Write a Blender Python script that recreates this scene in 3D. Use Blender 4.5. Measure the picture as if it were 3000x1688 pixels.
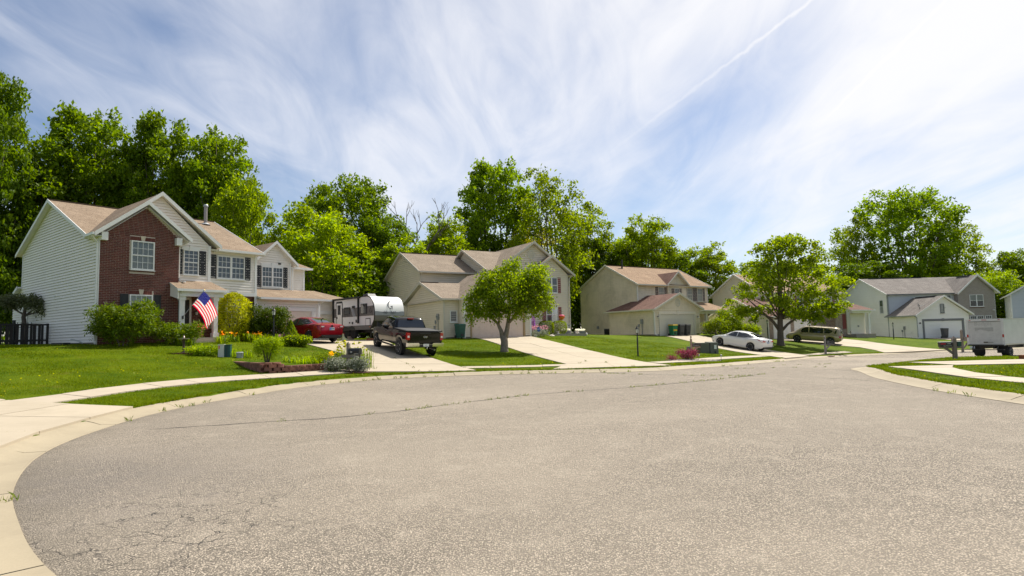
import bpy, bmesh, math, random
import numpy as np
from math import sin, cos, radians, pi, sqrt, atan2, hypot, log, exp
from mathutils import Vector, Matrix

for o in list(bpy.data.objects):
    bpy.data.objects.remove(o)
scene = bpy.context.scene
COL = scene.collection
RND = random.Random(7)
NPR = np.random.default_rng(11)

# ------------------------------------------------------------------ camera
cam_d = bpy.data.cameras.new("camera")
cam_d.sensor_width = 36.0
cam_d.lens = 21.0
cam_d.clip_end = 2000.0
cam = bpy.data.objects.new("camera", cam_d)
COL.objects.link(cam)
PITCH, ROLL = radians(4.44), radians(1.3)
_f = Vector((0, cos(PITCH), sin(PITCH))); _u0 = Vector((0, -sin(PITCH), cos(PITCH))); _r0 = Vector((1, 0, 0))
_u = _u0 * cos(ROLL) + _r0 * sin(ROLL); _r = _r0 * cos(ROLL) - _u0 * sin(ROLL)
cam.matrix_world = Matrix(((_r.x, _u.x, -_f.x, 0), (_r.y, _u.y, -_f.y, 0), (_r.z, _u.z, -_f.z, 1.65), (0, 0, 0, 1)))
scene.camera = cam

# ------------------------------------------------------------------ sky, sun, exposure
SUN_AZ, SUN_EL = radians(42.0), radians(54.0)      # azimuth from +Y towards +X
SUN_DIR = Vector((sin(SUN_AZ) * cos(SUN_EL), cos(SUN_AZ) * cos(SUN_EL), sin(SUN_EL)))
world = bpy.data.worlds.new("World"); scene.world = world; world.use_nodes = True
def build_world():
    nt = world.node_tree; N = nt.nodes; L = nt.links; N.clear()
    out = N.new("ShaderNodeOutputWorld"); bg = N.new("ShaderNodeBackground")
    bg.inputs["Strength"].default_value = 0.15
    sky = N.new("ShaderNodeTexSky"); sky.sky_type = 'NISHITA'; sky.sun_disc = False
    sky.sun_elevation = SUN_EL; sky.sun_rotation = SUN_AZ
    sky.air_density = 1.0; sky.dust_density = 0.6; sky.ozone_density = 1.6
    tc = N.new("ShaderNodeTexCoord")
    sep = N.new("ShaderNodeSeparateXYZ"); L.new(tc.outputs["Generated"], sep.inputs[0])
    def math_(op, a, b=None, clamp=False):
        n = N.new("ShaderNodeMath"); n.operation = op; n.use_clamp = clamp
        for i, v in enumerate((a, b)):
            if v is None: continue
            if isinstance(v, (int, float)): n.inputs[i].default_value = v
            else: L.new(v, n.inputs[i])
        return n.outputs[0]
    zc = math_('ADD', math_('MAXIMUM', sep.outputs[2], 0.0), 0.16)
    cx = math_('DIVIDE', sep.outputs[0], zc); cy = math_('DIVIDE', sep.outputs[1], zc)
    comb = N.new("ShaderNodeCombineXYZ"); L.new(cx, comb.inputs[0]); L.new(cy, comb.inputs[1])
    def noise(scale, rot, stretch, detail, dist, off):
        m = N.new("ShaderNodeMapping"); m.vector_type = 'TEXTURE'; L.new(comb.outputs[0], m.inputs[0])
        m.inputs["Rotation"].default_value = (0, 0, rot); m.inputs["Scale"].default_value = stretch
        m.inputs["Location"].default_value = off
        n = N.new("ShaderNodeTexNoise"); n.inputs["Scale"].default_value = scale
        n.inputs["Detail"].default_value = detail; n.inputs["Roughness"].default_value = 0.56
        n.inputs["Distortion"].default_value = dist
        L.new(m.outputs[0], n.inputs["Vector"]); return n.outputs["Fac"]
    def ramp(v, lo, hi):
        n = N.new("ShaderNodeMapRange"); n.interpolation_type = 'SMOOTHSTEP'
        L.new(v, n.inputs[0]); n.inputs[1].default_value = lo; n.inputs[2].default_value = hi
        return n.outputs[0]
    big = noise(0.45, radians(95), (1.5, 0.8, 1), 4, 0.5, (4.8, 2.4, 0))
    streak = noise(1.0, radians(97), (2.0, 0.66, 1), 9, 1.0, (1.3, 4.1, 0))
    fine = noise(2.0, radians(84), (1.5, 0.6, 1), 10, 2.0, (7.7, 2.4, 0))
    nrm = N.new("ShaderNodeVectorMath"); nrm.operation = 'NORMALIZE'; L.new(tc.outputs["Generated"], nrm.inputs[0])
    dt = N.new("ShaderNodeVectorMath"); dt.operation = 'DOT_PRODUCT'; L.new(nrm.outputs[0], dt.inputs[0]); dt.inputs[1].default_value = SUN_DIR
    sunness = math_('POWER', math_('MAXIMUM', dt.outputs["Value"], 0.0), 3.0)
    dens = math_('ADD', math_('MULTIPLY', big, 1.0), math_('MULTIPLY', streak, 0.42))
    dens = math_('ADD', dens, math_('MULTIPLY', fine, 0.25))
    dens = math_('ADD', dens, math_('MULTIPLY', sunness, 0.46))       # forward scattering makes thin cirrus near the sun read denser
    cl = ramp(dens, 0.76, 1.22)
    cl = math_('MULTIPLY', cl, 0.95)
    # contrails: thin bands along great circles
    def contrail(az1, el1, az2, el2, w, d0, d1, seed):
        a = Vector((sin(radians(az1)) * cos(radians(el1)), cos(radians(az1)) * cos(radians(el1)), sin(radians(el1))))
        b = Vector((sin(radians(az2)) * cos(radians(el2)), cos(radians(az2)) * cos(radians(el2)), sin(radians(el2))))
        nn = a.cross(b).normalized(); tt = nn.cross(a).normalized(); span = a.angle(b)
        d = N.new("ShaderNodeVectorMath"); d.operation = 'DOT_PRODUCT'; L.new(nrm.outputs[0], d.inputs[0]); d.inputs[1].default_value = nn
        nz = N.new("ShaderNodeTexNoise"); nz.inputs["Scale"].default_value = 60; nz.inputs["Detail"].default_value = 4
        L.new(nrm.outputs[0], nz.inputs["Vector"])
        wob = math_('MULTIPLY', math_('SUBTRACT', nz.outputs["Fac"], 0.5), w * 2.2)
        dist = math_('ABSOLUTE', math_('ADD', d.outputs["Value"], wob))
        band = N.new("ShaderNodeMapRange"); band.interpolation_type = 'SMOOTHSTEP'
        L.new(dist, band.inputs[0]); band.inputs[1].default_value = w; band.inputs[2].default_value = 0.0
        t = N.new("ShaderNodeVectorMath"); t.operation = 'DOT_PRODUCT'; L.new(nrm.outputs[0], t.inputs[0]); t.inputs[1].default_value = tt
        e1 = ramp(t.outputs["Value"], -.02, sin(span) * .95)
        e2 = N.new("ShaderNodeMapRange"); L.new(t.outputs["Value"], e2.inputs[0])
        e2.inputs[1].default_value = sin(span); e2.inputs[2].default_value = sin(span) + 0.15; e2.inputs[3].default_value = 1; e2.inputs[4].default_value = 0
        return math_('MULTIPLY', math_('MULTIPLY', band.outputs[0], math_('MULTIPLY', e1, e2.outputs[0])), d0)
    c1 = contrail(6.5, 14.7, 28.1, 26.65, 0.0042, 0.6, 0, 1)
    c2 = contrail(28.2, 17.1, 33.6, 21.3, 0.003, 0.4, 0, 2)
    cl = math_('MAXIMUM', cl, math_('ADD', cl, math_('MULTIPLY', math_('ADD', c1, c2), 0.4)), True)
    ccol = N.new("ShaderNodeMix"); ccol.data_type = 'RGBA'
    L.new(math_('MULTIPLY', sunness, 1.15, True), ccol.inputs[0])
    ccol.inputs[6].default_value = (2.95, 2.98, 3.15, 1); ccol.inputs[7].default_value = (3.15, 3.12, 3.12, 1)
    mix = N.new("ShaderNodeMix"); mix.data_type = 'RGBA'
    skd = N.new('ShaderNodeVectorMath'); skd.operation = 'MULTIPLY'; skd.inputs[1].default_value = (.36, .352, .36); L.new(sky.outputs[0], skd.inputs[0])
    L.new(cl, mix.inputs[0]); L.new(skd.outputs[0], mix.inputs[6]); L.new(ccol.outputs[2], mix.inputs[7])
    L.new(mix.outputs[2], bg.inputs["Color"]); L.new(bg.outputs[0], out.inputs["Surface"])
build_world()
sun_d = bpy.data.lights.new("sun", 'SUN'); sun_d.energy = 3.1; sun_d.angle = radians(0.6); sun_d.color = (1.0, 0.945, 0.86)
sun = bpy.data.objects.new("sun", sun_d); COL.objects.link(sun)
sun.rotation_euler = (-SUN_DIR).to_track_quat('-Z', 'Y').to_euler()
sun.location = (30, 30, 60)
vs = scene.view_settings
vs.view_transform = 'Standard'; vs.look = 'None'; vs.gamma = 1.0; vs.use_curve_mapping = False
vs.exposure = 1.14
scene.render.engine = 'CYCLES'
scene.cycles.max_bounces = 6
scene.cycles.transparent_max_bounces = 8

# ------------------------------------------------------------------ materials
MATS = {}
def _nodes(name):
    m = bpy.data.materials.new(name); m.use_nodes = True
    nt = m.node_tree; return m, nt, nt.nodes["Principled BSDF"]
def mat(name, col, rough=0.7, metal=0.0, var=0.0, vscale=8.0, bump=0.0, bscale=40.0, spec=None, coat=0.0, isl=0.0, coord="Object", emit=0.0):
    """plain procedural material: colour with noise variation and fine bump"""
    if name in MATS: return MATS[name]
    m, nt, b = _nodes(name); N, L = nt.nodes, nt.links
    b.inputs["Base Color"].default_value = (*col, 1); b.inputs["Roughness"].default_value = rough; b.inputs["Metallic"].default_value = metal
    if spec is not None: b.inputs["Specular IOR Level"].default_value = spec
    if coat: b.inputs["Coat Weight"].default_value = coat; b.inputs["Coat Roughness"].default_value = 0.04
    tc = N.new("ShaderNodeTexCoord")
    last = None
    if var:
        n = N.new("ShaderNodeTexNoise"); n.inputs["Scale"].default_value = vscale; n.inputs["Detail"].default_value = 6; n.inputs["Roughness"].default_value = 0.65
        L.new(tc.outputs[coord], n.inputs["Vector"])
        mr = N.new("ShaderNodeMapRange"); L.new(n.outputs["Fac"], mr.inputs[0]); mr.inputs[1].default_value = 0.25; mr.inputs[2].default_value = 0.75
        mr.inputs[3].default_value = 1 - var; mr.inputs[4].default_value = 1 + var
        last = mr.outputs[0]
    if isl:
        g = N.new("ShaderNodeNewGeometry"); oi = N.new("ShaderNodeObjectInfo")
        ad = N.new("ShaderNodeMath"); ad.operation = 'ADD'; L.new(g.outputs["Random Per Island"], ad.inputs[0]); L.new(oi.outputs["Random"], ad.inputs[1])
        fr = N.new("ShaderNodeMath"); fr.operation = 'FRACT'; L.new(ad.outputs[0], fr.inputs[0])
        mr = N.new("ShaderNodeMapRange"); L.new(fr.outputs[0], mr.inputs[0]); mr.inputs[3].default_value = 1 - isl; mr.inputs[4].default_value = 1 + isl
        if last is None: last = mr.outputs[0]
        else:
            mm = N.new("ShaderNodeMath"); mm.operation = 'MULTIPLY'; L.new(last, mm.inputs[0]); L.new(mr.outputs[0], mm.inputs[1]); last = mm.outputs[0]
    if last is not None:
        mx = N.new("ShaderNodeVectorMath"); mx.operation = 'SCALE'; mx.inputs[0].default_value = col; L.new(last, mx.inputs["Scale"])
        L.new(mx.outputs[0], b.inputs["Base Color"])
    if bump:
        n = N.new("ShaderNodeTexNoise"); n.inputs["Scale"].default_value = bscale; n.inputs["Detail"].default_value = 5
        L.new(tc.outputs[coord], n.inputs["Vector"])
        bp = N.new("ShaderNodeBump"); bp.inputs["Strength"].default_value = bump; bp.inputs["Distance"].default_value = 0.02
        L.new(n.outputs["Fac"], bp.inputs["Height"]); L.new(bp.outputs[0], b.inputs["Normal"])
    MATS[name] = m
    return m
def leaf_mat(name, c1, c2, trans=0.45, rough=0.5):
    if name in MATS: return MATS[name]
    m, nt, b = _nodes(name); N, L = nt.nodes, nt.links
    g = N.new("ShaderNodeNewGeometry"); oi = N.new("ShaderNodeObjectInfo")
    mx = N.new("ShaderNodeMix"); mx.data_type = 'RGBA'
    L.new(g.outputs["Random Per Island"], mx.inputs[0]); mx.inputs[6].default_value = (*c1, 1); mx.inputs[7].default_value = (*c2, 1)
    tc = N.new("ShaderNodeTexCoord"); n = N.new("ShaderNodeTexNoise"); n.inputs["Scale"].default_value = 0.55; n.inputs["Detail"].default_value = 3
    L.new(tc.outputs["Object"], n.inputs["Vector"])
    mr = N.new("ShaderNodeMapRange"); L.new(n.outputs["Fac"], mr.inputs[0]); mr.inputs[1].default_value = .3; mr.inputs[2].default_value = .7; mr.inputs[3].default_value = .72; mr.inputs[4].default_value = 1.25
    mo = N.new("ShaderNodeMapRange"); L.new(oi.outputs["Random"], mo.inputs[0]); mo.inputs[3].default_value = 1.02; mo.inputs[4].default_value = 1.38
    mm = N.new("ShaderNodeMath"); mm.operation = 'MULTIPLY'; L.new(mr.outputs[0], mm.inputs[0]); L.new(mo.outputs[0], mm.inputs[1])
    sc = N.new("ShaderNodeVectorMath"); sc.operation = 'SCALE'; L.new(mx.outputs[2], sc.inputs[0]); L.new(mm.outputs[0], sc.inputs["Scale"])
    L.new(sc.outputs[0], b.inputs["Base Color"]); b.inputs["Roughness"].default_value = rough; b.inputs["Specular IOR Level"].default_value = 0.16
    tr = N.new("ShaderNodeBsdfTranslucent")
    hs = N.new("ShaderNodeHueSaturation"); hs.inputs["Hue"].default_value = 0.492; hs.inputs["Saturation"].default_value = 1.1; hs.inputs["Value"].default_value = 2.3
    L.new(sc.outputs[0], hs.inputs["Color"]); L.new(hs.outputs[0], tr.inputs["Color"])
    ms = N.new("ShaderNodeMixShader"); ms.inputs[0].default_value = trans
    L.new(b.outputs[0], ms.inputs[1]); L.new(tr.outputs[0], ms.inputs[2])
    L.new(ms.outputs[0], N["Material Output"].inputs["Surface"])
    MATS[name] = m; return m
def mixrgb(nt, fac, a, b, mode='MIX'):
    n = nt.nodes.new("ShaderNodeMix"); n.data_type = 'RGBA'; n.blend_type = mode
    for i, v in ((0, fac), (6, a), (7, b)):
        if isinstance(v, (int, float)): n.inputs[i].default_value = v
        elif isinstance(v, tuple): n.inputs[i].default_value = (*v, 1)
        else: nt.links.new(v, n.inputs[i])
    return n.outputs[2]
def noise_n(nt, vec, scale, detail=5, rough=.6, dist=0.):
    n = nt.nodes.new("ShaderNodeTexNoise"); n.inputs["Scale"].default_value = scale; n.inputs["Detail"].default_value = detail
    n.inputs["Roughness"].default_value = rough; n.inputs["Distortion"].default_value = dist
    nt.links.new(vec, n.inputs["Vector"]); return n.outputs["Fac"]
def rng(nt, v, a, b, c=0., d=1.):
    n = nt.nodes.new("ShaderNodeMapRange"); nt.links.new(v, n.inputs[0])
    for i, x in enumerate((a, b, c, d)): n.inputs[1 + i].default_value = x
    return n.outputs[0]
def bump_n(nt, h, strength, dist, b):
    n = nt.nodes.new("ShaderNodeBump"); n.inputs["Strength"].default_value = strength; n.inputs["Distance"].default_value = dist
    nt.links.new(h, n.inputs["Height"]); nt.links.new(n.outputs[0], b.inputs["Normal"])
def asphalt_mat():
    m, nt, b = _nodes("aged_asphalt"); N, L = nt.nodes, nt.links
    tc = N.new("ShaderNodeTexCoord"); V = tc.outputs["Object"]
    vo = N.new("ShaderNodeTexVoronoi"); vo.inputs["Scale"].default_value = 68; L.new(V, vo.inputs["Vector"])
    sp = N.new("ShaderNodeSeparateColor"); L.new(vo.outputs["Color"], sp.inputs[0])
    stones = mixrgb(nt, rng(nt, sp.outputs[0], 0.1, 0.95), (0.17, 0.145, 0.112), (0.70, 0.59, 0.455))
    dark = rng(nt, vo.outputs["Distance"], 0.42, 0.62)
    c = mixrgb(nt, dark, stones, (0.10, 0.086, 0.068))
    grit = noise_n(nt, V, 24, 8, .8)
    c = mixrgb(nt, rng(nt, grit, .40, .62), mixrgb(nt, 0.55, c, (.21, .18, .14)), c)
    big = noise_n(nt, V, .22, 5, .6, .6)
    c = mixrgb(nt, rng(nt, big, .38, .66, .0, .55), c, (0.27, 0.232, 0.18))
    med = noise_n(nt, V, 1.6, 5, .7)
    lane = noise_n(nt, V, .07, 3, .5, 1.2); c = mixrgb(nt, rng(nt, lane, .42, .62, 0, .32), c, (.46, .39, .30))
    spot = noise_n(nt, V, 1.3, 2, .5); c = mixrgb(nt, rng(nt, spot, .70, .78, 0, .5), c, (.13, .115, .10))
    c = mixrgb(nt, rng(nt, med, .5, .8, 0, .35), c, (0.50, 0.43, 0.335))
    # darker worn rim and alligator cracking by the near left kerb
    sx = N.new("ShaderNodeSeparateXYZ"); L.new(V, sx.inputs[0])
    def dist_to(x, y, r0, r1):
        vm = N.new("ShaderNodeVectorMath"); vm.operation = 'DISTANCE'; L.new(V, vm.inputs[0]); vm.inputs[1].default_value = (x, y, 0)
        return rng(nt, vm.outputs["Value"], r0, r1, 1, 0)
    rim = dist_to(-5.4, 7.3, 0.4, 3.4)
    ad = N.new("ShaderNodeMath"); ad.operation = 'MULTIPLY'; L.new(rim, ad.inputs[0]); L.new(rng(nt, med, .3, .6, .35, 1), ad.inputs[1])
    c = mixrgb(nt, rng(nt, ad.outputs[0], 0, 1, 0, .55), c, (.13, .115, .105))
    v2 = N.new("ShaderNodeTexVoronoi"); v2.feature = 'DISTANCE_TO_EDGE'; v2.inputs["Scale"].default_value = 3.6
    wv = N.new("ShaderNodeVectorMath"); wv.operation = 'ADD'
    nz = N.new("ShaderNodeTexNoise"); nz.inputs["Scale"].default_value = 3.5; nz.inputs["Detail"].default_value = 5; L.new(V, nz.inputs["Vector"])
    sc = N.new("ShaderNodeVectorMath"); sc.operation = 'SCALE'; sc.inputs["Scale"].default_value = .45; L.new(nz.outputs["Color"], sc.inputs[0])
    L.new(V, wv.inputs[0]); L.new(sc.outputs[0], wv.inputs[1]); L.new(wv.outputs[0], v2.inputs["Vector"])
    crk = rng(nt, v2.outputs["Distance"], 0.006, 0.03, 1, 0)
    mk0 = dist_to(-3.2, 5.3, 0.6, 2.3); mkm = N.new("ShaderNodeMath"); mkm.operation = "MULTIPLY"; L.new(mk0, mkm.inputs[0]); L.new(rng(nt, noise_n(nt, V, 2.1, 4, .6), .38, .56), mkm.inputs[1]); mk = mkm.outputs[0]
    cm = N.new("ShaderNodeMath"); cm.operation = 'MULTIPLY'; L.new(crk, cm.inputs[0]); L.new(mk, cm.inputs[1])
    c = mixrgb(nt, cm.outputs[0], c, (.045, .04, .038))
    at_ = N.new("ShaderNodeAttribute"); at_.attribute_name = "kerb_distance"
    gd = N.new("ShaderNodeMath"); gd.operation = 'MULTIPLY'; L.new(rng(nt, at_.outputs["Fac"], -.75, -.02, 0, 1), gd.inputs[0]); L.new(rng(nt, noise_n(nt, V, 1.7, 5, .7), .35, .65, .1, 1), gd.inputs[1])
    c = mixrgb(nt, rng(nt, gd.outputs[0], 0, 1, 0, .6), c, (.17, .145, .105))
    L.new(c, b.inputs["Base Color"]); b.inputs["Roughness"].default_value = .88; b.inputs["Specular IOR Level"].default_value = .3
    hh = N.new("ShaderNodeMath"); hh.operation = 'SUBTRACT'; L.new(sp.outputs[1], hh.inputs[0]); L.new(dark, hh.inputs[1])
    h2 = N.new("ShaderNodeMath"); h2.operation = 'SUBTRACT'; L.new(hh.outputs[0], h2.inputs[0]); L.new(cm.outputs[0], h2.inputs[1])
    bump_n(nt, h2.outputs[0], .8, .008, b)
    return m
def concrete_mat(name, col, stain=(.30, .25, .17)):
    m, nt, b = _nodes(name); N, L = nt.nodes, nt.links
    tc = N.new("ShaderNodeTexCoord"); V = tc.outputs["Object"]
    oi = N.new("ShaderNodeObjectInfo")
    c = mixrgb(nt, rng(nt, oi.outputs["Random"], 0, 1, 0, .35), col, tuple(k * .82 for k in col))
    n1 = noise_n(nt, V, .9, 6, .65, .4); c = mixrgb(nt, rng(nt, n1, .45, .75, 0, .55), c, stain)
    n2 = noise_n(nt, V, 60, 4, .8); c = mixrgb(nt, rng(nt, n2, .35, .7, .28, 0), c, tuple(k * .55 for k in col))
    n3 = noise_n(nt, V, 5, 5, .7); c = mixrgb(nt, rng(nt, n3, .55, .8, 0, .3), c, tuple(min(1, k * 1.2) for k in col))
    L.new(c, b.inputs["Base Color"]); b.inputs["Roughness"].default_value = .85
    bump_n(nt, n2, .25, .004, b)
    return m
def grass_mat(name="lawn", blade=False):
    m, nt, b = _nodes(name); N, L = nt.nodes, nt.links
    tc = N.new("ShaderNodeTexCoord"); V = tc.outputs["Object"]
    n1 = noise_n(nt, V, .42, 6, .7, .5); n2 = noise_n(nt, V, 2.6, 6, .75); n3 = noise_n(nt, V, 28, 4, .8)
    c = mixrgb(nt, rng(nt, n1, .38, .62), (.068, .122, .001), (.145, .20, .002))
    c = mixrgb(nt, rng(nt, n2, .5, .8, 0, .6), c, (.18, .19, .004))
    if not blade:
        c = mixrgb(nt, rng(nt, n3, .4, .75, .5, 0), c, (.028, .052, .001))
        n4 = noise_n(nt, V, 1.1, 4, .6); c = mixrgb(nt, rng(nt, n4, .56, .74, 0, .55), c, (.16, .135, .02))
    else:
        g = N.new("ShaderNodeNewGeometry"); c = mixrgb(nt, rng(nt, g.outputs["Random Per Island"], 0, 1, 0, .5), c, (.18, .20, .004))
    L.new(c, b.inputs["Base Color"]); b.inputs["Roughness"].default_value = .8; b.inputs["Specular IOR Level"].default_value = .05
    if blade:
        tr = N.new("ShaderNodeBsdfTranslucent"); sc = N.new("ShaderNodeVectorMath"); sc.operation = 'SCALE'; sc.inputs["Scale"].default_value = 1.6
        L.new(c, sc.inputs[0]); L.new(sc.outputs[0], tr.inputs["Color"])
        ms = N.new("ShaderNodeMixShader"); ms.inputs[0].default_value = .4; L.new(b.outputs[0], ms.inputs[1]); L.new(tr.outputs[0], ms.inputs[2])
        L.new(ms.outputs[0], N["Material Output"].inputs["Surface"])
    else:
        bump_n(nt, n3, .9, .05, b)
    return m
def shingle_mat(name, c1, c2, streak=0.25):
    """asphalt shingles: uses UV in metres (u along the eave, v up the slope)"""
    m, nt, b = _nodes(name); N, L = nt.nodes, nt.links
    tc = N.new("ShaderNodeTexCoord"); V = tc.outputs["UV"]
    br = N.new("ShaderNodeTexBrick"); L.new(V, br.inputs["Vector"])
    br.inputs["Scale"].default_value = 1; br.inputs["Brick Width"].default_value = .26; br.inputs["Row Height"].default_value = .145
    br.inputs["Mortar Size"].default_value = .008; br.inputs["Mortar Smooth"].default_value = .2
    br.inputs["Color1"].default_value = (*c1, 1); br.inputs["Color2"].default_value = (*c2, 1); br.inputs["Mortar"].default_value = (*[k * .35 for k in c1], 1)
    br.offset = .37; br.squash = 1.4; br.squash_frequency = 3
    n1 = noise_n(nt, V, 90, 3, .8); c = mixrgb(nt, rng(nt, n1, .3, .7, .45, 0), br.outputs["Color"], tuple(k * .45 for k in c1))
    mp = N.new("ShaderNodeMapping"); mp.inputs["Scale"].default_value = (1.2, .25, 1); L.new(V, mp.inputs[0])
    n2 = noise_n(nt, mp.outputs[0], 1.0, 5, .65, .5); c = mixrgb(nt, rng(nt, n2, .45, .8, 0, streak), c, tuple(k * .42 for k in c1))
    n3 = noise_n(nt, V, .6, 3, .5); c = mixrgb(nt, rng(nt, n3, .5, .8, 0, .4), c, tuple(min(1, k * 1.3) for k in c2))
    L.new(c, b.inputs["Base Color"]); b.inputs["Roughness"].default_value = .92; b.inputs["Specular IOR Level"].default_value = .2
    w = N.new("ShaderNodeSeparateXYZ"); L.new(V, w.inputs[0])
    fr = N.new("ShaderNodeMath"); fr.operation = 'MODULO'; L.new(w.outputs[1], fr.inputs[0]); fr.inputs[1].default_value = .145
    h = N.new("ShaderNodeMath"); h.operation = 'MULTIPLY_ADD'; L.new(fr.outputs[0], h.inputs[0]); h.inputs[1].default_value = -3.0; L.new(br.outputs["Fac"], h.inputs[2])
    bump_n(nt, h.outputs[0], .6, -.012, b)
    return m
def siding_mat(name, col, dirt=.12, dcol=(.32, .30, .22)):
    m, nt, b = _nodes(name); N, L = nt.nodes, nt.links
    tc = N.new("ShaderNodeTexCoord"); V = tc.outputs["Object"]
    oi = N.new("ShaderNodeObjectInfo"); g = N.new("ShaderNodeNewGeometry")
    ad = N.new("ShaderNodeMath"); ad.operation = 'ADD'; L.new(oi.outputs["Random"], ad.inputs[0]); L.new(g.outputs["Random Per Island"], ad.inputs[1])
    fr = N.new("ShaderNodeMath"); fr.operation = 'FRACT'; L.new(ad.outputs[0], fr.inputs[0])
    c = mixrgb(nt, rng(nt, fr.outputs[0], 0, 1, 0, .10), col, tuple(k * .7 for k in col))
    n1 = noise_n(nt, V, .5, 6, .7, .5); c = mixrgb(nt, rng(nt, n1, .45, .8, 0, dirt * 2.5), c, dcol)
    mp = N.new("ShaderNodeMapping"); mp.inputs["Scale"].default_value = (3, 3, .25); L.new(V, mp.inputs[0])
    n2 = noise_n(nt, mp.outputs[0], 2.0, 5, .7); c = mixrgb(nt, rng(nt, n2, .5, .85, 0, dirt * 1.6), c, dcol)
    L.new(c, b.inputs["Base Color"]); b.inputs["Roughness"].default_value = .55; b.inputs["Specular IOR Level"].default_value = .35
    mp2 = N.new("ShaderNodeMapping"); mp2.inputs["Scale"].default_value = (1, 1, 14); L.new(V, mp2.inputs[0])
    n3 = noise_n(nt, mp2.outputs[0], 5, 4, .6); bump_n(nt, n3, .08, .01, b)
    return m
def brick_mat(name, col, col2):
    m, nt, b = _nodes(name); N, L = nt.nodes, nt.links
    tc = N.new("ShaderNodeTexCoord"); V = tc.outputs["Object"]
    oi = N.new("ShaderNodeObjectInfo"); g = N.new("ShaderNodeNewGeometry")
    ad = N.new("ShaderNodeMath"); ad.operation = 'ADD'; L.new(oi.outputs["Random"], ad.inputs[0]); L.new(g.outputs["Random Per Island"], ad.inputs[1])
    fr = N.new("ShaderNodeMath"); fr.operation = 'FRACT'; L.new(ad.outputs[0], fr.inputs[0])
    c = mixrgb(nt, fr.outputs[0], col, col2)
    n1 = noise_n(nt, V, 30, 5, .7); c = mixrgb(nt, rng(nt, n1, .4, .75, 0, .4), c, tuple(k * .6 for k in col))
    n2 = noise_n(nt, V, .8, 5, .7); c = mixrgb(nt, rng(nt, n2, .62, .8, 0, .3), c, (.4, .35, .31))
    L.new(c, b.inputs["Base Color"]); b.inputs["Roughness"].default_value = .85
    bump_n(nt, n1, .4, .008, b)
    return m
def far_brick_mat(name, c1, c2, mortar):
    """brick seen from too far away to tell single bricks apart"""
    m, nt, b = _nodes(name); N, L = nt.nodes, nt.links
    tc = N.new("ShaderNodeTexCoord"); sx = N.new("ShaderNodeSeparateXYZ"); L.new(tc.outputs["Object"], sx.inputs[0])
    s = N.new("ShaderNodeMath"); s.operation = 'ADD'; L.new(sx.outputs[0], s.inputs[0]); L.new(sx.outputs[1], s.inputs[1])
    cb = N.new("ShaderNodeCombineXYZ"); L.new(s.outputs[0], cb.inputs[0]); L.new(sx.outputs[2], cb.inputs[1])
    br = N.new("ShaderNodeTexBrick"); L.new(cb.outputs[0], br.inputs["Vector"]); br.inputs["Scale"].default_value = 1
    br.inputs["Brick Width"].default_value = .24; br.inputs["Row Height"].default_value = .085; br.inputs["Mortar Size"].default_value = .008
    br.inputs["Color1"].default_value = (*c1, 1); br.inputs["Color2"].default_value = (*c2, 1); br.inputs["Mortar"].default_value = (*mortar, 1)
    n = noise_n(nt, tc.outputs["Object"], 2.2, 5, .7); c = mixrgb(nt, rng(nt, n, .4, .8, 0, .4), br.outputs["Color"], tuple(k * .7 for k in c1))
    L.new(c, b.inputs["Base Color"]); b.inputs["Roughness"].default_value = .85
    bump_n(nt, br.outputs["Fac"], .5, -.008, b)
    return m
def glass_mat(name, tint, alpha):
    """window pane: glossy with a see-through share"""
    m, nt, b = _nodes(name); N, L = nt.nodes, nt.links
    b.inputs["Base Color"].default_value = (*tint, 1); b.inputs["Roughness"].default_value = .04; b.inputs["Specular IOR Level"].default_value = .4
    tr = N.new("ShaderNodeBsdfTransparent"); tr.inputs[0].default_value = (.75, .8, .82, 1)
    gl = N.new("ShaderNodeBsdfGlossy"); gl.inputs["Roughness"].default_value = .03; gl.inputs["Color"].default_value = (.9, .93, .95, 1)
    lw = N.new("ShaderNodeLayerWeight"); lw.inputs[0].default_value = .42
    base = N.new("ShaderNodeMixShader"); base.inputs[0].default_value = alpha; L.new(b.outputs[0], base.inputs[1]); L.new(tr.outputs[0], base.inputs[2])
    fin = N.new("ShaderNodeMixShader"); L.new(rng(nt, lw.outputs["Fresnel"], .1, 1, .05, .7), fin.inputs[0]); L.new(base.outputs[0], fin.inputs[1]); L.new(gl.outputs[0], fin.inputs[2])
    L.new(fin.outputs[0], N["Material Output"].inputs["Surface"])
    return m
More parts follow.
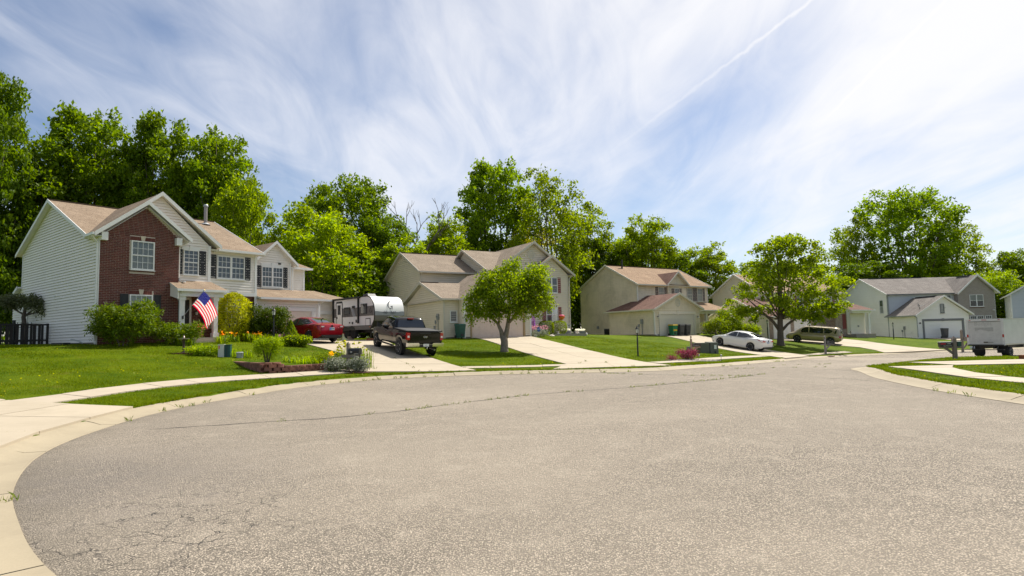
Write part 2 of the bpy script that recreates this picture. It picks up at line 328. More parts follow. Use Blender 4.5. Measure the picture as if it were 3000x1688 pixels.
M = dict(
    asphalt=asphalt_mat(), concrete=concrete_mat("driveway_concrete", (.45, .38, .275)), kerb=concrete_mat("kerb_concrete", (.36, .30, .20), (.22, .18, .12)),
    walk=concrete_mat("sidewalk_concrete", (.45, .38, .28)), found=concrete_mat("foundation", (.33, .29, .24)),
    lawn=grass_mat(), blade=grass_mat("grass_blade", True),
    sh_tan=shingle_mat("tan_shingles", (.255, .185, .125), (.33, .25, .175)), sh_brown=shingle_mat("brown_shingles", (.26, .205, .15), (.33, .265, .20)),
    sh_red=shingle_mat("reddish_shingles", (.30, .20, .125), (.37, .255, .165)), sh_red2=shingle_mat("dark_red_shingles", (.16, .085, .065), (.21, .12, .09)),
    sh_grey=shingle_mat("grey_shingles", (.20, .175, .155), (.26, .235, .21), .5),
    sid1=siding_mat("cream_siding", (.86, .80, .725), .05), sid2=siding_mat("beige_siding", (.76, .67, .535), .08),
    sid3=siding_mat("mossy_siding", (.82, .72, .555), .22, (.30, .27, .16)), sid4=siding_mat("pale_yellow_siding", (.78, .74, .60), .05),
    sid5=siding_mat("light_grey_siding", (.86, .84, .79), .05), sid6=siding_mat("blue_grey_siding", (.60, .63, .67), .04),
    brick=brick_mat("red_brick", (.155, .045, .032), (.095, .027, .020)), mortar=mat("mortar", (.52, .44, .37), .9, var=.15, vscale=30),
    block=brick_mat("retaining_block", (.30, .13, .09), (.17, .075, .055)),
    brick5=far_brick_mat("grey_brick", (.34, .285, .25), (.28, .235, .21), (.45, .41, .37)), brick4=far_brick_mat("mixed_brick", (.24, .16, .12), (.36, .29, .23), (.42, .38, .33)),
    white=mat("white_trim", (.75, .74, .71), .5, var=.06, vscale=3), trim2=mat("beige_trim", (.54, .495, .42), .55, var=.05), offw=mat("cream_trim", (.62, .585, .50), .5, var=.05),
    greytrim=mat("grey_trim", (.16, .165, .175), .6, var=.06), black=mat("black_paint", (.012, .012, .013), .45, var=.1), shut=mat("black_shutter", (.014, .014, .015), .5),
    shutred=mat("maroon_shutter", (.20, .035, .035), .5), shutbr=mat("brown_shutter", (.10, .075, .07), .55),
    glass=glass_mat("window_glass", (.03, .045, .062), .2), cglass=glass_mat("clear_window_glass", (.05, .06, .07), .75),
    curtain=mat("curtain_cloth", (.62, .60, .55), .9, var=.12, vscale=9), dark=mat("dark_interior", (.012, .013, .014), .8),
    keystone=mat("keystone", (.56, .48, .37), .8, var=.1), gdoor=mat("cream_garage_door", (.72, .66, .56), .5, var=.04), gdoor2=mat("pinkish_garage_door", (.68, .54, .45), .5, var=.04),
    gdoor3=mat("white_garage_door", (.76, .75, .73), .45, var=.04),
    bark=mat("bark", (.115, .09, .07), .95, var=.35, vscale=9, bump=.9, bscale=14), barkp=mat("pale_bark", (.25, .205, .16), .95, var=.4, vscale=7, bump=.9, bscale=12),
    greywood=mat("weathered_wood", (.235, .20, .16), .9, var=.25, vscale=12, bump=.5, bscale=30), tanwood=mat("painted_tan_post", (.43, .30, .215), .6, var=.08),
    browngrey=mat("taupe_post", (.20, .155, .13), .65, var=.08), mulch=mat("mulch", (.12, .05, .03), .95, var=.5, vscale=20, bump=1, bscale=40),
    chrome=mat("chrome", (.78, .78, .8), .12, 1.0), steel=mat("brushed_steel", (.45, .45, .46), .35, .9), alloy=mat("alloy_rim", (.72, .71, .70), .35, .1),
    rubber=mat("tyre_rubber", (.018, .018, .019), .85, var=.2, vscale=20), plastic=mat("black_plastic", (.02, .02, .022), .55), galv=mat("galvanised_metal", (.34, .355, .37), .5, .5, var=.1),
    grey_box=mat("grey_meter_paint", (.27, .28, .28), .55, var=.06), zinc=mat("pipe_metal", (.33, .29, .26), .45, .8, var=.15, vscale=12),
    lamp=mat("lamp_glass", (.62, .62, .56), .15), amber=mat("amber_lens", (.8, .22, .02), .2), red_lens=mat("red_lens", (.42, .008, .008), .15, coat=.6), white_lens=mat("clear_lens", (.72, .70, .70), .12, coat=.6),
    plate=mat("licence_plate", (.62, .66, .72), .4), vent=mat("gable_vent", (.60, .56, .47), .6),
)
# ------------------------------------------------------------------ mesh helpers
class MB:
    """collects faces; build() links them as ONE mesh object"""
    def __init__(s): s.v = []; s.f = []; s.uv = None
    def add(s, vs, fs):
        o = len(s.v); s.v += [tuple(p) for p in vs]; s.f += [tuple(i + o for i in f) for f in fs]; return s
    def box(s, a, b):
        x0, y0, z0 = (min(a[i], b[i]) for i in range(3)); x1, y1, z1 = (max(a[i], b[i]) for i in range(3))
        return s.add([(x0, y0, z0), (x1, y0, z0), (x1, y1, z0), (x0, y1, z0), (x0, y0, z1), (x1, y0, z1), (x1, y1, z1), (x0, y1, z1)],
                     [(0, 3, 2, 1), (4, 5, 6, 7), (0, 1, 5, 4), (1, 2, 6, 5), (2, 3, 7, 6), (3, 0, 4, 7)])
    def hexa(s, p): # 8 points bottom ring, top ring
        return s.add(p, [(0, 3, 2, 1), (4, 5, 6, 7), (0, 1, 5, 4), (1, 2, 6, 5), (2, 3, 7, 6), (3, 0, 4, 7)])
    def bar(s, p, q, w, h, up=(0, 0, 1)):
        p, q = Vector(p), Vector(q); d = (q - p).normalized(); up = Vector(up)
        if abs(d.dot(up)) > .98: up = Vector((1, 0, 0))
        r = d.cross(up).normalized() * w / 2; u = r.cross(d).normalized() * h / 2
        return s.hexa([p - r - u, p + r - u, q + r - u, q - r - u, p - r + u, p + r + u, q + r + u, q - r + u])
    def prism(s, poly, d):
        d = Vector(d); n = len(poly); P = [Vector(p) for p in poly]
        return s.add(P + [p + d for p in P], [tuple(range(n))[::-1], tuple(range(n, 2 * n))] + [(i, (i + 1) % n, n + (i + 1) % n, n + i) for i in range(n)])
    def tube(s, path, rad, n=8, cap=True):
        P = [Vector(p) for p in path]; R = rad if isinstance(rad, (list, tuple)) else [rad] * len(P)
        vs, fs = [], []
        prev = None
        for i, p in enumerate(P):
            t = (P[min(i + 1, len(P) - 1)] - P[max(i - 1, 0)]).normalized()
            a = prev if prev is not None else (Vector((1, 0, 0)) if abs(t.z) > .7 else Vector((0, 0, 1)))
            x = (a - t * a.dot(t)).normalized(); prev = x; y = t.cross(x)
            for k in range(n):
                an = 2 * pi * k / n; vs.append(p + (x * cos(an) + y * sin(an)) * R[i])
        for i in range(len(P) - 1):
            for k in range(n):
                fs.append((i * n + k, i * n + (k + 1) % n, (i + 1) * n + (k + 1) % n, (i + 1) * n + k))
        if cap: fs += [tuple(range(n))[::-1], tuple(range((len(P) - 1) * n, len(P) * n))]
        return s.add(vs, fs)
    def lathe(s, prof, n=16, c=(0, 0, 0), axis='z'):
        vs, fs = [], []
        for r, z in prof:
            for k in range(n):
                a = 2 * pi * k / n; p = (r * cos(a), r * sin(a), z)
                if axis == 'y': p = (p[0], p[2], p[1])
                if axis == 'x': p = (p[2], p[0], p[1])
                vs.append((p[0] + c[0], p[1] + c[1], p[2] + c[2]))
        for i in range(len(prof) - 1):
            for k in range(n): fs.append((i * n + k, i * n + (k + 1) % n, (i + 1) * n + (k + 1) % n, (i + 1) * n + k))
        fs += [tuple(range(n))[::-1], tuple(range((len(prof) - 1) * n, len(prof) * n))]
        return s.add(vs, fs)
    def grid(s, rows):
        n = len(rows[0]); o = len(s.v)
        for r in rows: s.v += [tuple(p) for p in r]
        for i in range(len(rows) - 1):
            for j in range(n - 1): s.f.append((o + i * n + j, o + i * n + j + 1, o + (i + 1) * n + j + 1, o + (i + 1) * n + j))
        return s
    def mesh(s, name, m, smooth=False, fix=True):
        me = bpy.data.meshes.new(name); me.from_pydata(s.v, [], s.f)
        if fix and len(s.f) < 20000:
            bm = bmesh.new(); bm.from_mesh(me); bmesh.ops.recalc_face_normals(bm, faces=bm.faces); bm.to_mesh(me); bm.free()
        if m is not None: me.materials.append(m)
        if smooth:
            me.polygons.foreach_set("use_smooth", [True] * len(me.polygons))
            if smooth != 'all':
                me.set_sharp_from_angle(angle=radians(38))
        me.update(); return me
    def build(s, name, m, parent=None, smooth=False, label=None, cat=None, group=None, kind=None, loc=None, rz=None, fix=True):
        return link(name, s.mesh(name, m, smooth, fix), parent, label, cat, group, kind, loc, rz)
def link(name, me, parent=None, label=None, cat=None, group=None, kind=None, loc=None, rz=None):
    o = bpy.data.objects.new(name, me); COL.objects.link(o)
    if parent is not None: o.parent = parent
    if loc is not None: o.location = loc
    if rz is not None: o.rotation_euler = (0, 0, rz)
    for k, v in (("label", label), ("category", cat), ("group", group), ("kind", kind)):
        if v: o[k] = v
    return o
def thing(name, label, cat, loc=(0, 0, 0), rz=0.0, group=None, kind=None):
    return link(name, None, None, label, cat, group, kind, loc, rz)
def copy_tree(o, parent=None):
    c = o.copy(); COL.objects.link(c); c.parent = parent
    for ch in list(o.children): copy_tree(ch, c)
    return c
def fast_mesh(name, V, F, m, smooth=False):
    """big numpy mesh: V (n,3), F (k, 3 or 4) ints"""
    me = bpy.data.meshes.new(name); V = np.asarray(V, np.float32); F = np.asarray(F, np.int32); k = F.shape[1]
    me.vertices.add(len(V)); me.vertices.foreach_set("co", V.ravel())
    me.loops.add(F.size); me.loops.foreach_set("vertex_index", F.ravel())
    me.polygons.add(len(F)); me.polygons.foreach_set("loop_start", np.arange(0, F.size, k, dtype=np.int32))
    try: me.polygons.foreach_set("loop_total", np.full(len(F), k, np.int32))
    except Exception: pass
    if smooth: me.polygons.foreach_set("use_smooth", np.ones(len(F), bool))
    me.update(calc_edges=True); me.validate()
    if m is not None: me.materials.append(m)
    return me

# ------------------------------------------------------------------ terrain height: smooth surface through surveyed points
def frame(ang, C):
    a = radians(ang); u = np.array([sin(a), cos(a)]); n = np.array([cos(a), -sin(a)]); C = np.array(C)
    return lambda U, v: C + u * U - n * v
H1A, H1C = 37.4, (-20.15, 29.0); H2A, H2C = 59.0, (-5.15, 45.0); H3A, H3C = 57.3, (13.75, 58.0); H4A, H4C = 71.0, (28.2, 66.0); H5A, H5C = 91.0, (50.64, 75.0)
f1, f2, f3, f4, f5 = frame(H1A, H1C), frame(H2A, H2C), frame(H3A, H3C), frame(H4A, H4C), frame(H5A, H5C)
def _sp(t): return t if t > 30 else log(1 + exp(t))
def zstreet(x, y):
    s = .62 * x + .79 * y
    return -.0255 * 3 * (_sp((s - 25) / 3) - _sp((s - 62) / 3))
LE = [(-3.3, 4.4), (-4.76, 5.83), (-6, 7.3), (-7.18, 9.2), (-7.91, 11.3), (-8.39, 14.4), (-8.05, 17.6), (-7.2, 21.0), (-5.4, 23.5), (-3.2, 24.6), (-.76, 25.15), (2, 25.2), (4.2, 25.2), (6.2, 25.7), (8.6, 27.8), (11.4, 30.6), (16.9, 37.3), (21.5, 43.5), (26, 48), (33, 53.5), (42, 57), (60, 60), (90, 61), (140, 61)]
RE = [(9.9, 8.6), (10.3, 12.3), (10.6, 15.1), (11.0, 17), (11.8, 19.8), (13.2, 23), (14.1, 25.2), (16.2, 27.3), (19.3, 30.4), (23.3, 34.7), (29.5, 40), (37.3, 43.8), (45, 46.5), (60, 49), (90, 50), (140, 50)]
NEAR = [(-1.5, 3.2), (.5, 2.5), (3, 2.4), (6, 3.4), (8.4, 5.8)]
ctl = [(x, y, zstreet(x, y)) for x, y in LE[:-1] + RE[:-1]] + [(x, y, 0) for x, y in [(0, 0), (1.5, 8), (1.5, 15), (1.5, 21), (4, 2), (8, 6), (-12, 4), (-10, -6), (8, -8)]] + [(x, y, zstreet(x, y)) for x, y in [(14, 29), (25, 42), (50, 53)]]
for fr_, pts in ((f1, [(0, 0, 1.5), (0, 5, 1.55), (0, 10, 1.58), (0, 14, 1.6), (5.4, -.6, 1.55), (9, 1, 1.42), (13, 1, 1.42), (17, 2, 1.42), (11, -3.5, 1.3), (15, -3, 1.3), (-6, 2, 1.5), (17, 14, 1.5), (3, -5, 1.05), (-1, -5, 1.05)]),
                 (f2, [(0, 0, 1.35), (0, 8, 1.5), (13.5, 2.6, 1.46), (4, -.6, 1.32), (13, 13, 1.5), (7, -.6, 1.33)]),
                 (f3, [(0, 0, 1.1), (0, 6, 1.2), (2, 13, 1.32), (6.4, 0, 1.1), (14, 4, 1.1), (14, 13, 1.2)]),
                 (f4, [(0, 0, .42), (0, 10, .6), (6, 0, .38), (16, 5, .35)]), (f5, [(0, 0, -.1), (0, 6, .1), (0, 17, .3), (6.3, 0, -.1), (14, 5, 0)])):
    for U, v, z in pts:
        p = fr_(U, v); ctl.append((p[0], p[1], z))
ctl += [(-60, 60, 1.8), (-30, 95, 1.5), (10, 110, 1.3), (50, 120, .6), (110, 110, -.2), (120, 40, -1), (45, 0, -.2), (60, 25, -.6), (20, -40, 0), (-40, 0, .9), (-40, -30, .6), (-70, 20, 1.6), (20, 20, .05), (30, 30, -.3), (18, 8, .05), (-12, 12, .12), (-14, 18, .35),
        (19.86, 50, -.28), (18.1, 52.3, .18), (-5.2, 32.3, .55), (-7.1, 35.8, .95), (32.5, 61.5, -.2), (29.8, 63.3, .12)]
_A = np.array(ctl)
def _U(r2): return np.where(r2 > 0, .5 * r2 * np.log(r2 + 1e-12), 0)
_n = len(_A); _K = _U(((_A[:, None, :2] - _A[None, :, :2]) ** 2).sum(-1)) + np.eye(_n) * 2.0
_P = np.c_[np.ones(_n), _A[:, :2]]
_W = np.linalg.solve(np.block([[_K, _P], [_P.T, np.zeros((3, 3))]]), np.r_[_A[:, 2], 0, 0, 0])
def HN(x, y):
    x = np.asarray(x, float); y = np.asarray(y, float)
    d = (x[..., None] - _A[:, 0]) ** 2 + (y[..., None] - _A[:, 1]) ** 2
    z = _U(d) @ _W[:_n] + _W[_n] + _W[_n + 1] * x + _W[_n + 2] * y
    far = np.clip((np.hypot(x - 10, y - 40) - 95) / 60, 0, 1)
    return z * (1 - far) + far * .5
def H(x, y): return float(HN(np.array([x]), np.array([y]))[0])
LAWN = .10
def G(x, y): return H(x, y) + LAWN

def catmull(P, step=.45):
    P = [np.array(p, float) for p in P]; out = []
    for i in range(len(P) - 1):
        p0, p1, p2, p3 = P[max(i - 1, 0)], P[i], P[i + 1], P[min(i + 2, len(P) - 1)]
        n = max(2, int(np.linalg.norm(p2 - p1) / step))
        for k in range(n):
            t = k / n
            out.append(.5 * ((2 * p1) + (-p0 + p2) * t + (2 * p0 - 5 * p1 + 4 * p2 - p3) * t * t + (-p0 + 3 * p1 - 3 * p2 + p3) * t ** 3))
    out.append(P[-1]); return np.array(out)
EDGE = catmull(LE[::-1] + NEAR + RE)            # far-left end, round the bulb, to the far-right end
def seg_dist(X, Y, poly):
    d = np.full(X.shape, 1e9)
    for a, b in zip(poly[:-1], poly[1:]):
        ab = b - a; t = np.clip(((X - a[0]) * ab[0] + (Y - a[1]) * ab[1]) / (ab @ ab + 1e-12), 0, 1)
        d = np.minimum(d, np.hypot(X - a[0] - t * ab[0], Y - a[1] - t * ab[1]))
    return d
def inside(X, Y, poly):
    c = np.zeros(X.shape, bool); n = len(poly)
    for i in range(n):
        a, b = poly[i], poly[(i + 1) % n]
        if a[1] == b[1]: continue
        k = ((a[1] > Y) != (b[1] > Y)) & (X < (b[0] - a[0]) * (Y - a[1]) / (b[1] - a[1]) + a[0]); c ^= k
    return c
def road_sd(X, Y):
    d = seg_dist(X, Y, EDGE[::2] if X.size > 20000 else EDGE)
    return np.where(inside(X, Y, EDGE), -d, d)
def axis(lo, hi, step, far, grow=1.25):
    a = list(np.arange(lo, hi + 1e-6, step)); s = step; x = a[-1]
    while x < far: s *= grow; x += s; a.append(x)
    s = step; x = a[0]
    while x > -far: s *= grow; x -= s; a.insert(0, x)
    return np.array(a)

def build_ground():
    xs = axis(-28, 48, .42, 700); ys = axis(0, 66, .42, 700)
    X, Y = np.meshgrid(xs, ys); Hh = HN(X.ravel(), Y.ravel()).reshape(X.shape)
    near = (X > -20) & (X < 145) & (Y > -5) & (Y < 70)
    sd = np.full(X.shape, 9.); sd[near] = road_sd(X[near], Y[near])
    k = np.clip((sd - .2) / .35, 0, 1); Z = Hh + (-.25 + .35 * k)
    Z += np.where(sd > .9, .01 * np.sin(X * 1.7 + np.sin(Y * 1.3)) * np.sin(Y * 1.9), 0)
    n, m = X.shape; idx = np.arange(n * m).reshape(n, m)
    F = np.stack([idx[:-1, :-1], idx[:-1, 1:], idx[1:, 1:], idx[1:, :-1]], -1).reshape(-1, 4)
    cs = np.maximum.reduce([sd[:-1, :-1], sd[1:, :-1], sd[1:, 1:], sd[:-1, 1:]]).ravel()
    me = fast_mesh("ground", np.stack([X, Y, Z], -1).reshape(-1, 3), F[cs > -.5], M["lawn"], True)
    link("ground", me, kind="structure")
    # road sheet
    xs = np.concatenate([np.arange(-10, 40, .5), np.arange(40, 142, 2.)]); ys = np.arange(1, 64, .5)
    X, Y = np.meshgrid(xs, ys); sd = road_sd(X, Y); Z = HN(X.ravel(), Y.ravel()).reshape(X.shape) - np.clip((sd - .6) / .15, 0, 1) * .5
    n, m = X.shape; idx = np.arange(n * m).reshape(n, m)
    F = np.stack([idx[:-1, :-1], idx[:-1, 1:], idx[1:, 1:], idx[1:, :-1]], -1).reshape(-1, 4)
    cs = np.minimum.reduce([sd[:-1, :-1], sd[1:, :-1], sd[1:, 1:], sd[:-1, 1:]]).ravel()
    me = fast_mesh("road", np.stack([X, Y, Z], -1).reshape(-1, 3), F[cs < .6], M["asphalt"], True)
    at_ = me.attributes.new("kerb_distance", 'FLOAT', 'POINT'); at_.data.foreach_set("value", sd.ravel().astype(np.float32)); link("road", me, kind="structure")
build_ground()
road = bpy.data.objects["road"]

def build_kerb():
    root = thing("kerb", None, None, kind="structure")
    P = EDGE; T = np.gradient(P, axis=0); T /= np.linalg.norm(T, axis=1)[:, None]
    # boundary runs with the road on its left as one walks far-left -> bulb -> far-right?  choose the outward side by test
    Nn = np.stack([T[:, 1], -T[:, 0]], 1)
    t = P + Nn * .5; ins = inside(t[:, 0], t[:, 1], EDGE); Nn[ins] *= -1
    prof = [(-.03, -.06), (0., .010), (.27, .016), (.40, .065), (.52, .100), (.66, .108), (.69, -.15)]
    s = np.r_[0, np.cumsum(np.linalg.norm(np.diff(P, axis=0), axis=1))]
    base = HN(P[:, 0], P[:, 1])
    L_, g = 3.05, .012
    k = 0
    while k * L_ < s[-1]:
        a, b = k * L_ + g, min((k + 1) * L_ - g, s[-1]); k += 1
        q = np.linspace(a, b, 9); jig = (RND.random() - .5) * .02
        rows = []
        mx = np.interp(a, s, P[:, 0]); my = np.interp(a, s, P[:, 1])
        for ss in q:
            px, py = np.interp(ss, s, P[:, 0]), np.interp(ss, s, P[:, 1]); nx, ny = np.interp(ss, s, Nn[:, 0]), np.interp(ss, s, Nn[:, 1])
            l = hypot(nx, ny) or 1; hz = np.interp(ss, s, base)
            rows.append([(px + nx / l * d, py + ny / l * d, hz + z + (jig * .5 if 2 < i < 6 else 0)) for i, (d, z) in enumerate(prof)])
        mb = MB(); mb.grid(rows)
        mb.f.append(tuple(range(7))[::-1]); n0 = 8 * 7; mb.f.append(tuple(range(n0, n0 + 7)))
        mb.build("kerb_section", M["kerb"], root, smooth=True)
build_kerb()

def slab_mesh(q, nx=4, ny=4, off=.14, gap=.012, thick=.16):
    """concrete slab over a quad q=[p00,p10,p11,p01] (xy), following the terrain"""
    q = [np.array(p, float) for p in q]; c = sum(q) / 4
    q = [p + (c - p) / max(np.linalg.norm(c - p), .01) * gap for p in q]
    rows = []
    tz = (RND.random() - .5) * .012
    for j in range(ny + 1):
        r = []
        for i in range(nx + 1):
            s, t = i / nx, j / ny
            p = (q[0] * (1 - s) + q[1] * s) * (1 - t) + (q[3] * (1 - s) + q[2] * s) * t
            r.append((p[0], p[1], H(p[0], p[1]) + off + tz))
        rows.append(r)
    mb = MB(); mb.grid(rows); n = nx + 1
    ring = [(0, i) for i in range(n)] + [(j, nx) for j in range(1, ny + 1)] + [(ny, i) for i in range(nx - 1, -1, -1)] + [(j, 0) for j in range(ny - 1, 0, -1)]
    o = len(mb.v); idx = [j * n + i for j, i in ring]
    for j, i in ring: x, y, z = rows[j][i]; mb.v.append((x, y, z - thick))
    m = len(ring)
    for a in range(m): mb.f.append((idx[a], idx[(a + 1) % m], o + (a + 1) % m, o + a))
    return mb
def paving(name, left, right, nseg, ncol=1, mtl="concrete", off=.14, piece="slab"):
    """strip of slabs between two polylines (parallel, same direction)"""
    root = thing(name, None, None, kind="structure")
    def at(poly, t):
        P = [np.array(p, float) for p in poly]; d = [0]
        for a, b in zip(P[:-1], P[1:]): d.append(d[-1] + np.linalg.norm(b - a))
        d = np.array(d) / d[-1]
        return np.array([np.interp(t, d, [p[0] for p in P]), np.interp(t, d, [p[1] for p in P])])
    for k in range(nseg):
        t0, t1 = k / nseg, (k + 1) / nseg
        for c in range(ncol):
            a, b = c / ncol, (c + 1) / ncol
            l0, r0, l1, r1 = at(left, t0), at(right, t0), at(left, t1), at(right, t1)
            q = [l0 + (r0 - l0) * a, l0 + (r0 - l0) * b, l1 + (r1 - l1) * b, l1 + (r1 - l1) * a]
            slab_mesh(q, off=off).build(piece, M[mtl], root)
    return root
def pave_all():
    # driveways: left and right edges, street first
    paving("driveway", [(-6.5, 25.0), (-7.0, 28.2), (-8.4, 30.4), (-10.9, 32.9), (-13.2, 35.2), (-15.4, 36.9)], [(-1.6, 25.9), (-2.7, 27.9), (-3.3, 29.4), (-5.6, 33.6), (-8.0, 38.0), (-9.4, 42.5)], 6, 2)
    paving("driveway", [(1.7, 26.0), (2.3, 28.4), (2.6, 29.2), (1.1, 34.0), (-2.1, 43.7), (-3.2, 46.6)], [(7.3, 27.6), (6.75, 30.2), (6.55, 31.2), (5.5, 36.4), (3.6, 42.0), (1.3, 48.6)], 7, 2)
    paving("driveway", [(17.6, 38.9), (17.9, 41.4), (18.0, 43.8), (17.2, 47.8), (16.4, 50.6), (14.6, 57.6)], [(22.2, 45.2), (23.0, 47.6), (22.6, 49.4), (21.6, 52.4), (20.4, 55.6), (18.2, 60.6)], 6, 2)
    paving("driveway", [(33.6, 54.5), (34.4, 57.6), (34.0, 59.6), (31.4, 61.0), (29.0, 63.0), (28.4, 66.2)], [(41.5, 57.6), (40.2, 60.0), (38.8, 63.4), (38.0, 66.0), (36.4, 68.4), (34.4, 68.6)], 6, 2)
    paving("driveway", [(52.2, 60.0), (51.6, 66.0), (51.4, 74.7)], [(58.4, 60.6), (57.0, 67.0), (56.4, 74.7)], 4, 2)
    paving("driveway", [(-4.4, 4.4), (-5.35, 5.55), (-6.55, 7.0), (-7.75, 9.0), (-8.55, 11.2), (-9.02, 14.3)], [(-8.4, 2.0), (-9.6, 3.4), (-11, 5.6), (-12.3, 9), (-12.9, 12), (-12.5, 14.9)], 6, 2)
    paving("driveway", [(-12.6, 14.95), (-19, 17.3), (-27, 20)], [(-11, 5.4), (-19, 8.6), (-27, 12)], 4, 3)
    paving("driveway", [(18.6, 28.4), (24, 29.4), (31, 30.6), (40, 31.4)], [(17.4, 23.7), (24, 21.6), (31, 22.4), (40, 23)], 5, 2)
    # sidewalks
    paving("sidewalk", [(-12.5, 14.9), (-12.3, 16.0), (-12.2, 17.7), (-11.7, 19.6), (-10.8, 21.3), (-9.6, 22.9), (-8.0, 24.6), (-6.7, 26.0)], [(-11.3, 14.6), (-11.2, 16.0), (-11.1, 17.4), (-10.65, 19.2), (-9.8, 20.8), (-8.7, 22.3), (-7.3, 23.9), (-6.3, 25.1)], 9, 1, "walk", .134)
    paving("sidewalk", [(-2.4, 27.7), (0, 28.1), (2.6, 28.8)], [(-2.2, 26.9), (0, 27.2), (2.45, 27.8)], 4, 1, "walk", .134)
    paving("sidewalk", [(6.75, 30.4), (9.0, 32.4), (11.2, 35.3), (14.4, 39.2), (17.9, 43.4)], [(7.2, 29.5), (9.6, 31.7), (11.9, 34.4), (15.0, 38.3), (18.0, 42.2)], 9, 1, "walk", .134)
    paving("sidewalk", [(23.0, 47.9), (26, 51.0), (30, 54.4)], [(23.0, 46.9), (26.4, 50.2), (30, 53.2)], 4, 1, "walk", .134)
    paving("sidewalk", [(14.5, 22.6), (13.5, 19.3), (13.0, 17.3), (12.9, 15.2), (13.4, 10), (13.0, 5)], [(16.0, 22.0), (14.6, 19.4), (14.05, 17.4), (13.95, 15.2), (14.4, 10), (14.0, 5)], 10, 1, "walk", .134)
    paving("sidewalk", [(14.9, 24.0), (14.5, 22.7)], [(17.3, 23.7), (16.1, 22.1)], 1, 1, "walk", .136)
pave_all()
PAVED = [np.array([(s.data.vertices[i].co.x, s.data.vertices[i].co.y) for i in (0, 4, 24, 20)]) for r_ in COL.objects if r_.name.startswith(('driveway', 'sidewalk')) for s in r_.children]
drives = [o for o in COL.objects if o.name.startswith("driveway")]

# ------------------------------------------------------------------ cracks in the road with weeds growing in them
def ribbon(path, w, z, name, m, parent):
    P = catmull(path, .3); T = np.gradient(P, axis=0); T /= np.linalg.norm(T, axis=1)[:, None] + 1e-9
    rows = []
    for p, t in zip(P, T):
        ww = w * RND.uniform(.4, 1.5); j = RND.uniform(-.035, .035); n = np.array([t[1], -t[0]]); a, b = p + n * (j - ww), p + n * (j + ww)
        rows.append([(a[0], a[1], H(a[0], a[1]) + z), (b[0], b[1], H(b[0], b[1]) + z)])
    MB().grid(rows).build(name, m, parent)
    return P
CRK = mat("crack_fill", (.045, .04, .034), .95, var=.3)
CR = [[(-2.6, 13.8), (-1.2, 15.2), (.6, 16.6), (2.2, 17.3), (4.6, 18.6), (7.2, 20.6), (9.3, 22.6)], [(3.8, 24.4), (6.4, 22.6), (8.6, 21.5), (10.2, 20.2), (11.0, 18.6)], [(-7.0, 11.6), (-5.2, 12.4), (-3.8, 12.9), (-2.4, 13.9)], [(8.8, 26.6), (11.4, 27.2), (14.2, 27.4)], [(12.4, 29.6), (16, 31.2), (19, 33.2)]]
CRP = [ribbon(c, .02, .005, "crack", CRK, road) for i, c in enumerate(CR)]
GREENTUFT = leaf_mat("weed_blade", (.07, .11, .02), (.15, .17, .04), .35)
def tufts(name, pts, label, n=14, h=(.05, .12), spread=.07, m=None, w=.008, cat="weeds"):
    V, F = [], []
    for x, y, z in pts:
        for k in range(n):
            a = RND.uniform(0, 2 * pi); r = spread * sqrt(RND.random()); hh = RND.uniform(*h)
            bx, by = x + cos(a) * r, y + sin(a) * r; l = RND.uniform(.2, .9) * hh; b = RND.uniform(0, 2 * pi)
            o = len(V); V += [(bx - w * sin(b), by + w * cos(b), z), (bx + w * sin(b), by - w * cos(b), z), (bx + cos(b) * l * .4, by + sin(b) * l * .4, z + hh * .7), (bx + cos(b) * l, by + sin(b) * l, z + hh)]
            F += [(o, o + 1, o + 2), (o, o + 2, o + 3)]
    return link(name, fast_mesh(name, V, F, m or GREENTUFT), None, label, cat, kind="stuff")
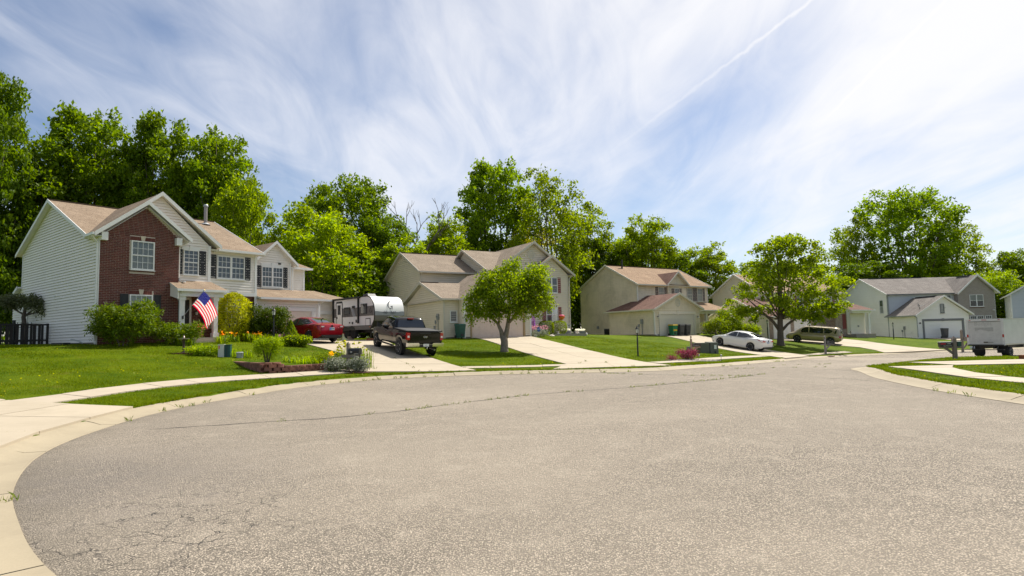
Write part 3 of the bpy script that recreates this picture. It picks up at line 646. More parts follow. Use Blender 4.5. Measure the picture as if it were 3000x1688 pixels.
def crack_weeds():
    pts = []
    for P, p in zip(CRP, (.9, .75, .3, .5, .4)):
        for q in P:
            if RND.random() < p and abs(sin(q[0] * 1.1) + sin(q[1] * .7)) > .35: pts.append((q[0] + RND.uniform(-.05, .05), q[1], H(q[0], q[1])))
    tufts("crack_weeds", pts, "small weeds growing along the cracks in the asphalt", 14, (.02, .07), .11, w=.007)
    T = np.gradient(EDGE, axis=0); pts = []
    for i, (p, t) in enumerate(zip(EDGE, T)):
        if p[0] > 20 or p[1] < 2: continue
        dens = .8 if (-7 < p[0] < 3 and p[1] > 20) else (.25 if p[1] > 12 else .06)
        for k in range(2):
            if RND.random() < dens * (.5 + .5 * sin(i * .35)):
                f = RND.random(); q = p + t * f; pts.append((q[0] + RND.uniform(-.04, .04), q[1] + RND.uniform(-.04, .04), H(q[0], q[1]) - .01))
    tufts("kerb_weeds", pts, "weeds growing in the joint between kerb and asphalt", 12, (.04, .13), .09)
    pts, pts2 = [], []; g = np.random.default_rng(8); N2 = np.stack([T[:, 1], -T[:, 0]], 1); N2 /= np.linalg.norm(N2, axis=1)[:, None]; q = EDGE + N2 * .3; N2[inside(q[:, 0], q[:, 1], EDGE)] *= -1
    A = [p + t * g.random() + n * g.uniform(.62, .72) for p, t, n in zip(EDGE, T, N2) if p[0] < 34 and p[1] > 2 for k in range(7)]; A = np.array(A); ok = np.ones(len(A), bool)
    for P_ in PAVED: ok &= ~inside(A[:, 0], A[:, 1], P_)
    A = A[ok]; pts = list(zip(A[:, 0], A[:, 1], HN(A[:, 0], A[:, 1]) + .08))
    tufts("verge_grass", pts, "ragged grass edge hanging over the back of the kerb", 9, (.04, .11), .06, M["blade"], .007, "grass")
    pts = []
    for o in drives[:2] + drives[5:6]:
        for s in o.children:
            vs = s.data.vertices
            for k in range(5):
                if RND.random() < .45:
                    i = RND.choice([0, 4, 20, 24]); j = RND.choice([0, 4, 20, 24]); a, b = vs[i].co, vs[j].co; q = a.lerp(b, RND.random())
                    if 24 < q.y < 31: pts.append((q.x, q.y, q.z - .01))
    tufts("driveway_weeds", pts, "weeds and grass in the joints of the concrete driveways", 12, (.03, .10), .08)
crack_weeds()
# ------------------------------------------------------------------ house builder
def interp_poly(poly, z):
    """x on a polyline [(x,z)...] with increasing z"""
    for (x0, z0), (x1, z1) in zip(poly[:-1], poly[1:]):
        if z <= z1 or (x1, z1) == poly[-1]:
            if z1 == z0: return x1
            t = min(max((z - z0) / (z1 - z0), 0), 1); return x0 + (x1 - x0) * t
    return poly[-1][0]
class House:
    def __init__(s, label, ang, C, base):
        s.base = base; s.trim = 'white'
        s.root = thing("house", label, "house", (C[0], C[1], base), radians(90 - ang))
    def P(s, u, v, z): return (u, v, z - s.base)
    def wallframe(s, A, B):
        A, B = np.array(A, float), np.array(B, float); d = (B - A) / np.linalg.norm(B - A); n = np.array([d[1], -d[0]])
        def W(t, out, z): p = A + d * t + n * out; return (p[0], p[1], z - s.base)
        return W, float(np.linalg.norm(B - A))
    def siding(s, A, B, left, right, mtl, planks=False, pitch=None, name="wall"):
        """lapped siding on the vertical wall A->B (outside on the right hand); left/right edges as (s,z) polylines"""
        pitch = pitch or (.152 if planks else .172); gap_ = .018 if planks else .024
        W, L = s.wallframe(A, B); z0 = left[0][1]; z1 = min(left[-1][1], right[-1][1])
        back = MB(); zs = sorted({z for _, z in left} | {z for _, z in right}); zs = [z for z in zs if z <= z1 + 1e-6]
        for a, b in zip(zs[:-1], zs[1:]):
            back.add([W(interp_poly(left, a + 1e-5), -.02, a), W(interp_poly(right, a + 1e-5), -.02, a), W(interp_poly(right, b - 1e-5), -.02, b), W(interp_poly(left, b - 1e-5), -.02, b)], [(0, 1, 2, 3)])
        allp = MB(); n = int(math.ceil((z1 - z0) / pitch)); wall = None
        if planks: wall = back.build(name, M[mtl], s.root)
        for k in range(n):
            a = z0 + k * pitch; b = min(a + pitch - gap_, z1 - .01)
            if b - a < .03: continue
            xa0, xa1 = interp_poly(left, a), interp_poly(right, a); xb0, xb1 = interp_poly(left, b), interp_poly(right, b)
            if xa1 - xa0 < .15: continue
            if xb1 < xb0: xb0 = xb1 = (xb0 + xb1) / 2
            o = .038 if planks else .046
            p = [W(xa0, -.01, a), W(xa1, 0, a), W(xa1, o, a), W(xa0, o, a), W(xb0, 0, b), W(xb1, 0, b), W(xb1, .004, b), W(xb0, .004, b)]
            if planks: MB().hexa(p).build("plank", M[mtl], wall)
            else: allp.hexa(p)
        if not planks:
            back.v += []; o = len(allp.v); allp.add(back.v, back.f); wall = allp.build(name, M[mtl], s.root)
        return wall
    def flat(s, A, B, left, right, mtl, name="wall", thick=.12):
        W, L = s.wallframe(A, B); z1 = min(left[-1][1], right[-1][1])
        zs = [z for z in sorted({z for _, z in left} | {z for _, z in right}) if z <= z1 + 1e-6]; mb = MB()
        ring = [(interp_poly(left, z), z) for z in zs] + [(interp_poly(right, z), z) for z in reversed(zs)]
        ring = [r for i, r in enumerate(ring) if i == 0 or abs(r[0] - ring[i - 1][0]) + abs(r[1] - ring[i - 1][1]) > 1e-4]
        n = len(ring); mb.v = [W(x, 0, z) for x, z in ring] + [W(x, -thick, z) for x, z in ring]
        mb.f = [tuple(range(n)), tuple(range(n, 2 * n))[::-1]] + [(i, n + i, n + (i + 1) % n, (i + 1) % n) for i in range(n)]
        return mb.build(name, M[mtl], s.root)
    def bricks(s, A, B, left, right, wall, holes=(), course=.085, length=.235, maxobj=10 ** 6, z_from=None):
        """single bricks proud of the mortar; the first maxobj (lowest rows excluded last) as objects, the rest joined"""
        W, L = s.wallframe(A, B); z0 = left[0][1]; z1 = min(left[-1][1], right[-1][1]); items = []
        k = 0
        while z0 + k * course + course < z1:
            a = z0 + k * course + .006; b = a + course - .012; l = max(interp_poly(left, a), interp_poly(left, b)) + .005; r = min(interp_poly(right, a), interp_poly(right, b)) - .005
            x = l - (length / 2 if k % 2 else 0) - RND.random() * .0; k += 1
            while x < r:
                xa, xb = max(x, l), min(x + length - .012, r); x += length
                if xb - xa < .04: continue
                cuts = [(xa, xb)]
                for h0, h1, g0, g1 in holes:
                    if b > g0 and a < g1:
                        cuts = [c for (p, q) in cuts for c in ((p, min(q, h0)), (max(p, h1), q)) if c[1] - c[0] > .04]
                items += [(p, q, a, b) for p, q in cuts]
        vis = sorted(items, key=lambda t: -(t[1] - t[0]) - (.5 if z_from and t[2] > z_from else 0))
        cache = {}; rest = MB()
        for i, (p, q, a, b) in enumerate(vis):
            o = .010 + RND.random() * .005; w = round(q - p, 2)
            if i < maxobj:
                if w not in cache:
                    mb = MB().box((0, 0, 0), (w, .022, b - a)); cache[w] = mb.mesh("brick", M["brick"])
                ob = link("brick", cache[w], wall)
                d = W(p, o, a); e = W(q, o, a); ob.location = d; ob.rotation_euler = (0, 0, atan2(e[1] - d[1], e[0] - d[0]))
            else:
                rest.hexa([W(p, -.01, a), W(q, -.01, a), W(q, o, a), W(p, o, a), W(p, -.01, b), W(q, -.01, b), W(q, o, b), W(p, o, b)])
        if rest.v: rest.build("brickwork", M["brick"], wall, kind="stuff")
    def soldier(s, A, B, x0, x1, z, h=.2, key=True, wall=None):
        """upright bricks over an opening, with keystone"""
        W, L = s.wallframe(A, B); n = int((x1 - x0) / .085); mid = (x0 + x1) / 2
        for i in range(n):
            a = x0 + i * .085 + .005; b = a + .075
            if key and abs((a + b) / 2 - mid) < .12: continue
            MB().hexa([W(a, 0, z), W(b, 0, z), W(b, .024, z), W(a, .024, z), W(a, 0, z + h), W(b, 0, z + h), W(b, .024, z + h), W(a, .024, z + h)]).build("brick", M["brick"], wall)
        if key: MB().hexa([W(mid - .07, 0, z - .01), W(mid + .07, 0, z - .01), W(mid + .07, .05, z - .01), W(mid - .07, .05, z - .01), W(mid - .12, 0, z + h + .06), W(mid + .12, 0, z + h + .06), W(mid + .12, .05, z + h + .06), W(mid - .12, .05, z + h + .06)]).build("keystone", M["keystone"], s.root)
    def wbox(s, W, x0, x1, o0, o1, z0, z1, mb=None):
        mb = mb if mb is not None else MB()
        return mb.hexa([W(x0, o0, z0), W(x1, o0, z0), W(x1, o1, z0), W(x0, o1, z0), W(x0, o0, z1), W(x1, o0, z1), W(x1, o1, z1), W(x0, o1, z1)])
    def window(s, A, B, x0, x1, z0, z1, units=1, cols=3, rows=2, frame="white", curtain=0, grid=(1, 1), out=.02, fixed=False, fw=.06):
        """double-hung window(s): frame > panes, muntins, sill"""
        W, L = s.wallframe(A, B); wu = (x1 - x0) / units; fr = MB(); zm = (z0 + z1) / 2
        for k in range(units):
            a, b = x0 + k * wu, x0 + (k + 1) * wu
            s.wbox(W, a, a + fw, 0, out + .07, z0, z1, fr); s.wbox(W, b - fw, b, 0, out + .07, z0, z1, fr)
            s.wbox(W, a + fw, b - fw, 0, out + .068, z1 - fw, z1, fr); s.wbox(W, a + fw, b - fw, 0, out + .068, z0, z0 + fw, fr)
            if not fixed: s.wbox(W, a + fw, b - fw, 0, out + .055, zm - .03, zm + .03, fr)
        root = fr.build("window", M[frame], s.root)
        s.wbox(W, x0 - .04, x1 + .04, 0, out + .10, z0 - .05, z0 - .004).build("sill", M[frame], root)
        for k in range(units):
            a, b = x0 + k * wu + fw, x0 + (k + 1) * wu - fw
            parts = ((z0 + fw, z1 - fw),) if fixed else ((z0 + fw, zm - .03), (zm + .03, z1 - fw))
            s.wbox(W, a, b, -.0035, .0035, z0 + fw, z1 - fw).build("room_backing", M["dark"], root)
            for j, (p, q) in enumerate(parts):
                o = out + (.022 if j == 0 else .034)
                MB().add([W(a, o, p), W(b, o, p), W(b, o, q), W(a, o, q)], [(0, 1, 2, 3)]).build("pane", M["cglass" if curtain else "glass"], root)
                if grid[min(j, 1)] and cols:
                    mu = MB()
                    for c in range(1, cols): x = a + (b - a) * c / cols; s.wbox(W, x - .010, x + .010, o + .003, o + .018, p, q, mu)
                    for r in range(1, rows): z = p + (q - p) * r / rows; s.wbox(W, a, b, o + .003, o + .016, z - .011, z + .011, mu)
                    mu.build("muntin", M[frame], root)
            if curtain:
                cz = z0 + fw if curtain >= 1 else z0 + fw + (z1 - z0) * (1 - curtain)
                n = 24; rows_ = [[W(a + (b - a) * i / n, .012 + .006 * sin(i * 1.9), z) for i in range(n + 1)] for z in (cz, z1 - fw)]
                MB().grid(rows_).build("curtain", M["curtain"], root, smooth=True)
        return root
    def shutter(s, A, B, x0, x1, z0, z1, mtl="shut"):
        W, L = s.wallframe(A, B); mb = MB(); st = .05
        s.wbox(W, x0, x1, 0, .03, z0, z1, mb)
        for a, b in ((x0, x0 + st), (x1 - st, x1)): s.wbox(W, a, b, .03, .048, z0, z1, mb)
        zm = z0 + (z1 - z0) * .52
        for z in (z0, zm - st / 2, z1 - st): s.wbox(W, x0 + st, x1 - st, .03, .046, z, z + st, mb)
        for p, q in ((z0 + st, zm - st / 2), (zm + st / 2, z1 - st)): s.wbox(W, x0 + st + .04, x1 - st - .04, .03, .042, p + .04, q - .04, mb)
        return mb.build("shutter", M[mtl], s.root)
    def board(s, A, B, x0, x1, z0, z1, mtl="white", name="trim_board", o=.05):
        W, L = s.wallframe(A, B); return s.wbox(W, x0, x1, 0, o, z0, z1).build(name, M[mtl], s.root)
    def roof(s, pts, mtl, name="roof_slope", t=.09):
        """one roof slope: polygon of (u,v,z); first edge is the eave"""
        P = [Vector(s.P(*p)) for p in pts]; e = (P[1] - P[0]).normalized(); n = Vector((0, 0, 0))
        for i in range(len(P)): a, b = P[i] - P[0], P[(i + 1) % len(P)] - P[0]; n += a.cross(b)
        n.normalize()
        if n.z < 0: n = -n; P = P[::-1]
        up = n.cross(e).normalized(); up = -up if up.z < 0 else up
        me = bpy.data.meshes.new(name); k = len(P); top = [p + n * .02 for p in P]; bot = [p - n * (t - .02) for p in P]
        me.from_pydata(top + bot, [], [tuple(range(k)), tuple(range(k, 2 * k))[::-1]] + [(i, k + i, k + (i + 1) % k, (i + 1) % k) for i in range(k)])
        uv = me.uv_layers.new(name="UVMap"); o0 = P[0]
        for poly in me.polygons:
            for li in poly.loop_indices: q = me.vertices[me.loops[li].vertex_index].co - o0; uv.data[li].uv = (q.dot(e), q.dot(up))
        me.materials.append(M[mtl]); me.materials.append(M[s.trim]); me.polygons.foreach_set('material_index', [0] + [1] * (k + 1)); me.update(); return link(name, me, s.root)
    def bar(s, name, p, q, w, h, mtl, dz=0.):
        p, q = s.P(*p), s.P(*q); return MB().bar((p[0], p[1], p[2] + dz), (q[0], q[1], q[2] + dz), w, h).build(name, M[mtl], s.root)
    def gable_trim(s, l, pk, r, mtl="white", w=.03, h=.19):
        """two rake boards l->pk->r under the roof edge, mitred at the peak"""
        for a, b in ((l, pk), (r, pk)): 
            A_, B_ = Vector(s.P(*a)), Vector(s.P(*b)); nrm = (B_ - A_).cross(Vector((0, 0, 1))).normalized() * w / 2
            o_ = Vector((0, -.035, 0)) if abs(a[1] - b[1]) < 1e-6 else Vector((-.035 if a[0] < 8 else .035, 0, 0)); A_ += o_; B_ += o_; A_.z += .03; B_.z += .03; dn = Vector((0, 0, -h))
            MB().hexa([A_ - nrm + dn, A_ + nrm + dn, B_ + nrm + dn, B_ - nrm + dn, A_ - nrm, A_ + nrm, B_ + nrm, B_ - nrm]).build("rake_board", M[mtl], s.root)
    def gutter(s, p, q, mtl="white"):
        g = s.bar("gutter", p, q, .12, .13, mtl, -.05); return g
    def soffit(s, pts, mtl="white"): # horizontal board under the eave
        P = [Vector(s.P(*p)) for p in pts]; return MB().prism(P, (0, 0, .02)).build("soffit", M[mtl], s.root)
    def downspout(s, path, mtl="white"):
        P = [s.P(*p) for p in path]; mb = MB()
        for a, b in zip(P[:-1], P[1:]): mb.bar(a, b, .08, .07)
        return mb.build("downspout", M[mtl], s.root)
    def corner(s, u, v, z0, z1, mtl="white", w=.10): # L-shaped corner post
        return MB().box(s.P(u - w / 2, v - w / 2, z0), s.P(u + w / 2, v + w / 2, z1)).build("corner_post", M[mtl], s.root)
    def found(s, u0, v0, u1, v1, h=.16):
        return MB().box(s.P(u0 + .03, v0 + .03, s.base - .5), s.P(u1 - .03, v1 - .03, s.base + h)).build("foundation", M["found"], s.root)
    def garage_door(s, A, B, x0, x1, z0, z1, mtl, cols=8, secs=4, panels=True):
        W, L = s.wallframe(A, B); root = s.wbox(W, x0, x1, -.05, -.02, z0, z1).build("garage_door", M[mtl], s.root); hh = (z1 - z0) / secs
        for k in range(secs):
            a, b = z0 + k * hh + .006, z0 + (k + 1) * hh - .006; mb = MB(); s.wbox(W, x0 + .01, x1 - .01, -.02, .005, a, b, mb)
            if panels:
                wc = (x1 - x0 - .1) / cols
                for c in range(cols):
                    p, q = x0 + .05 + c * wc + .05, x0 + .05 + (c + 1) * wc - .05
                    for (e, f, g, h_) in ((p, q, a + .09, a + .11), (p, q, b - .11, b - .09), (p, p + .02, a + .11, b - .11), (q - .02, q, a + .11, b - .11)): s.wbox(W, e, f, .005, .018, g, h_, mb)
                    s.wbox(W, p + .06, q - .06, .005, .012, a + .16, b - .16, mb)
            mb.build("door_panel", M[mtl], root)
        return root
    def round_vent(s, A, B, x, z, rx, rz, mtl="vent"):
        W, L = s.wallframe(A, B); n = 20; mb = MB()
        o = len(mb.v)
        for r in (1.0, .8):
            for d in (.0, .07): mb.v += [W(x + rx * r * cos(2 * pi * k / n), d, z + rz * r * sin(2 * pi * k / n)) for k in range(n)]
        for k in range(n):
            j = (k + 1) % n; mb.f += [(k, j, n + j, n + k), (n + k, n + j, 3 * n + j, 3 * n + k), (3 * n + k, 3 * n + j, 2 * n + j, 2 * n + k)]
        root = mb.build("gable_vent", M[mtl], s.root)
        for i in range(-4, 5):
            zz = i * rz * .17; hw = rx * .8 * sqrt(max(0, 1 - (zz / (rz * .8)) ** 2))
            if hw > .05: s.wbox(W, x - hw, x + hw, 0, .05, z + zz - .02, z + zz + .02).build("slat", M[mtl], root)
    def wall_box(s, A, B, x, z, w, h, d, mtl, name):
        W, L = s.wallframe(A, B); return s.wbox(W, x - w / 2, x + w / 2, .01, d, z - h / 2, z + h / 2).build(name, M[mtl], s.root)
    def meter(s, A, B, x, zg, top, mtl="grey_box", group=None):
        """electric meter: box with round glass, pipe down, small box"""
        W, L = s.wallframe(A, B); root = s.wbox(W, x - .15, x + .15, .02, .15, top - .45, top).build("meter_box", M[mtl], s.root)
        c = W(x - .02, .15, top - .2); d = W(x - .02, .21, top - .2)
        MB().tube([c, d], .085, 12).build("meter_dial", M["galv"], root)
        MB().tube([W(x, .08, zg), W(x, .08, top - .45)], .035, 8).build("conduit", M[mtl], root)
        s.wbox(W, x - .55, x - .37, .02, .12, top - .75, top - .48).build("phone_box", M[mtl], root)
        MB().tube([W(x - .46, .06, zg), W(x - .46, .06, top - .75)], .015, 6).build("cable", M[mtl], root)
    def lantern(s, A, B, x, z):
        W, L = s.wallframe(A, B); root = MB().tube([W(x, .02, z), W(x, .13, z + .12), W(x, .17, z + .03)], .014, 6).build("wall_lantern", M["black"], s.root)
        c = W(x, .17, z); MB().lathe([(.03, -.16), (.065, -.14), (.075, .02), (.02, .06)], 8, c).build("lantern_glass", M["lamp"], root)
        MB().lathe([(.085, .02), (.06, .06), (.015, .1)], 8, c).build("lantern_cap", M["black"], root)
# ================================================================== house 1: brick gable and cream siding
def house_one():
    h = House("two storey house with red brick gable front, cream siding and black shutters", H1A, H1C, 1.6)
    b = 1.6
    # side wall (u=0), rear to front
    A, B = (0, 14.4), (0, 0)
    h.siding(A, B, [(0, b + .12), (0, 4.45), (1.75, 5.10), (1.751, 7.32), (7.2, 9.70)], [(14.4, b + .12), (14.4, 6.98), (13.2, 7.04), (7.2, 9.70)], "sid1", True)
    h.board(A, B, 14.27, 14.42, b + .1, 7.0, "white", "corner_board", .045)
    h.board(A, B, 1.72, 1.84, 5.1, 7.3, "white", "corner_board", .045)
    h.wall_box(A, B, 5.4, 4.25, .16, .16, .06, "offw", "vent_cap"); h.wall_box(A, B, 8.0, 4.3, .12, .14, .05, "white", "vent_cap")
    # dark hood vent with cable
    W, _ = h.wallframe(A, B)
    hv = MB().hexa([W(3.05, .02, 4.28), W(3.4, .02, 4.28), W(3.4, .34, 4.26), W(3.05, .34, 4.26), W(3.1, .02, 4.52), W(3.35, .02, 4.52), W(3.35, .10, 4.46), W(3.1, .10, 4.46)]).build("wall_light", M["black"], h.root)
    MB().tube([W(3.25, .04, 4.3), W(3.25, .04, 3.1), W(3.3, .04, 1.8)], .012, 5).build("cable", M["grey_box"], hv)
    # rear lean-to end and body
    h.flat((13.4, 14.3), (0, 14.3), [(0, b), (0, 4.45)], [(13.4, b), (13.4, 4.45)], "sid1")
    h.roof([(-.25, 14.75, 4.36), (9, 14.75, 4.36), (9, 12.65, 5.22), (-.25, 12.65, 5.22)], "sh_tan")
    h.gable_trim((-.22, 14.75, 4.42), (-.22, 12.65, 5.26), (-.22, 12.66, 5.26))
    # front gable in siding (v=.5), full gable behind brick
    h.siding((0, .5), (5.6, .5), [(0, 4.85), (0, 7.0), (2.9, 9.50)], [(5.6, 4.85), (5.6, 7.0), (2.9, 9.50)], "sid1", True)
    h.board((0, .5), (5.6, .5), 5.46, 5.62, 4.4, 7.05, "white", "corner_board", .05)
    # main right section (v=1)
    h.siding((5.6, 1.), (8.66, 1.), [(0, 4.42), (0, 7.0)], [(3.06, 4.42), (3.06, 7.0)], "sid1", True)
    h.flat((5.6, .5), (5.6, 1.0), [(0, 4.4), (0, 7.0)], [(.5, 4.4), (.5, 7.0)], "sid1")
    h.board((5.6, 1.), (8.66, 1.), 2.94, 3.08, 1.7, 7.0, "white", "corner_board", .05)
    h.board((3.7, 1.), (8.66, 1.), 1.8, 4.98, 4.30, 4.50, "white", "band_board", .06)
    # brick front
    hole1, hole2 = (1.34, 2.47, 5.36, 6.86), (1.32, 2.44, 2.55, 4.10)
    L_, R_ = [(0, b), (0, 7.1), (2.03, 8.72)], [(3.7, b), (3.7, 7.3), (2.03, 8.72)]
    bw = h.flat((0, 0), (3.7, 0), L_, R_, "mortar", "brick_wall", .48)
    h.bricks((0, 0), (3.7, 0), [(0, b), (0, 7.0), (1.95, 8.6)], [(3.7, b), (3.7, 7.2), (2.11, 8.6)], bw, [(1.3, 2.5, 5.2, 7.08), (1.28, 2.48, 2.4, 4.32)], maxobj=300)
    h.soldier((0, 0), (3.7, 0), 1.31, 2.51, 6.88, .19, True, bw); h.soldier((0, 0), (3.7, 0), 1.29, 2.47, 4.12, .19, True, bw); h.soldier((0, 0), (3.7, 0), 1.29, 2.51, 5.27, .07, False, bw)
    A, B = (0, 0), (3.7, 0)
    h.window(A, B, 1.36, 2.45, 5.38, 6.86, 1, 4, 2, curtain=.99)
    h.window(A, B, 1.34, 2.42, 2.62, 4.10, 1, 4, 2, curtain=.55)
    h.shutter(A, B, .93, 1.29, 2.62, 4.12); h.shutter(A, B, 2.47, 2.83, 2.62, 4.12)
    # lower level behind the porch: brick with door, v=1.2
    lw = h.flat((3.7, 1.2), (8.66, 1.2), [(0, b), (0, 4.4)], [(4.96, b), (4.96, 4.4)], "mortar", "brick_wall", .3)
    h.bricks((3.7, 1.2), (8.66, 1.2), [(0, b + .1), (0, 4.38)], [(4.96, b + .1), (4.96, 4.38)], lw, [(.10, 1.22, b, 4.2), (2.1, 4.3, 2.4, 4.38)], maxobj=0)
    h.soldier((3.7, 1.2), (8.66, 1.2), 2.2, 4.2, 4.12, .2, True, lw)
    A, B = (3.7, 1.2), (8.66, 1.2)
    dr = h.board(A, B, .22, 1.10, 1.95, 4.0, "black", "front_door", .04)
    W, _ = h.wallframe(A, B)
    for x0 in (.32, .70):
        for z0, z1 in ((2.1, 2.7), (2.85, 3.75)): h.wbox(W, x0, x0 + .28, .04, .055, z0, z1).build("panel", M["shut"], dr)
    MB().lathe([(.01, 0), (.035, .02), (.04, .05), (.02, .08)], 10, W(1.0, .04, 2.95), 'y').build("handle", mat("brass", (.6, .4, .15), .3, 1.0), dr)
    for x0, x1, z0, z1 in ((.12, .22, 1.95, 4.1), (1.10, 1.21, 1.95, 4.1), (.12, 1.21, 4.0, 4.12)): h.wbox(W, x0, x1, 0, .07, z0, z1).build("door_frame", M["white"], dr)
    h.window(A, B, 2.25, 4.15, 2.62, 4.10, 2, 3, 2)
    h.shutter(A, B, 1.82, 2.2, 2.62, 4.1); h.shutter(A, B, 4.2, 4.55, 2.62, 4.1)
    h.lantern(A, B, 1.45, 3.3)
    # upper windows
    A, B = (0, .5), (5.6, .5)
    h.window(A, B, 4.12, 4.94, 5.33, 6.72, 1, 3, 3, fw=.05); h.shutter(A, B, 4.98, 5.35, 5.35, 6.72); h.shutter(A, B, 3.74, 4.08, 5.35, 6.72)
    h.board(A, B, 4.05, 5.0, 6.72, 6.9, "white", "header", .06); h.board(A, B, 4.44, 4.62, 6.72, 6.96, "white", "keystone", .09)
    A, B = (5.6, 1.), (8.66, 1.)
    h.window(A, B, .62, 2.28, 5.28, 6.63, 2, 3, 2); h.shutter(A, B, .20, .58, 5.28, 6.66); h.shutter(A, B, 2.32, 2.66, 5.28, 6.66)
    # roofs
    zr, zv = 9.8, 7.2
    h.roof([(-.28, .62, 6.9), (8.98, .62, 6.9), (8.98, zv, zr), (-.28, zv, zr)], "sh_tan")
    h.roof([(8.98, 13.1, 7.2), (-.28, 13.1, 7.2), (-.28, zv, zr), (8.98, zv, zr)], "sh_tan")
    h.gable_trim((-.27, .9, 7.06), (-.27, zv, zr + .02), (-.27, 13.1, 7.22)); h.gable_trim((8.97, .7, 6.95), (8.97, zv, zr + .02), (8.97, 13.1, 7.22))
    h.bar("ridge_cap", (-.28, zv, zr + .02), (8.98, zv, zr + .02), .26, .05, "sh_tan")
    h.gutter((6.1, .58, 6.95), (8.98, .58, 6.95)); h.soffit([(6.0, .6, 6.82), (8.98, .6, 6.82), (8.98, 1.05, 6.82), (6.0, 1.05, 6.82)])
    # nested gables
    h.roof([(-.32, -.3, 7.02), (-.32, .95, 7.02), (2.9, 6.8, 9.6), (2.9, .22, 9.6), (2.03, .22, 8.90), (2.03, -.3, 8.90)], "sh_tan")
    h.roof([(4.24, .55, 7.14), (4.24, -.3, 7.14), (2.03, -.3, 8.90), (2.03, .55, 8.90)], "sh_tan")
    h.roof([(6.12, .8, 7.03), (6.12, .22, 7.03), (2.9, .22, 9.6), (2.9, 6.8, 9.6)], "sh_tan")
    h.gable_trim((-.32, -.29, 7.06), (2.03, -.29, 8.96), (4.24, -.29, 7.18), h=.22); h.gable_trim((2.03, .235, 8.92), (2.9, .235, 9.66), (6.12, .235, 7.07), h=.22)
    h.gutter((-.36, -.3, 7.04), (-.36, 1.0, 7.04)); h.soffit([(-.34, -.28, 6.9), (0.02, -.28, 6.9), (.02, 1.4, 6.9), (-.34, 1.4, 6.9)])
    for u0, u1, z in ((-.02, .26, 6.72), (3.46, 3.74, 6.8)): MB().box(h.P(u0, -.27, z), h.P(u1, -.012, z + .4)).build("eave_return", M["white"], h.root)
    for u0, u1, v, z0, z1 in ((.03, 2.0, -.25, 6.98, 8.62), (2.06, 4.1, -.25, 8.62, 7.0)):   # sloping soffit under the brick gable rake
        MB().hexa([h.P(u0, v, z0), h.P(u1, v, z1), h.P(u1, -.01, z1), h.P(u0, -.01, z0), h.P(u0, v, z0 + .02), h.P(u1, v, z1 + .02), h.P(u1, -.01, z1 + .02), h.P(u0, -.01, z0 + .02)]).build("soffit", M["white"], h.root)
    h.downspout([(-.33, -.05, 6.98), (-.33, -.05, 6.85), (-.09, .04, 6.6), (-.09, .04, 1.75), (-.12, -.25, 1.68)])
    h.downspout([(4.1, -.1, 7.05), (3.86, .36, 6.85), (3.86, .36, 4.95), (4.0, -.1, 4.88)])
    h.downspout([(3.48, -.98, 4.34), (3.48, -.72, 4.12), (3.48, -.72, 1.8)])
    # metal flue on the roof
    fl = MB().tube([h.P(8.0, 6.2, 9.2), h.P(8.0, 6.2, 10.6)], .11, 12).build("flue_pipe", M["zinc"], h.root); MB().lathe([(.15, 0), (.15, .1), (.1, .16)], 12, h.P(8.0, 6.2, 10.55)).build("cap", M["galv"], fl)
    MB().lathe([(.3, 0), (.12, .12)], 12, h.P(8.0, 6.2, 9.36)).build("flashing", M["galv"], fl)
    # porch
    h.roof([(3.25, -.95, 4.42), (5.92, -.95, 4.42), (5.62, .55, 5.02), (3.25, .55, 5.02)], "sh_tan"); h.gutter((3.22, -.97, 4.42), (5.95, -.97, 4.42))
    MB().box(h.P(3.42, -.82, 4.05), h.P(5.75, -.55, 4.34)).build("porch_beam", M["white"], h.root); MB().box(h.P(5.5, -.55, 4.05), h.P(5.74, 1.1, 4.3)).build("porch_beam", M["white"], h.root)
    MB().box(h.P(3.42, -.55, 4.27), h.P(5.5, 1.1, 4.33)).build("porch_ceiling", M["offw"], h.root)
    MB().hexa([h.P(3.28, -.9, 3.9), h.P(3.36, -.9, 3.9), h.P(3.36, .45, 4.2), h.P(3.28, .45, 4.2), h.P(3.28, -.9, 4.42), h.P(3.36, -.9, 4.42), h.P(3.36, .45, 4.95), h.P(3.28, .45, 4.95)]).build("porch_cheek", M["sid1"], h.root)
    MB().box(h.P(3.15, .0, 4.9), h.P(3.75, .55, 5.08)).build("flashing", M["greytrim"], h.root)
    for u in (3.63, 5.38):
        c = MB().box(h.P(u - .11, -.71, 1.9), h.P(u + .11, -.49, 4.05)).build("porch_column", M["white"], h.root)
        for z0, z1, w in ((1.85, 2.1, .16), (3.85, 4.05, .15)): MB().box(h.P(u - w, -.6 - w, z0), h.P(u + w, -.6 + w, z1)).build("collar", M["white"], c)
    MB().box(h.P(3.4, -.95, b - .4), h.P(5.85, 1.2, 1.86)).build("porch_slab", M["found"], h.root)
    MB().box(h.P(3.9, -1.3, b - .5), h.P(5.2, -.955, 1.68)).build("step", M["walk"], h.root)
    # wing over the garage (v=3)
    A, B = (8.66, 3.0), (12.25, 3.0)
    h.siding(A, B, [(0, 4.7), (0, 6.75), (.84, 6.76), (2.38, 8.05)], [(3.59, 4.7), (3.59, 6.98), (2.38, 8.05)], "sid1", True)
    h.window(A, B, 1.46, 2.98, 5.12, 6.48, 2, 3, 2); h.shutter(A, B, 1.10, 1.42, 5.12, 6.5); h.shutter(A, B, 3.02, 3.34, 5.12, 6.5)
    h.board(A, B, 1.42, 3.02, 6.48, 6.68, "white", "header", .06); h.board(A, B, 2.13, 2.31, 6.46, 6.74, "white", "keystone", .09); h.board(A, B, 1.42, 3.02, 5.0, 5.1, "white", "sill_board", .07)
    h.board(A, B, 3.49, 3.61, 4.7, 6.8, "white", "corner_board", .05)
    cm = h.wall_box(A, B, 2.72, 6.72, .14, .1, .16, "black", "security_camera")
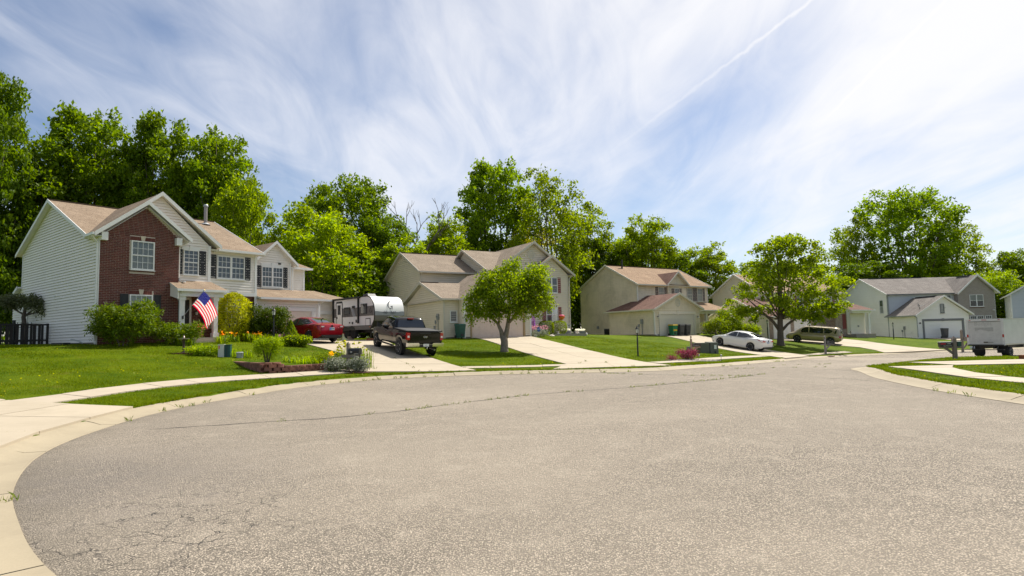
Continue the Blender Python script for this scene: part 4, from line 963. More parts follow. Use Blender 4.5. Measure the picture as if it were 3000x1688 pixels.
    h.siding((12.25, 3.7), (13.75, 3.7), [(0, 4.7), (0, 6.6)], [(1.5, 4.7), (1.5, 6.6)], "sid1", True); h.board((12.25, 3.7), (13.75, 3.7), 1.4, 1.52, 4.7, 6.6, "white", "corner_board", .05)
    h.flat((12.25, 3.0), (12.25, 3.7), [(0, 4.7), (0, 6.9)], [(.7, 4.7), (.7, 6.9)], "sid1")
    h.flat((13.75, 3.7), (13.75, 11), [(0, 4.7), (0, 6.6)], [(7.3, 4.7), (7.3, 6.6)], "sid1")
    h.roof([(9.45, 2.7, 6.72), (9.45, 6.6, 6.72), (11.04, 6.6, 8.14), (11.04, 2.7, 8.14)], "sh_tan"); h.roof([(12.66, 6.0, 6.70), (12.66, 2.7, 6.70), (11.04, 2.7, 8.14), (11.04, 6.6, 8.14)], "sh_tan")
    h.gable_trim((9.45, 2.72, 6.76), (11.04, 2.72, 8.2), (12.66, 2.72, 6.74), h=.2)
    h.roof([(8.7, 3.3, 6.62), (14.1, 3.3, 6.62), (11.7, 7.0, 8.35), (8.7, 7.0, 8.35)], "sh_tan"); h.roof([(14.1, 3.3, 6.62), (14.1, 10.7, 6.62), (11.7, 7.0, 8.35)], "sh_tan")
    h.gutter((12.7, 3.28, 6.62), (14.15, 3.28, 6.62)); h.soffit([(12.3, 3.3, 6.52), (14.1, 3.3, 6.52), (14.1, 3.75, 6.52), (12.3, 3.75, 6.52)])
    h.downspout([(12.68, 2.8, 6.65), (12.36, 2.93, 6.45), (12.36, 2.93, 4.85)])
    # garage (v=1) and third bay (v=2.5)
    A, B = (8.66, 1.0), (13.1, 1.0); g0 = 1.5
    h.siding(A, B, [(0, 3.6), (0, 4.25)], [(4.44, 3.6), (4.44, 4.25)], "sid1", True); h.siding((12.75, 1.0), (13.1, 1.0), [(0, g0), (0, 3.6)], [(.35, g0), (.35, 3.6)], "sid1", True)
    h.garage_door(A, B, .3, 3.86, g0, 3.46, "gdoor", 8, 4)
    h.board(A, B, .05, 4.2, 3.46, 3.68, "white", "header", .07); h.board(A, B, 1.98, 2.18, 3.44, 3.75, "white", "keystone", .10); h.board(A, B, 3.86, 4.1, g0, 3.46, "white", "door_jamb", .06); h.board(A, B, .06, .3, g0, 3.46, "white", "door_jamb", .06)
    h.lantern(A, B, 4.26, 2.75); h.board(A, B, 4.34, 4.46, g0, 4.2, "white", "corner_board", .05)
    h.flat((13.1, 1.0), (13.1, 2.5), [(0, g0), (0, 4.2)], [(1.5, g0), (1.5, 4.2)], "sid1")
    A, B = (13.1, 2.5), (16.7, 2.5)
    h.siding(A, B, [(0, 3.45), (0, 4.3)], [(3.6, 3.45), (3.6, 4.3)], "sid1", True); h.siding((13.1, 2.5), (13.5, 2.5), [(0, g0), (0, 3.45)], [(.4, g0), (.4, 3.45)], "sid1", True)
    h.garage_door(A, B, .55, 3.0, g0, 3.35, "gdoor", 4, 4); h.board(A, B, .35, 3.2, 3.35, 3.6, "white", "header", .07); h.board(A, B, .38, .55, g0, 3.35, "white", "door_jamb", .06); h.board(A, B, 3.0, 3.6, g0, 3.45, "white", "door_jamb", .04)
    h.flat((16.7, 2.5), (16.7, 10), [(0, g0), (0, 4.3)], [(7.5, g0), (7.5, 4.3)], "sid1")
    h.roof([(8.7, .62, 4.24), (13.35, .62, 4.24), (13.35, 3.0, 4.98), (8.7, 3.0, 4.98)], "sh_tan"); h.gutter((8.72, .58, 4.26), (13.38, .58, 4.26)); h.soffit([(8.7, .64, 4.14), (13.3, .64, 4.14), (13.3, 1.02, 4.14), (8.7, 1.02, 4.14)])
    h.roof([(13.0, 2.12, 4.34), (17.0, 2.12, 4.34), (15.2, 4.6, 5.14), (12.0, 4.6, 5.14)], "sh_tan"); h.roof([(17.0, 2.12, 4.34), (17.0, 8, 4.34), (15.2, 4.6, 5.14)], "sh_tan"); h.gutter((13.4, 2.08, 4.36), (17.05, 2.08, 4.36))
    h.downspout([(13.34, .75, 4.2), (13.16, 1.02, 3.95), (13.16, .95, 1.6)])
    h.found(0, 0, 8.66, 14.3)
    # body so no light leaks through
    MB().box(h.P(.1, 1.3, b), h.P(8.6, 12.5, 6.8)).build("inner_wall", M["dark"], h.root)
    MB().box(h.P(8.7, 3.1, 1.5), h.P(12.2, 10, 6.4)).build("inner_wall", M["dark"], h.root); MB().box(h.P(12.2, 3.8, 1.5), h.P(13.6, 10, 6.4)).build("inner_wall", M["dark"], h.root)
    MB().box(h.P(8.7, 1.1, 1.4), h.P(13.0, 3.0, 4.1)).build("inner_wall", M["dark"], h.root)
    MB().box(h.P(13.2, 2.6, 1.4), h.P(16.6, 9, 4.2)).build("inner_wall", M["dark"], h.root)
    return h
house1 = house_one()
# ================================================================== house 2: beige siding, red shutters
def house_two():
    h = House("beige sided house with maroon shutters and pinkish garage door behind the small tree", H2A, H2C, 1.45); b = 1.45; h.trim = "trim2"
    S, T = "sid2", "trim2"
    # main left gable wall u=0
    A, B = (.5, 14.1), (.5, 5.8)
    h.siding(A, B, [(0, b + .1), (0, 7.18), (4.3, 9.12)], [(8.3, b + .1), (8.3, 7.18), (4.3, 9.12)], S)
    h.siding((.5, 5.8), (7.0, 5.8), [(0, b), (0, 7.1)], [(6.5, b), (6.5, 7.1)], S); h.flat((.5, 7.6), (0, 7.6), [(0, b), (0, 4.5)], [(.5, b), (.5, 4.5)], S)
    h.roof([(.2, 5.38, 7.1), (7.4, 5.38, 7.1), (7.4, 9.8, 9.22), (.2, 9.8, 9.22)], "sh_brown"); h.roof([(14, 14.4, 7.05), (.2, 14.4, 7.05), (.2, 9.8, 9.22), (14, 9.8, 9.22)], "sh_brown")
    h.gable_trim((.21, 5.38, 7.14), (.21, 9.8, 9.26), (.21, 14.4, 7.09), T); h.gutter((.2, 5.33, 7.11), (6.0, 5.33, 7.11), T); h.bar("ridge_cap", (.2, 9.8, 9.25), (6.4, 9.8, 9.25), .26, .05, "sh_brown")
    h.downspout([(.5, 5.4, 7.05), (.56, 5.72, 6.8), (.56, 5.72, 5.4)], T); h.downspout([(.44, 14.3, 7.05), (.44, 14.05, 6.85), (.44, 14.05, 1.6)], T); h.board(A, B, 8.2, 8.32, b, 7, T, "corner_board"); h.board(A, B, -.02, .1, b, 7, T, "corner_board")
    # garage wing: left gable wall u=0, v 0..7.5
    A, B = (0, 7.6), (0, 0)
    h.siding(A, B, [(.0, b + .1), (0, 4.45), (3.6, 5.92)], [(7.6, b + .1), (7.6, 4.45), (3.6, 5.92)], S)
    h.board(A, B, 7.5, 7.62, b, 4.4, T, "corner_board"); h.board(A, B, -.02, .1, b, 4.45, T, "corner_board")
    h.meter(A, B, 6.6, 1.5, 3.35); h.wall_box(A, B, 6.9, 2.05, .16, .16, .05, "white", "vent_cap"); h.wall_box(A, B, 5.9, 2.3, .2, .3, .1, "grey_box", "utility_box")
    h.roof([(-.32, -.32, 4.42), (3.2, -.32, 4.42), (3.2, 4.0, 6.02), (-.32, 4.0, 6.02)], "sh_brown"); h.roof([(1.5, 8.3, 4.42), (-.32, 8.3, 4.42), (-.32, 4.0, 6.02), (1.5, 4.0, 6.02)], "sh_brown")
    h.gable_trim((-.31, -.32, 4.46), (-.31, 4.0, 6.06), (-.31, 8.3, 4.46), T, h=.22); h.gutter((-.34, -.36, 4.44), (1.75, -.36, 4.44), T); h.bar("ridge_cap", (-.3, 4.0, 6.05), (1.3, 4.0, 6.05), .24, .05, "sh_brown")
    h.soffit([(-.32, 0, 4.32), (-.02, 0, 4.32), (-.02, 7.6, 4.32), (-.32, 7.6, 4.32)], T)
    h.downspout([(-.06, -.34, 4.4), (-.04, -.08, 4.15), (-.04, -.08, 1.55), (-.1, -.35, 1.5)], T); h.downspout([(-.1, 8.2, 4.4), (-.06, 7.56, 4.2), (-.06, 7.56, 1.6)], T)
    # recess wall with small window, v=0
    A, B = (0, 0), (1.35, 0)
    h.siding(A, B, [(0, b + .1), (0, 4.4)], [(1.35, b + .1), (1.35, 4.4)], S); h.window(A, B, .44, 1.05, 2.66, 3.56, 1, 0, 1, fixed=True)
    h.flat((1.35, -.6), (1.35, 0), [(0, b), (0, 4.4)], [(.6, b), (.6, 4.4)], S); h.siding((1.35, 0), (1.35, -.6), [(0, b + .1), (0, 4.4)], [(.6, b + .1), (.6, 4.4)], S)
    # garage front v=-.6, gable to the street
    A, B = (1.35, -.6), (7.35, -.6)
    for x0, x1 in ((0, .5), (5.42, 6.0)): h.siding(A, B, [(x0, b + .1), (x0, 3.65)], [(x1, b + .1), (x1, 3.65)], S)
    h.siding(A, B, [(0, 3.65), (0, 4.5), (3.0, 6.55)], [(6.0, 3.65), (6.0, 4.5), (3.0, 6.55)], S)
    h.garage_door(A, B, .65, 5.25, b, 3.5, "gdoor2", 8, 4)
    wood = mat("brown_jamb", (.36, .25, .13), .7, var=.15); M["jamb"] = wood
    for x0, x1 in ((.5, .65), (5.25, 5.42)): h.board(A, B, x0, x1, b, 3.6, "jamb", "door_jamb", .06)
    h.board(A, B, .5, 5.42, 3.5, 3.66, "jamb", "header", .06); h.board(A, B, -.02, .1, b, 4.4, "white", "corner_board"); h.board(A, B, 5.9, 6.02, b, 4.4, "white", "corner_board")
    h.flat((7.35, -.6), (7.35, 3.2), [(0, b), (0, 4.4)], [(3.8, b), (3.8, 4.4)], S)
    h.roof([(1.0, -.95, 4.40), (1.0, 4.6, 4.40), (4.35, 4.6, 6.72), (4.35, -.95, 6.72)], "sh_brown"); h.roof([(7.7, 3.0, 4.40), (7.7, -.95, 4.40), (4.35, -.95, 6.72), (4.35, 3.0, 6.72)], "sh_brown")
    h.gable_trim((1.0, -.94, 4.44), (4.35, -.94, 6.76), (7.7, -.94, 4.44), T, h=.22); h.gutter((1.0, -1.0, 4.42), (1.0, -.3, 4.42), T)
    # right front gables
    A, B = (5.9, 3.2), (9.3, 3.2)
    h.siding((5.9, 3.2), (13.5, 3.2), [(0, b), (0, 6.95), (4.2, 9.72)], [(7.6, b), (7.6, 7.3), (4.2, 9.72)], S)
    h.round_vent((5.9, 3.2), (13.5, 3.2), 4.06, 8.68, .36, .42)
    A, B = (9.3, 2.6), (13.5, 2.6)
    h.siding(A, B, [(0, b + .1), (0, 6.95), (2.33, 8.45)], [(4.2, b + .1), (4.2, 6.95), (2.33, 8.45)], S)
    h.flat((9.3, 2.6), (9.3, 3.2), [(0, b), (0, 6.95)], [(.6, b), (.6, 6.95)], S)
    h.window(A, B, 1.75, 3.0, 5.25, 6.65, 2, 0, 1); h.window(A, B, 1.72, 2.98, 2.66, 3.98, 2, 0, 1)
    for z0, z1 in ((5.25, 6.66), (2.64, 4.0)): h.shutter(A, B, 3.03, 3.38, z0, z1, "shutred"); h.shutter(A, B, 1.32, 1.68, z0, z1, "shutred")
    h.board(A, B, 4.1, 4.22, b, 6.9, T, "corner_board"); h.flat((13.5, 2.6), (13.5, 14.1), [(0, b), (0, 6.95)], [(11.5, b), (11.5, 6.95)], S)
    h.downspout([(13.9, 2.4, 6.85), (13.6, 2.52, 6.6), (13.6, 2.52, 1.6)], T)
    h.roof([(5.6, 2.85, 6.75), (5.6, 8, 6.75), (10.12, 11, 9.82), (10.12, 2.85, 9.82)], "sh_brown"); h.roof([(14.1, 11, 7.1), (14.1, 2.85, 7.1), (10.12, 2.85, 9.82), (10.12, 11, 9.82)], "sh_brown")
    h.gable_trim((5.6, 2.86, 6.79), (10.12, 2.86, 9.87), (13.4, 2.86, 7.64), T, h=.22)
    h.roof([(9.0, 2.25, 6.80), (9.0, 3.2, 6.80), (11.62, 3.2, 8.55), (11.62, 2.25, 8.55)], "sh_brown"); h.roof([(14.05, 3.4, 6.92), (14.05, 2.25, 6.92), (11.62, 2.25, 8.55), (11.62, 3.4, 8.55)], "sh_brown")
    h.gable_trim((9.0, 2.26, 6.84), (11.62, 2.26, 8.6), (14.05, 2.26, 6.96), T, h=.22); h.soffit([(13.5, 2.3, 6.86), (14.0, 2.3, 6.86), (14.0, 10, 6.86), (13.5, 10, 6.86)], T); h.gutter((14.08, 2.25, 6.94), (14.08, 10, 6.94), T)
    # cross gable rising over the main roof (faces left), u=6
    h.siding((5.8, 12), (5.8, 3.4), [(0, 6.8), (4.0, 9.38)], [(8.6, 6.8), (4.0, 9.38)], S)
    h.roof([(5.5, 3.0, 7.02), (10.1, 3.0, 7.02), (10.1, 8.0, 9.50), (5.5, 8.0, 9.50)], "sh_brown"); h.roof([(10.1, 13, 7.02), (5.5, 13, 7.02), (5.5, 8.0, 9.50), (10.1, 8.0, 9.50)], "sh_brown")
    h.gable_trim((5.5, 3.0, 7.06), (5.5, 8.0, 9.54), (5.5, 13, 7.06), T)
    MB().tube([h.P(9.2, 9.4, 9.3), h.P(9.2, 9.4, 10.0)], .05, 8).build("vent_pipe", M["galv"], h.root)
    h.found(0, 0, 13.5, 14.1); h.found(1.35, -.6, 7.35, 3)
    for a, c in (((.1, .1, b), (1.3, 7.5, 4.3)), ((1.4, -.5, b), (7.3, 4.4, 4.3)), ((.6, 5.95, b), (13.4, 12.5, 6.8)), ((.6, 12.5, b), (13.4, 14.0, 6.8)), ((5.9, 3.4, b), (13.4, 6, 6.8)), ((9.4, 2.7, b), (13.4, 4.6, 6.8)), ((7.4, 3.3, b), (9.4, 4.6, 6.8))): MB().box(h.P(*a), h.P(*c)).build("inner_wall", M["dark"], h.root)
house_two()

# ================================================================== house 3: reddish roof, mossy cream siding
def house_three():
    h = House("cream house with reddish brown roof and front garage holding three wheeled bins", H3A, H3C, 1.2); b = 1.2; S, T = "sid3", "offw"; h.trim = T
    A, B = (2, 13.6), (2, 4.2)
    h.siding(A, B, [(0, b + .1), (0, 6.68), (4.7, 9.0)], [(9.4, b + .1), (9.4, 6.68), (4.7, 9.0)], S)
    h.wall_box(A, B, 3.0, 2.2, .3, .32, .12, "grey_box", "utility_box")
    F0, F1 = (2, 4.2), (13.0, 4.2)
    h.siding(F0, F1, [(0, 3.6), (0, 6.6)], [(11, 3.6), (11, 6.6)], S); h.siding(F0, F1, [(4.5, b), (4.5, 3.6)], [(11, b), (11, 3.6)], S)
    h.roof([(1.75, 3.85, 6.58), (13.35, 3.85, 6.58), (13.35, 8.9, 9.1), (1.75, 8.9, 9.1)], "sh_red"); h.roof([(13.35, 13.95, 6.58), (1.75, 13.95, 6.58), (1.75, 8.9, 9.1), (13.35, 8.9, 9.1)], "sh_red")
    h.gable_trim((1.76, 3.85, 6.62), (1.76, 8.9, 9.14), (1.76, 13.95, 6.62), T); h.gable_trim((13.34, 3.85, 6.62), (13.34, 8.9, 9.14), (13.34, 13.95, 6.62), T)
    h.gutter((1.75, 3.8, 6.6), (6.3, 3.8, 6.6), T); h.gutter((9.5, 3.8, 6.6), (13.4, 3.8, 6.6), T); h.bar("ridge_cap", (1.75, 8.9, 9.13), (13.35, 8.9, 9.13), .26, .05, "sh_red")
    h.soffit([(1.8, 3.86, 6.5), (13.3, 3.86, 6.5), (13.3, 4.25, 6.5), (1.8, 4.25, 6.5)], T)
    h.flat((13, 4.2), (13, 13.6), [(0, b), (0, 6.6), (4.7, 8.95)], [(9.4, b), (9.4, 6.6), (4.7, 8.95)], S)
    h.downspout([(1.9, 3.9, 6.55), (1.97, 4.14, 6.3), (1.97, 4.14, 4.95)], "white"); h.board(F0, F1, 10.9, 11.02, 3.6, 6.5, T, "corner_board"); h.board(A, B, 9.3, 9.42, b, 6.6, T, "corner_board")
    # front dormer gable
    h.siding((6.4, 4.1), (9.4, 4.1), [(0, 5.0), (0, 6.75), (1.45, 7.92)], [(3.0, 5.0), (3.0, 6.75), (1.45, 7.92)], S)
    h.roof([(6.1, 3.75, 6.62), (6.1, 7.5, 6.62), (7.85, 7.5, 8.1), (7.85, 3.75, 8.1)], "sh_red2"); h.roof([(9.6, 7.5, 6.62), (9.6, 3.75, 6.62), (7.85, 3.75, 8.1), (7.85, 7.5, 8.1)], "sh_red"); h.gable_trim((6.1, 3.76, 6.66), (7.85, 3.76, 8.15), (9.6, 3.76, 6.66), T)
    D0, D1 = (6.4, 4.1), (9.4, 4.1); h.window(D0, D1, 1.02, 1.78, 5.2, 6.28, 1, 3, 2, frame=T)
    n = 10; W, _ = h.wallframe(D0, D1); mb = MB(); mb.v = [W(1.4, .04, 6.3)] + [W(1.4 + .4 * cos(pi * k / n), .04, 6.3 + .55 * sin(pi * k / n)) for k in range(n + 1)]; mb.f = [(0, k + 1, k + 2) for k in range(n)]; mb.build("arched_panel", M["vent"], h.root)
    h.shutter(D0, D1, .62, .98, 5.2, 6.28, "shutbr"); h.shutter(D0, D1, 1.82, 2.18, 5.2, 6.28, "shutbr")
    for x0, z0 in ((3.05, 5.2), (7.55, 4.9), (9.25, 4.9)):
        h.window(F0, F1, x0, x0 + .86, z0, 6.38, 1, 3, 2, frame=T, curtain=.99); h.shutter(F0, F1, x0 - .42, x0 - .04, z0, 6.38, "shutbr"); h.shutter(F0, F1, x0 + .9, x0 + 1.28, z0, 6.38, "shutbr")
    MB().tube([h.P(3.7, 8.2, 8.7), h.P(3.7, 8.2, 9.75)], .1, 10).build("flue_pipe", M["plastic"], h.root)
    # garage
    A, B = (0, 6.5), (0, 0)
    h.siding(A, B, [(0, b + .15), (0, 3.78)], [(6.5, b + .15), (6.5, 3.78)], S); h.meter(A, B, 4.85, 1.2, 2.85); h.board(A, B, 6.38, 6.52, b + .1, 3.75, T, "corner_board")
    h.flat((2.0, 6.5), (0, 6.5), [(0, b), (0, 3.78)], [(2, b), (2, 3.78)], S)
    A, B = (0, 0), (6.47, 0)
    for x0, x1 in ((0, .55), (5.85, 6.47)): h.siding(A, B, [(x0, b + .15), (x0, 3.5)], [(x1, b + .15), (x1, 3.5)], S)
    h.siding(A, B, [(0, 3.5), (0, 3.85), (3.3, 5.3)], [(6.47, 3.5), (6.47, 3.85), (3.3, 5.3)], S)
    h.garage_door(A, B, .82, 5.58, b - .02, 3.26, T, 8, 4, False)
    for x0, x1 in ((.58, .82), (5.58, 5.84)): h.board(A, B, x0, x1, b - .02, 3.26, T, "door_jamb", .07)
    h.board(A, B, .56, 5.86, 3.27, 3.55, "gdoor", "header", .07); h.board(A, B, 3.08, 3.34, 3.25, 3.62, "gdoor", "keystone", .1)
    h.lantern(A, B, .34, 3.02); h.lantern(A, B, 6.1, 3.02); h.round_vent(A, B, 3.3, 4.45, .33, .42); h.wall_box(A, B, 5.72, 2.7, .1, .2, .05, "black", "keypad")
    h.roof([(-.35, -.35, 3.76), (-.35, 6.9, 3.76), (1.95, 5.2, 4.78), (3.3, 4.2, 5.38), (3.3, -.35, 5.38)], "sh_red2"); h.roof([(6.85, 4.2, 3.76), (6.85, -.35, 3.76), (3.3, -.35, 5.38), (3.3, 4.2, 5.38)], "sh_red2")
    h.roof([(2.0, 6.9, 3.76), (-.35, 6.9, 3.76), (1.95, 5.2, 4.78)], "sh_red2")
    h.gable_trim((-.35, -.34, 3.8), (3.3, -.34, 5.43), (6.85, -.34, 3.8), T, h=.2); h.gutter((-.4, -.35, 3.78), (-.4, 6.9, 3.78), T); h.soffit([(-.35, 0, 3.66), (0, 0, 3.66), (0, 6.6, 3.66), (-.35, 6.6, 3.66)], T)
    h.downspout([(-.4, -.1, 3.72), (-.06, -.06, 3.45), (-.06, -.06, 1.35), (-.1, -.4, 1.28)], "white")
    h.found(0, 0, 6.47, 6.5, .2); h.found(2, 4.2, 13, 13.6, .2)
    h.flat((6.47, 0), (6.47, 4.2), [(0, b), (0, 3.8)], [(4.2, b), (4.2, 3.8)], S)
    # porch on the right
    h.roof([(6.6, 1.8, 3.78), (13.9, 1.8, 3.78), (13.0, 4.2, 4.75), (6.6, 4.2, 4.75)], "sh_red"); h.roof([(13.9, 1.8, 3.78), (13.9, 4.9, 3.78), (13.0, 4.2, 4.75)], "sh_red"); h.gutter((6.6, 1.76, 3.8), (13.95, 1.76, 3.8), T)
    MB().box(h.P(6.6, 2.05, 3.42), h.P(13.6, 2.3, 3.7)).build("porch_beam", M[T], h.root)
    for u in (10.1, 13.4): MB().box(h.P(u - .12, 2.05, b), h.P(u + .12, 2.3, 3.42)).build("porch_column", M[T], h.root)
    h.window(F0, F1, 5.9, 7.2, 1.9, 3.4, 1, 3, 2, frame=T, curtain=.99); h.shutter(F0, F1, 7.3, 7.7, 1.9, 3.4, "shutbr")
    pr = MB().box(h.P(6.7, 2.1, b - .4), h.P(13.6, 4.2, b + .12)).build("porch_slab", M["found"], h.root)
    for a, c in (((.1, .1, b), (6.4, 6.4, 3.7)), ((2.1, 4.3, b), (12.9, 13.5, 6.5))): MB().box(h.P(*a), h.P(*c)).build("inner_wall", M["dark"], h.root)
house_three()

# ================================================================== house 4: behind the maple
def house_four():
    h = House("pale yellow house half hidden behind the maple, with brick beside its white garage doors", H4A, H4C, .5); b = .5; S, T = "sid4", "white"
    A, B = (4, 14.6), (4, 5.0)
    h.siding(A, B, [(0, b), (0, 6.1), (4.8, 8.6)], [(9.6, b), (9.6, 6.1), (4.8, 8.6)], S)
    F0, F1 = (4, 5), (15.7, 5)
    h.siding(F0, F1, [(0, 3.2), (0, 6.05)], [(11.7, 3.2), (11.7, 6.05)], S); h.flat((6.2, 5), (15.7, 5), [(0, b), (0, 3.2)], [(9.5, b), (9.5, 3.2)], "brick4", "brick_wall")
    h.roof([(3.65, 4.6, 5.96), (16.05, 4.6, 5.96), (16.05, 9.8, 8.66), (3.65, 9.8, 8.66)], "sh_red"); h.roof([(16.05, 15.0, 5.96), (3.65, 15.0, 5.96), (3.65, 9.8, 8.66), (16.05, 9.8, 8.66)], "sh_red")
    h.gable_trim((3.66, 4.6, 6.0), (3.66, 9.8, 8.7), (3.66, 15.0, 6.0), T); h.gutter((3.65, 4.55, 5.98), (16.1, 4.55, 5.98), T); h.flat((15.7, 5), (15.7, 14.6), [(0, b), (0, 6.0), (4.8, 8.5)], [(9.6, b), (9.6, 6.0), (4.8, 8.5)], S)
    h.board(F0, F1, 11.55, 11.72, b, 6.0, T, "corner_board")
    A, B = (0, 10.4), (0, 0)
    h.siding(A, B, [(0, b), (0, 3.0), (5.2, 5.2)], [(10.4, b), (10.4, 3.0), (5.2, 5.2)], S); h.meter(A, B, 6.6, .5, 1.95); h.board(A, B, 10.28, 10.42, b, 3.0, T, "corner_board")
    h.roof([(-.35, -.35, 2.95), (6.5, -.35, 2.95), (6.5, 5.2, 5.28), (-.35, 5.2, 5.28)], "sh_red2"); h.roof([(4, 10.75, 2.95), (-.35, 10.75, 2.95), (-.35, 5.2, 5.28), (4, 5.2, 5.28)], "sh_red2"); h.gable_trim((-.34, -.35, 2.99), (-.34, 5.2, 5.33), (-.34, 10.75, 2.99), T); h.gutter((-.35, -.4, 2.97), (6.5, -.4, 2.97), T)
    A, B = (0, 0), (6.4, 0)
    for x0, x1 in ((.02, .6), (3.05, 3.5), (5.9, 6.4)): h.flat(A, B, [(x0, b), (x0, 2.95)], [(x1, b), (x1, 2.95)], "brick4", "brick_wall")
    for x0 in (.6, 3.5): h.siding(A, B, [(x0, 2.66), (x0, 2.95)], [(x0 + 2.4, 2.66), (x0 + 2.4, 2.95)], S); h.garage_door(A, B, x0, x0 + 2.42, b, 2.62, "gdoor3", 4, 4)
    h.flat((6.4, 0), (6.4, 5), [(0, b), (0, 3)], [(5, b), (5, 3)], S)
    A, B = (15.2, 3.0), (17.6, 3.0)
    h.flat((13.4, 3.5), (15.2, 3.5), [(0, b), (0, 3.6)], [(1.8, b), (1.8, 3.6)], "brick4", "brick_wall"); h.siding(A, B, [(0, b), (0, 3.3)], [(2.4, b), (2.4, 3.3)], S)
    h.shutter((13.4, 3.5), (15.2, 3.5), 1.1, 1.6, 1.4, 3.2, "shutred"); h.wall_box(A, B, 1.2, 1.7, .18, .2, .1, "grey_box", "utility_box")
    MB().box(h.P(14.8, 2.3, 3.3), h.P(17.9, 2.98, 3.62)).build("porch_beam", M[T], h.root); h.roof([(14.4, 2.05, 3.66), (18.2, 2.05, 3.66), (17.9, 5, 4.6), (14.4, 5, 4.6)], "sh_red2"); h.gutter((14.4, 2.0, 3.68), (18.25, 2.0, 3.68), T)
    MB().box(h.P(17.5, 2.4, b), h.P(17.75, 2.65, 3.3)).build("porch_column", M[T], h.root); MB().box(h.P(15.0, 2.1, b - .4), h.P(18.2, 5, b + .25)).build("porch_slab", M["found"], h.root)
    for x in (9.6, 5.0, 1.6): h.window(F0, F1, x, x + .95, 4.2, 5.6, 1, 3, 2); h.shutter(F0, F1, x + 1.0, x + 1.4, 4.2, 5.6, "shutred"); h.shutter(F0, F1, x - .45, x - .05, 4.2, 5.6, "shutred")
    h.found(4, 5, 15.7, 14.6); h.found(0, 0, 6.4, 10)
    for a, c in (((.1, .1, b), (6.3, 10.3, 2.9)), ((4.1, 5.15, b), (15.6, 14.5, 5.9))): MB().box(h.P(*a), h.P(*c)).build("inner_wall", M["dark"], h.root)
house_four()

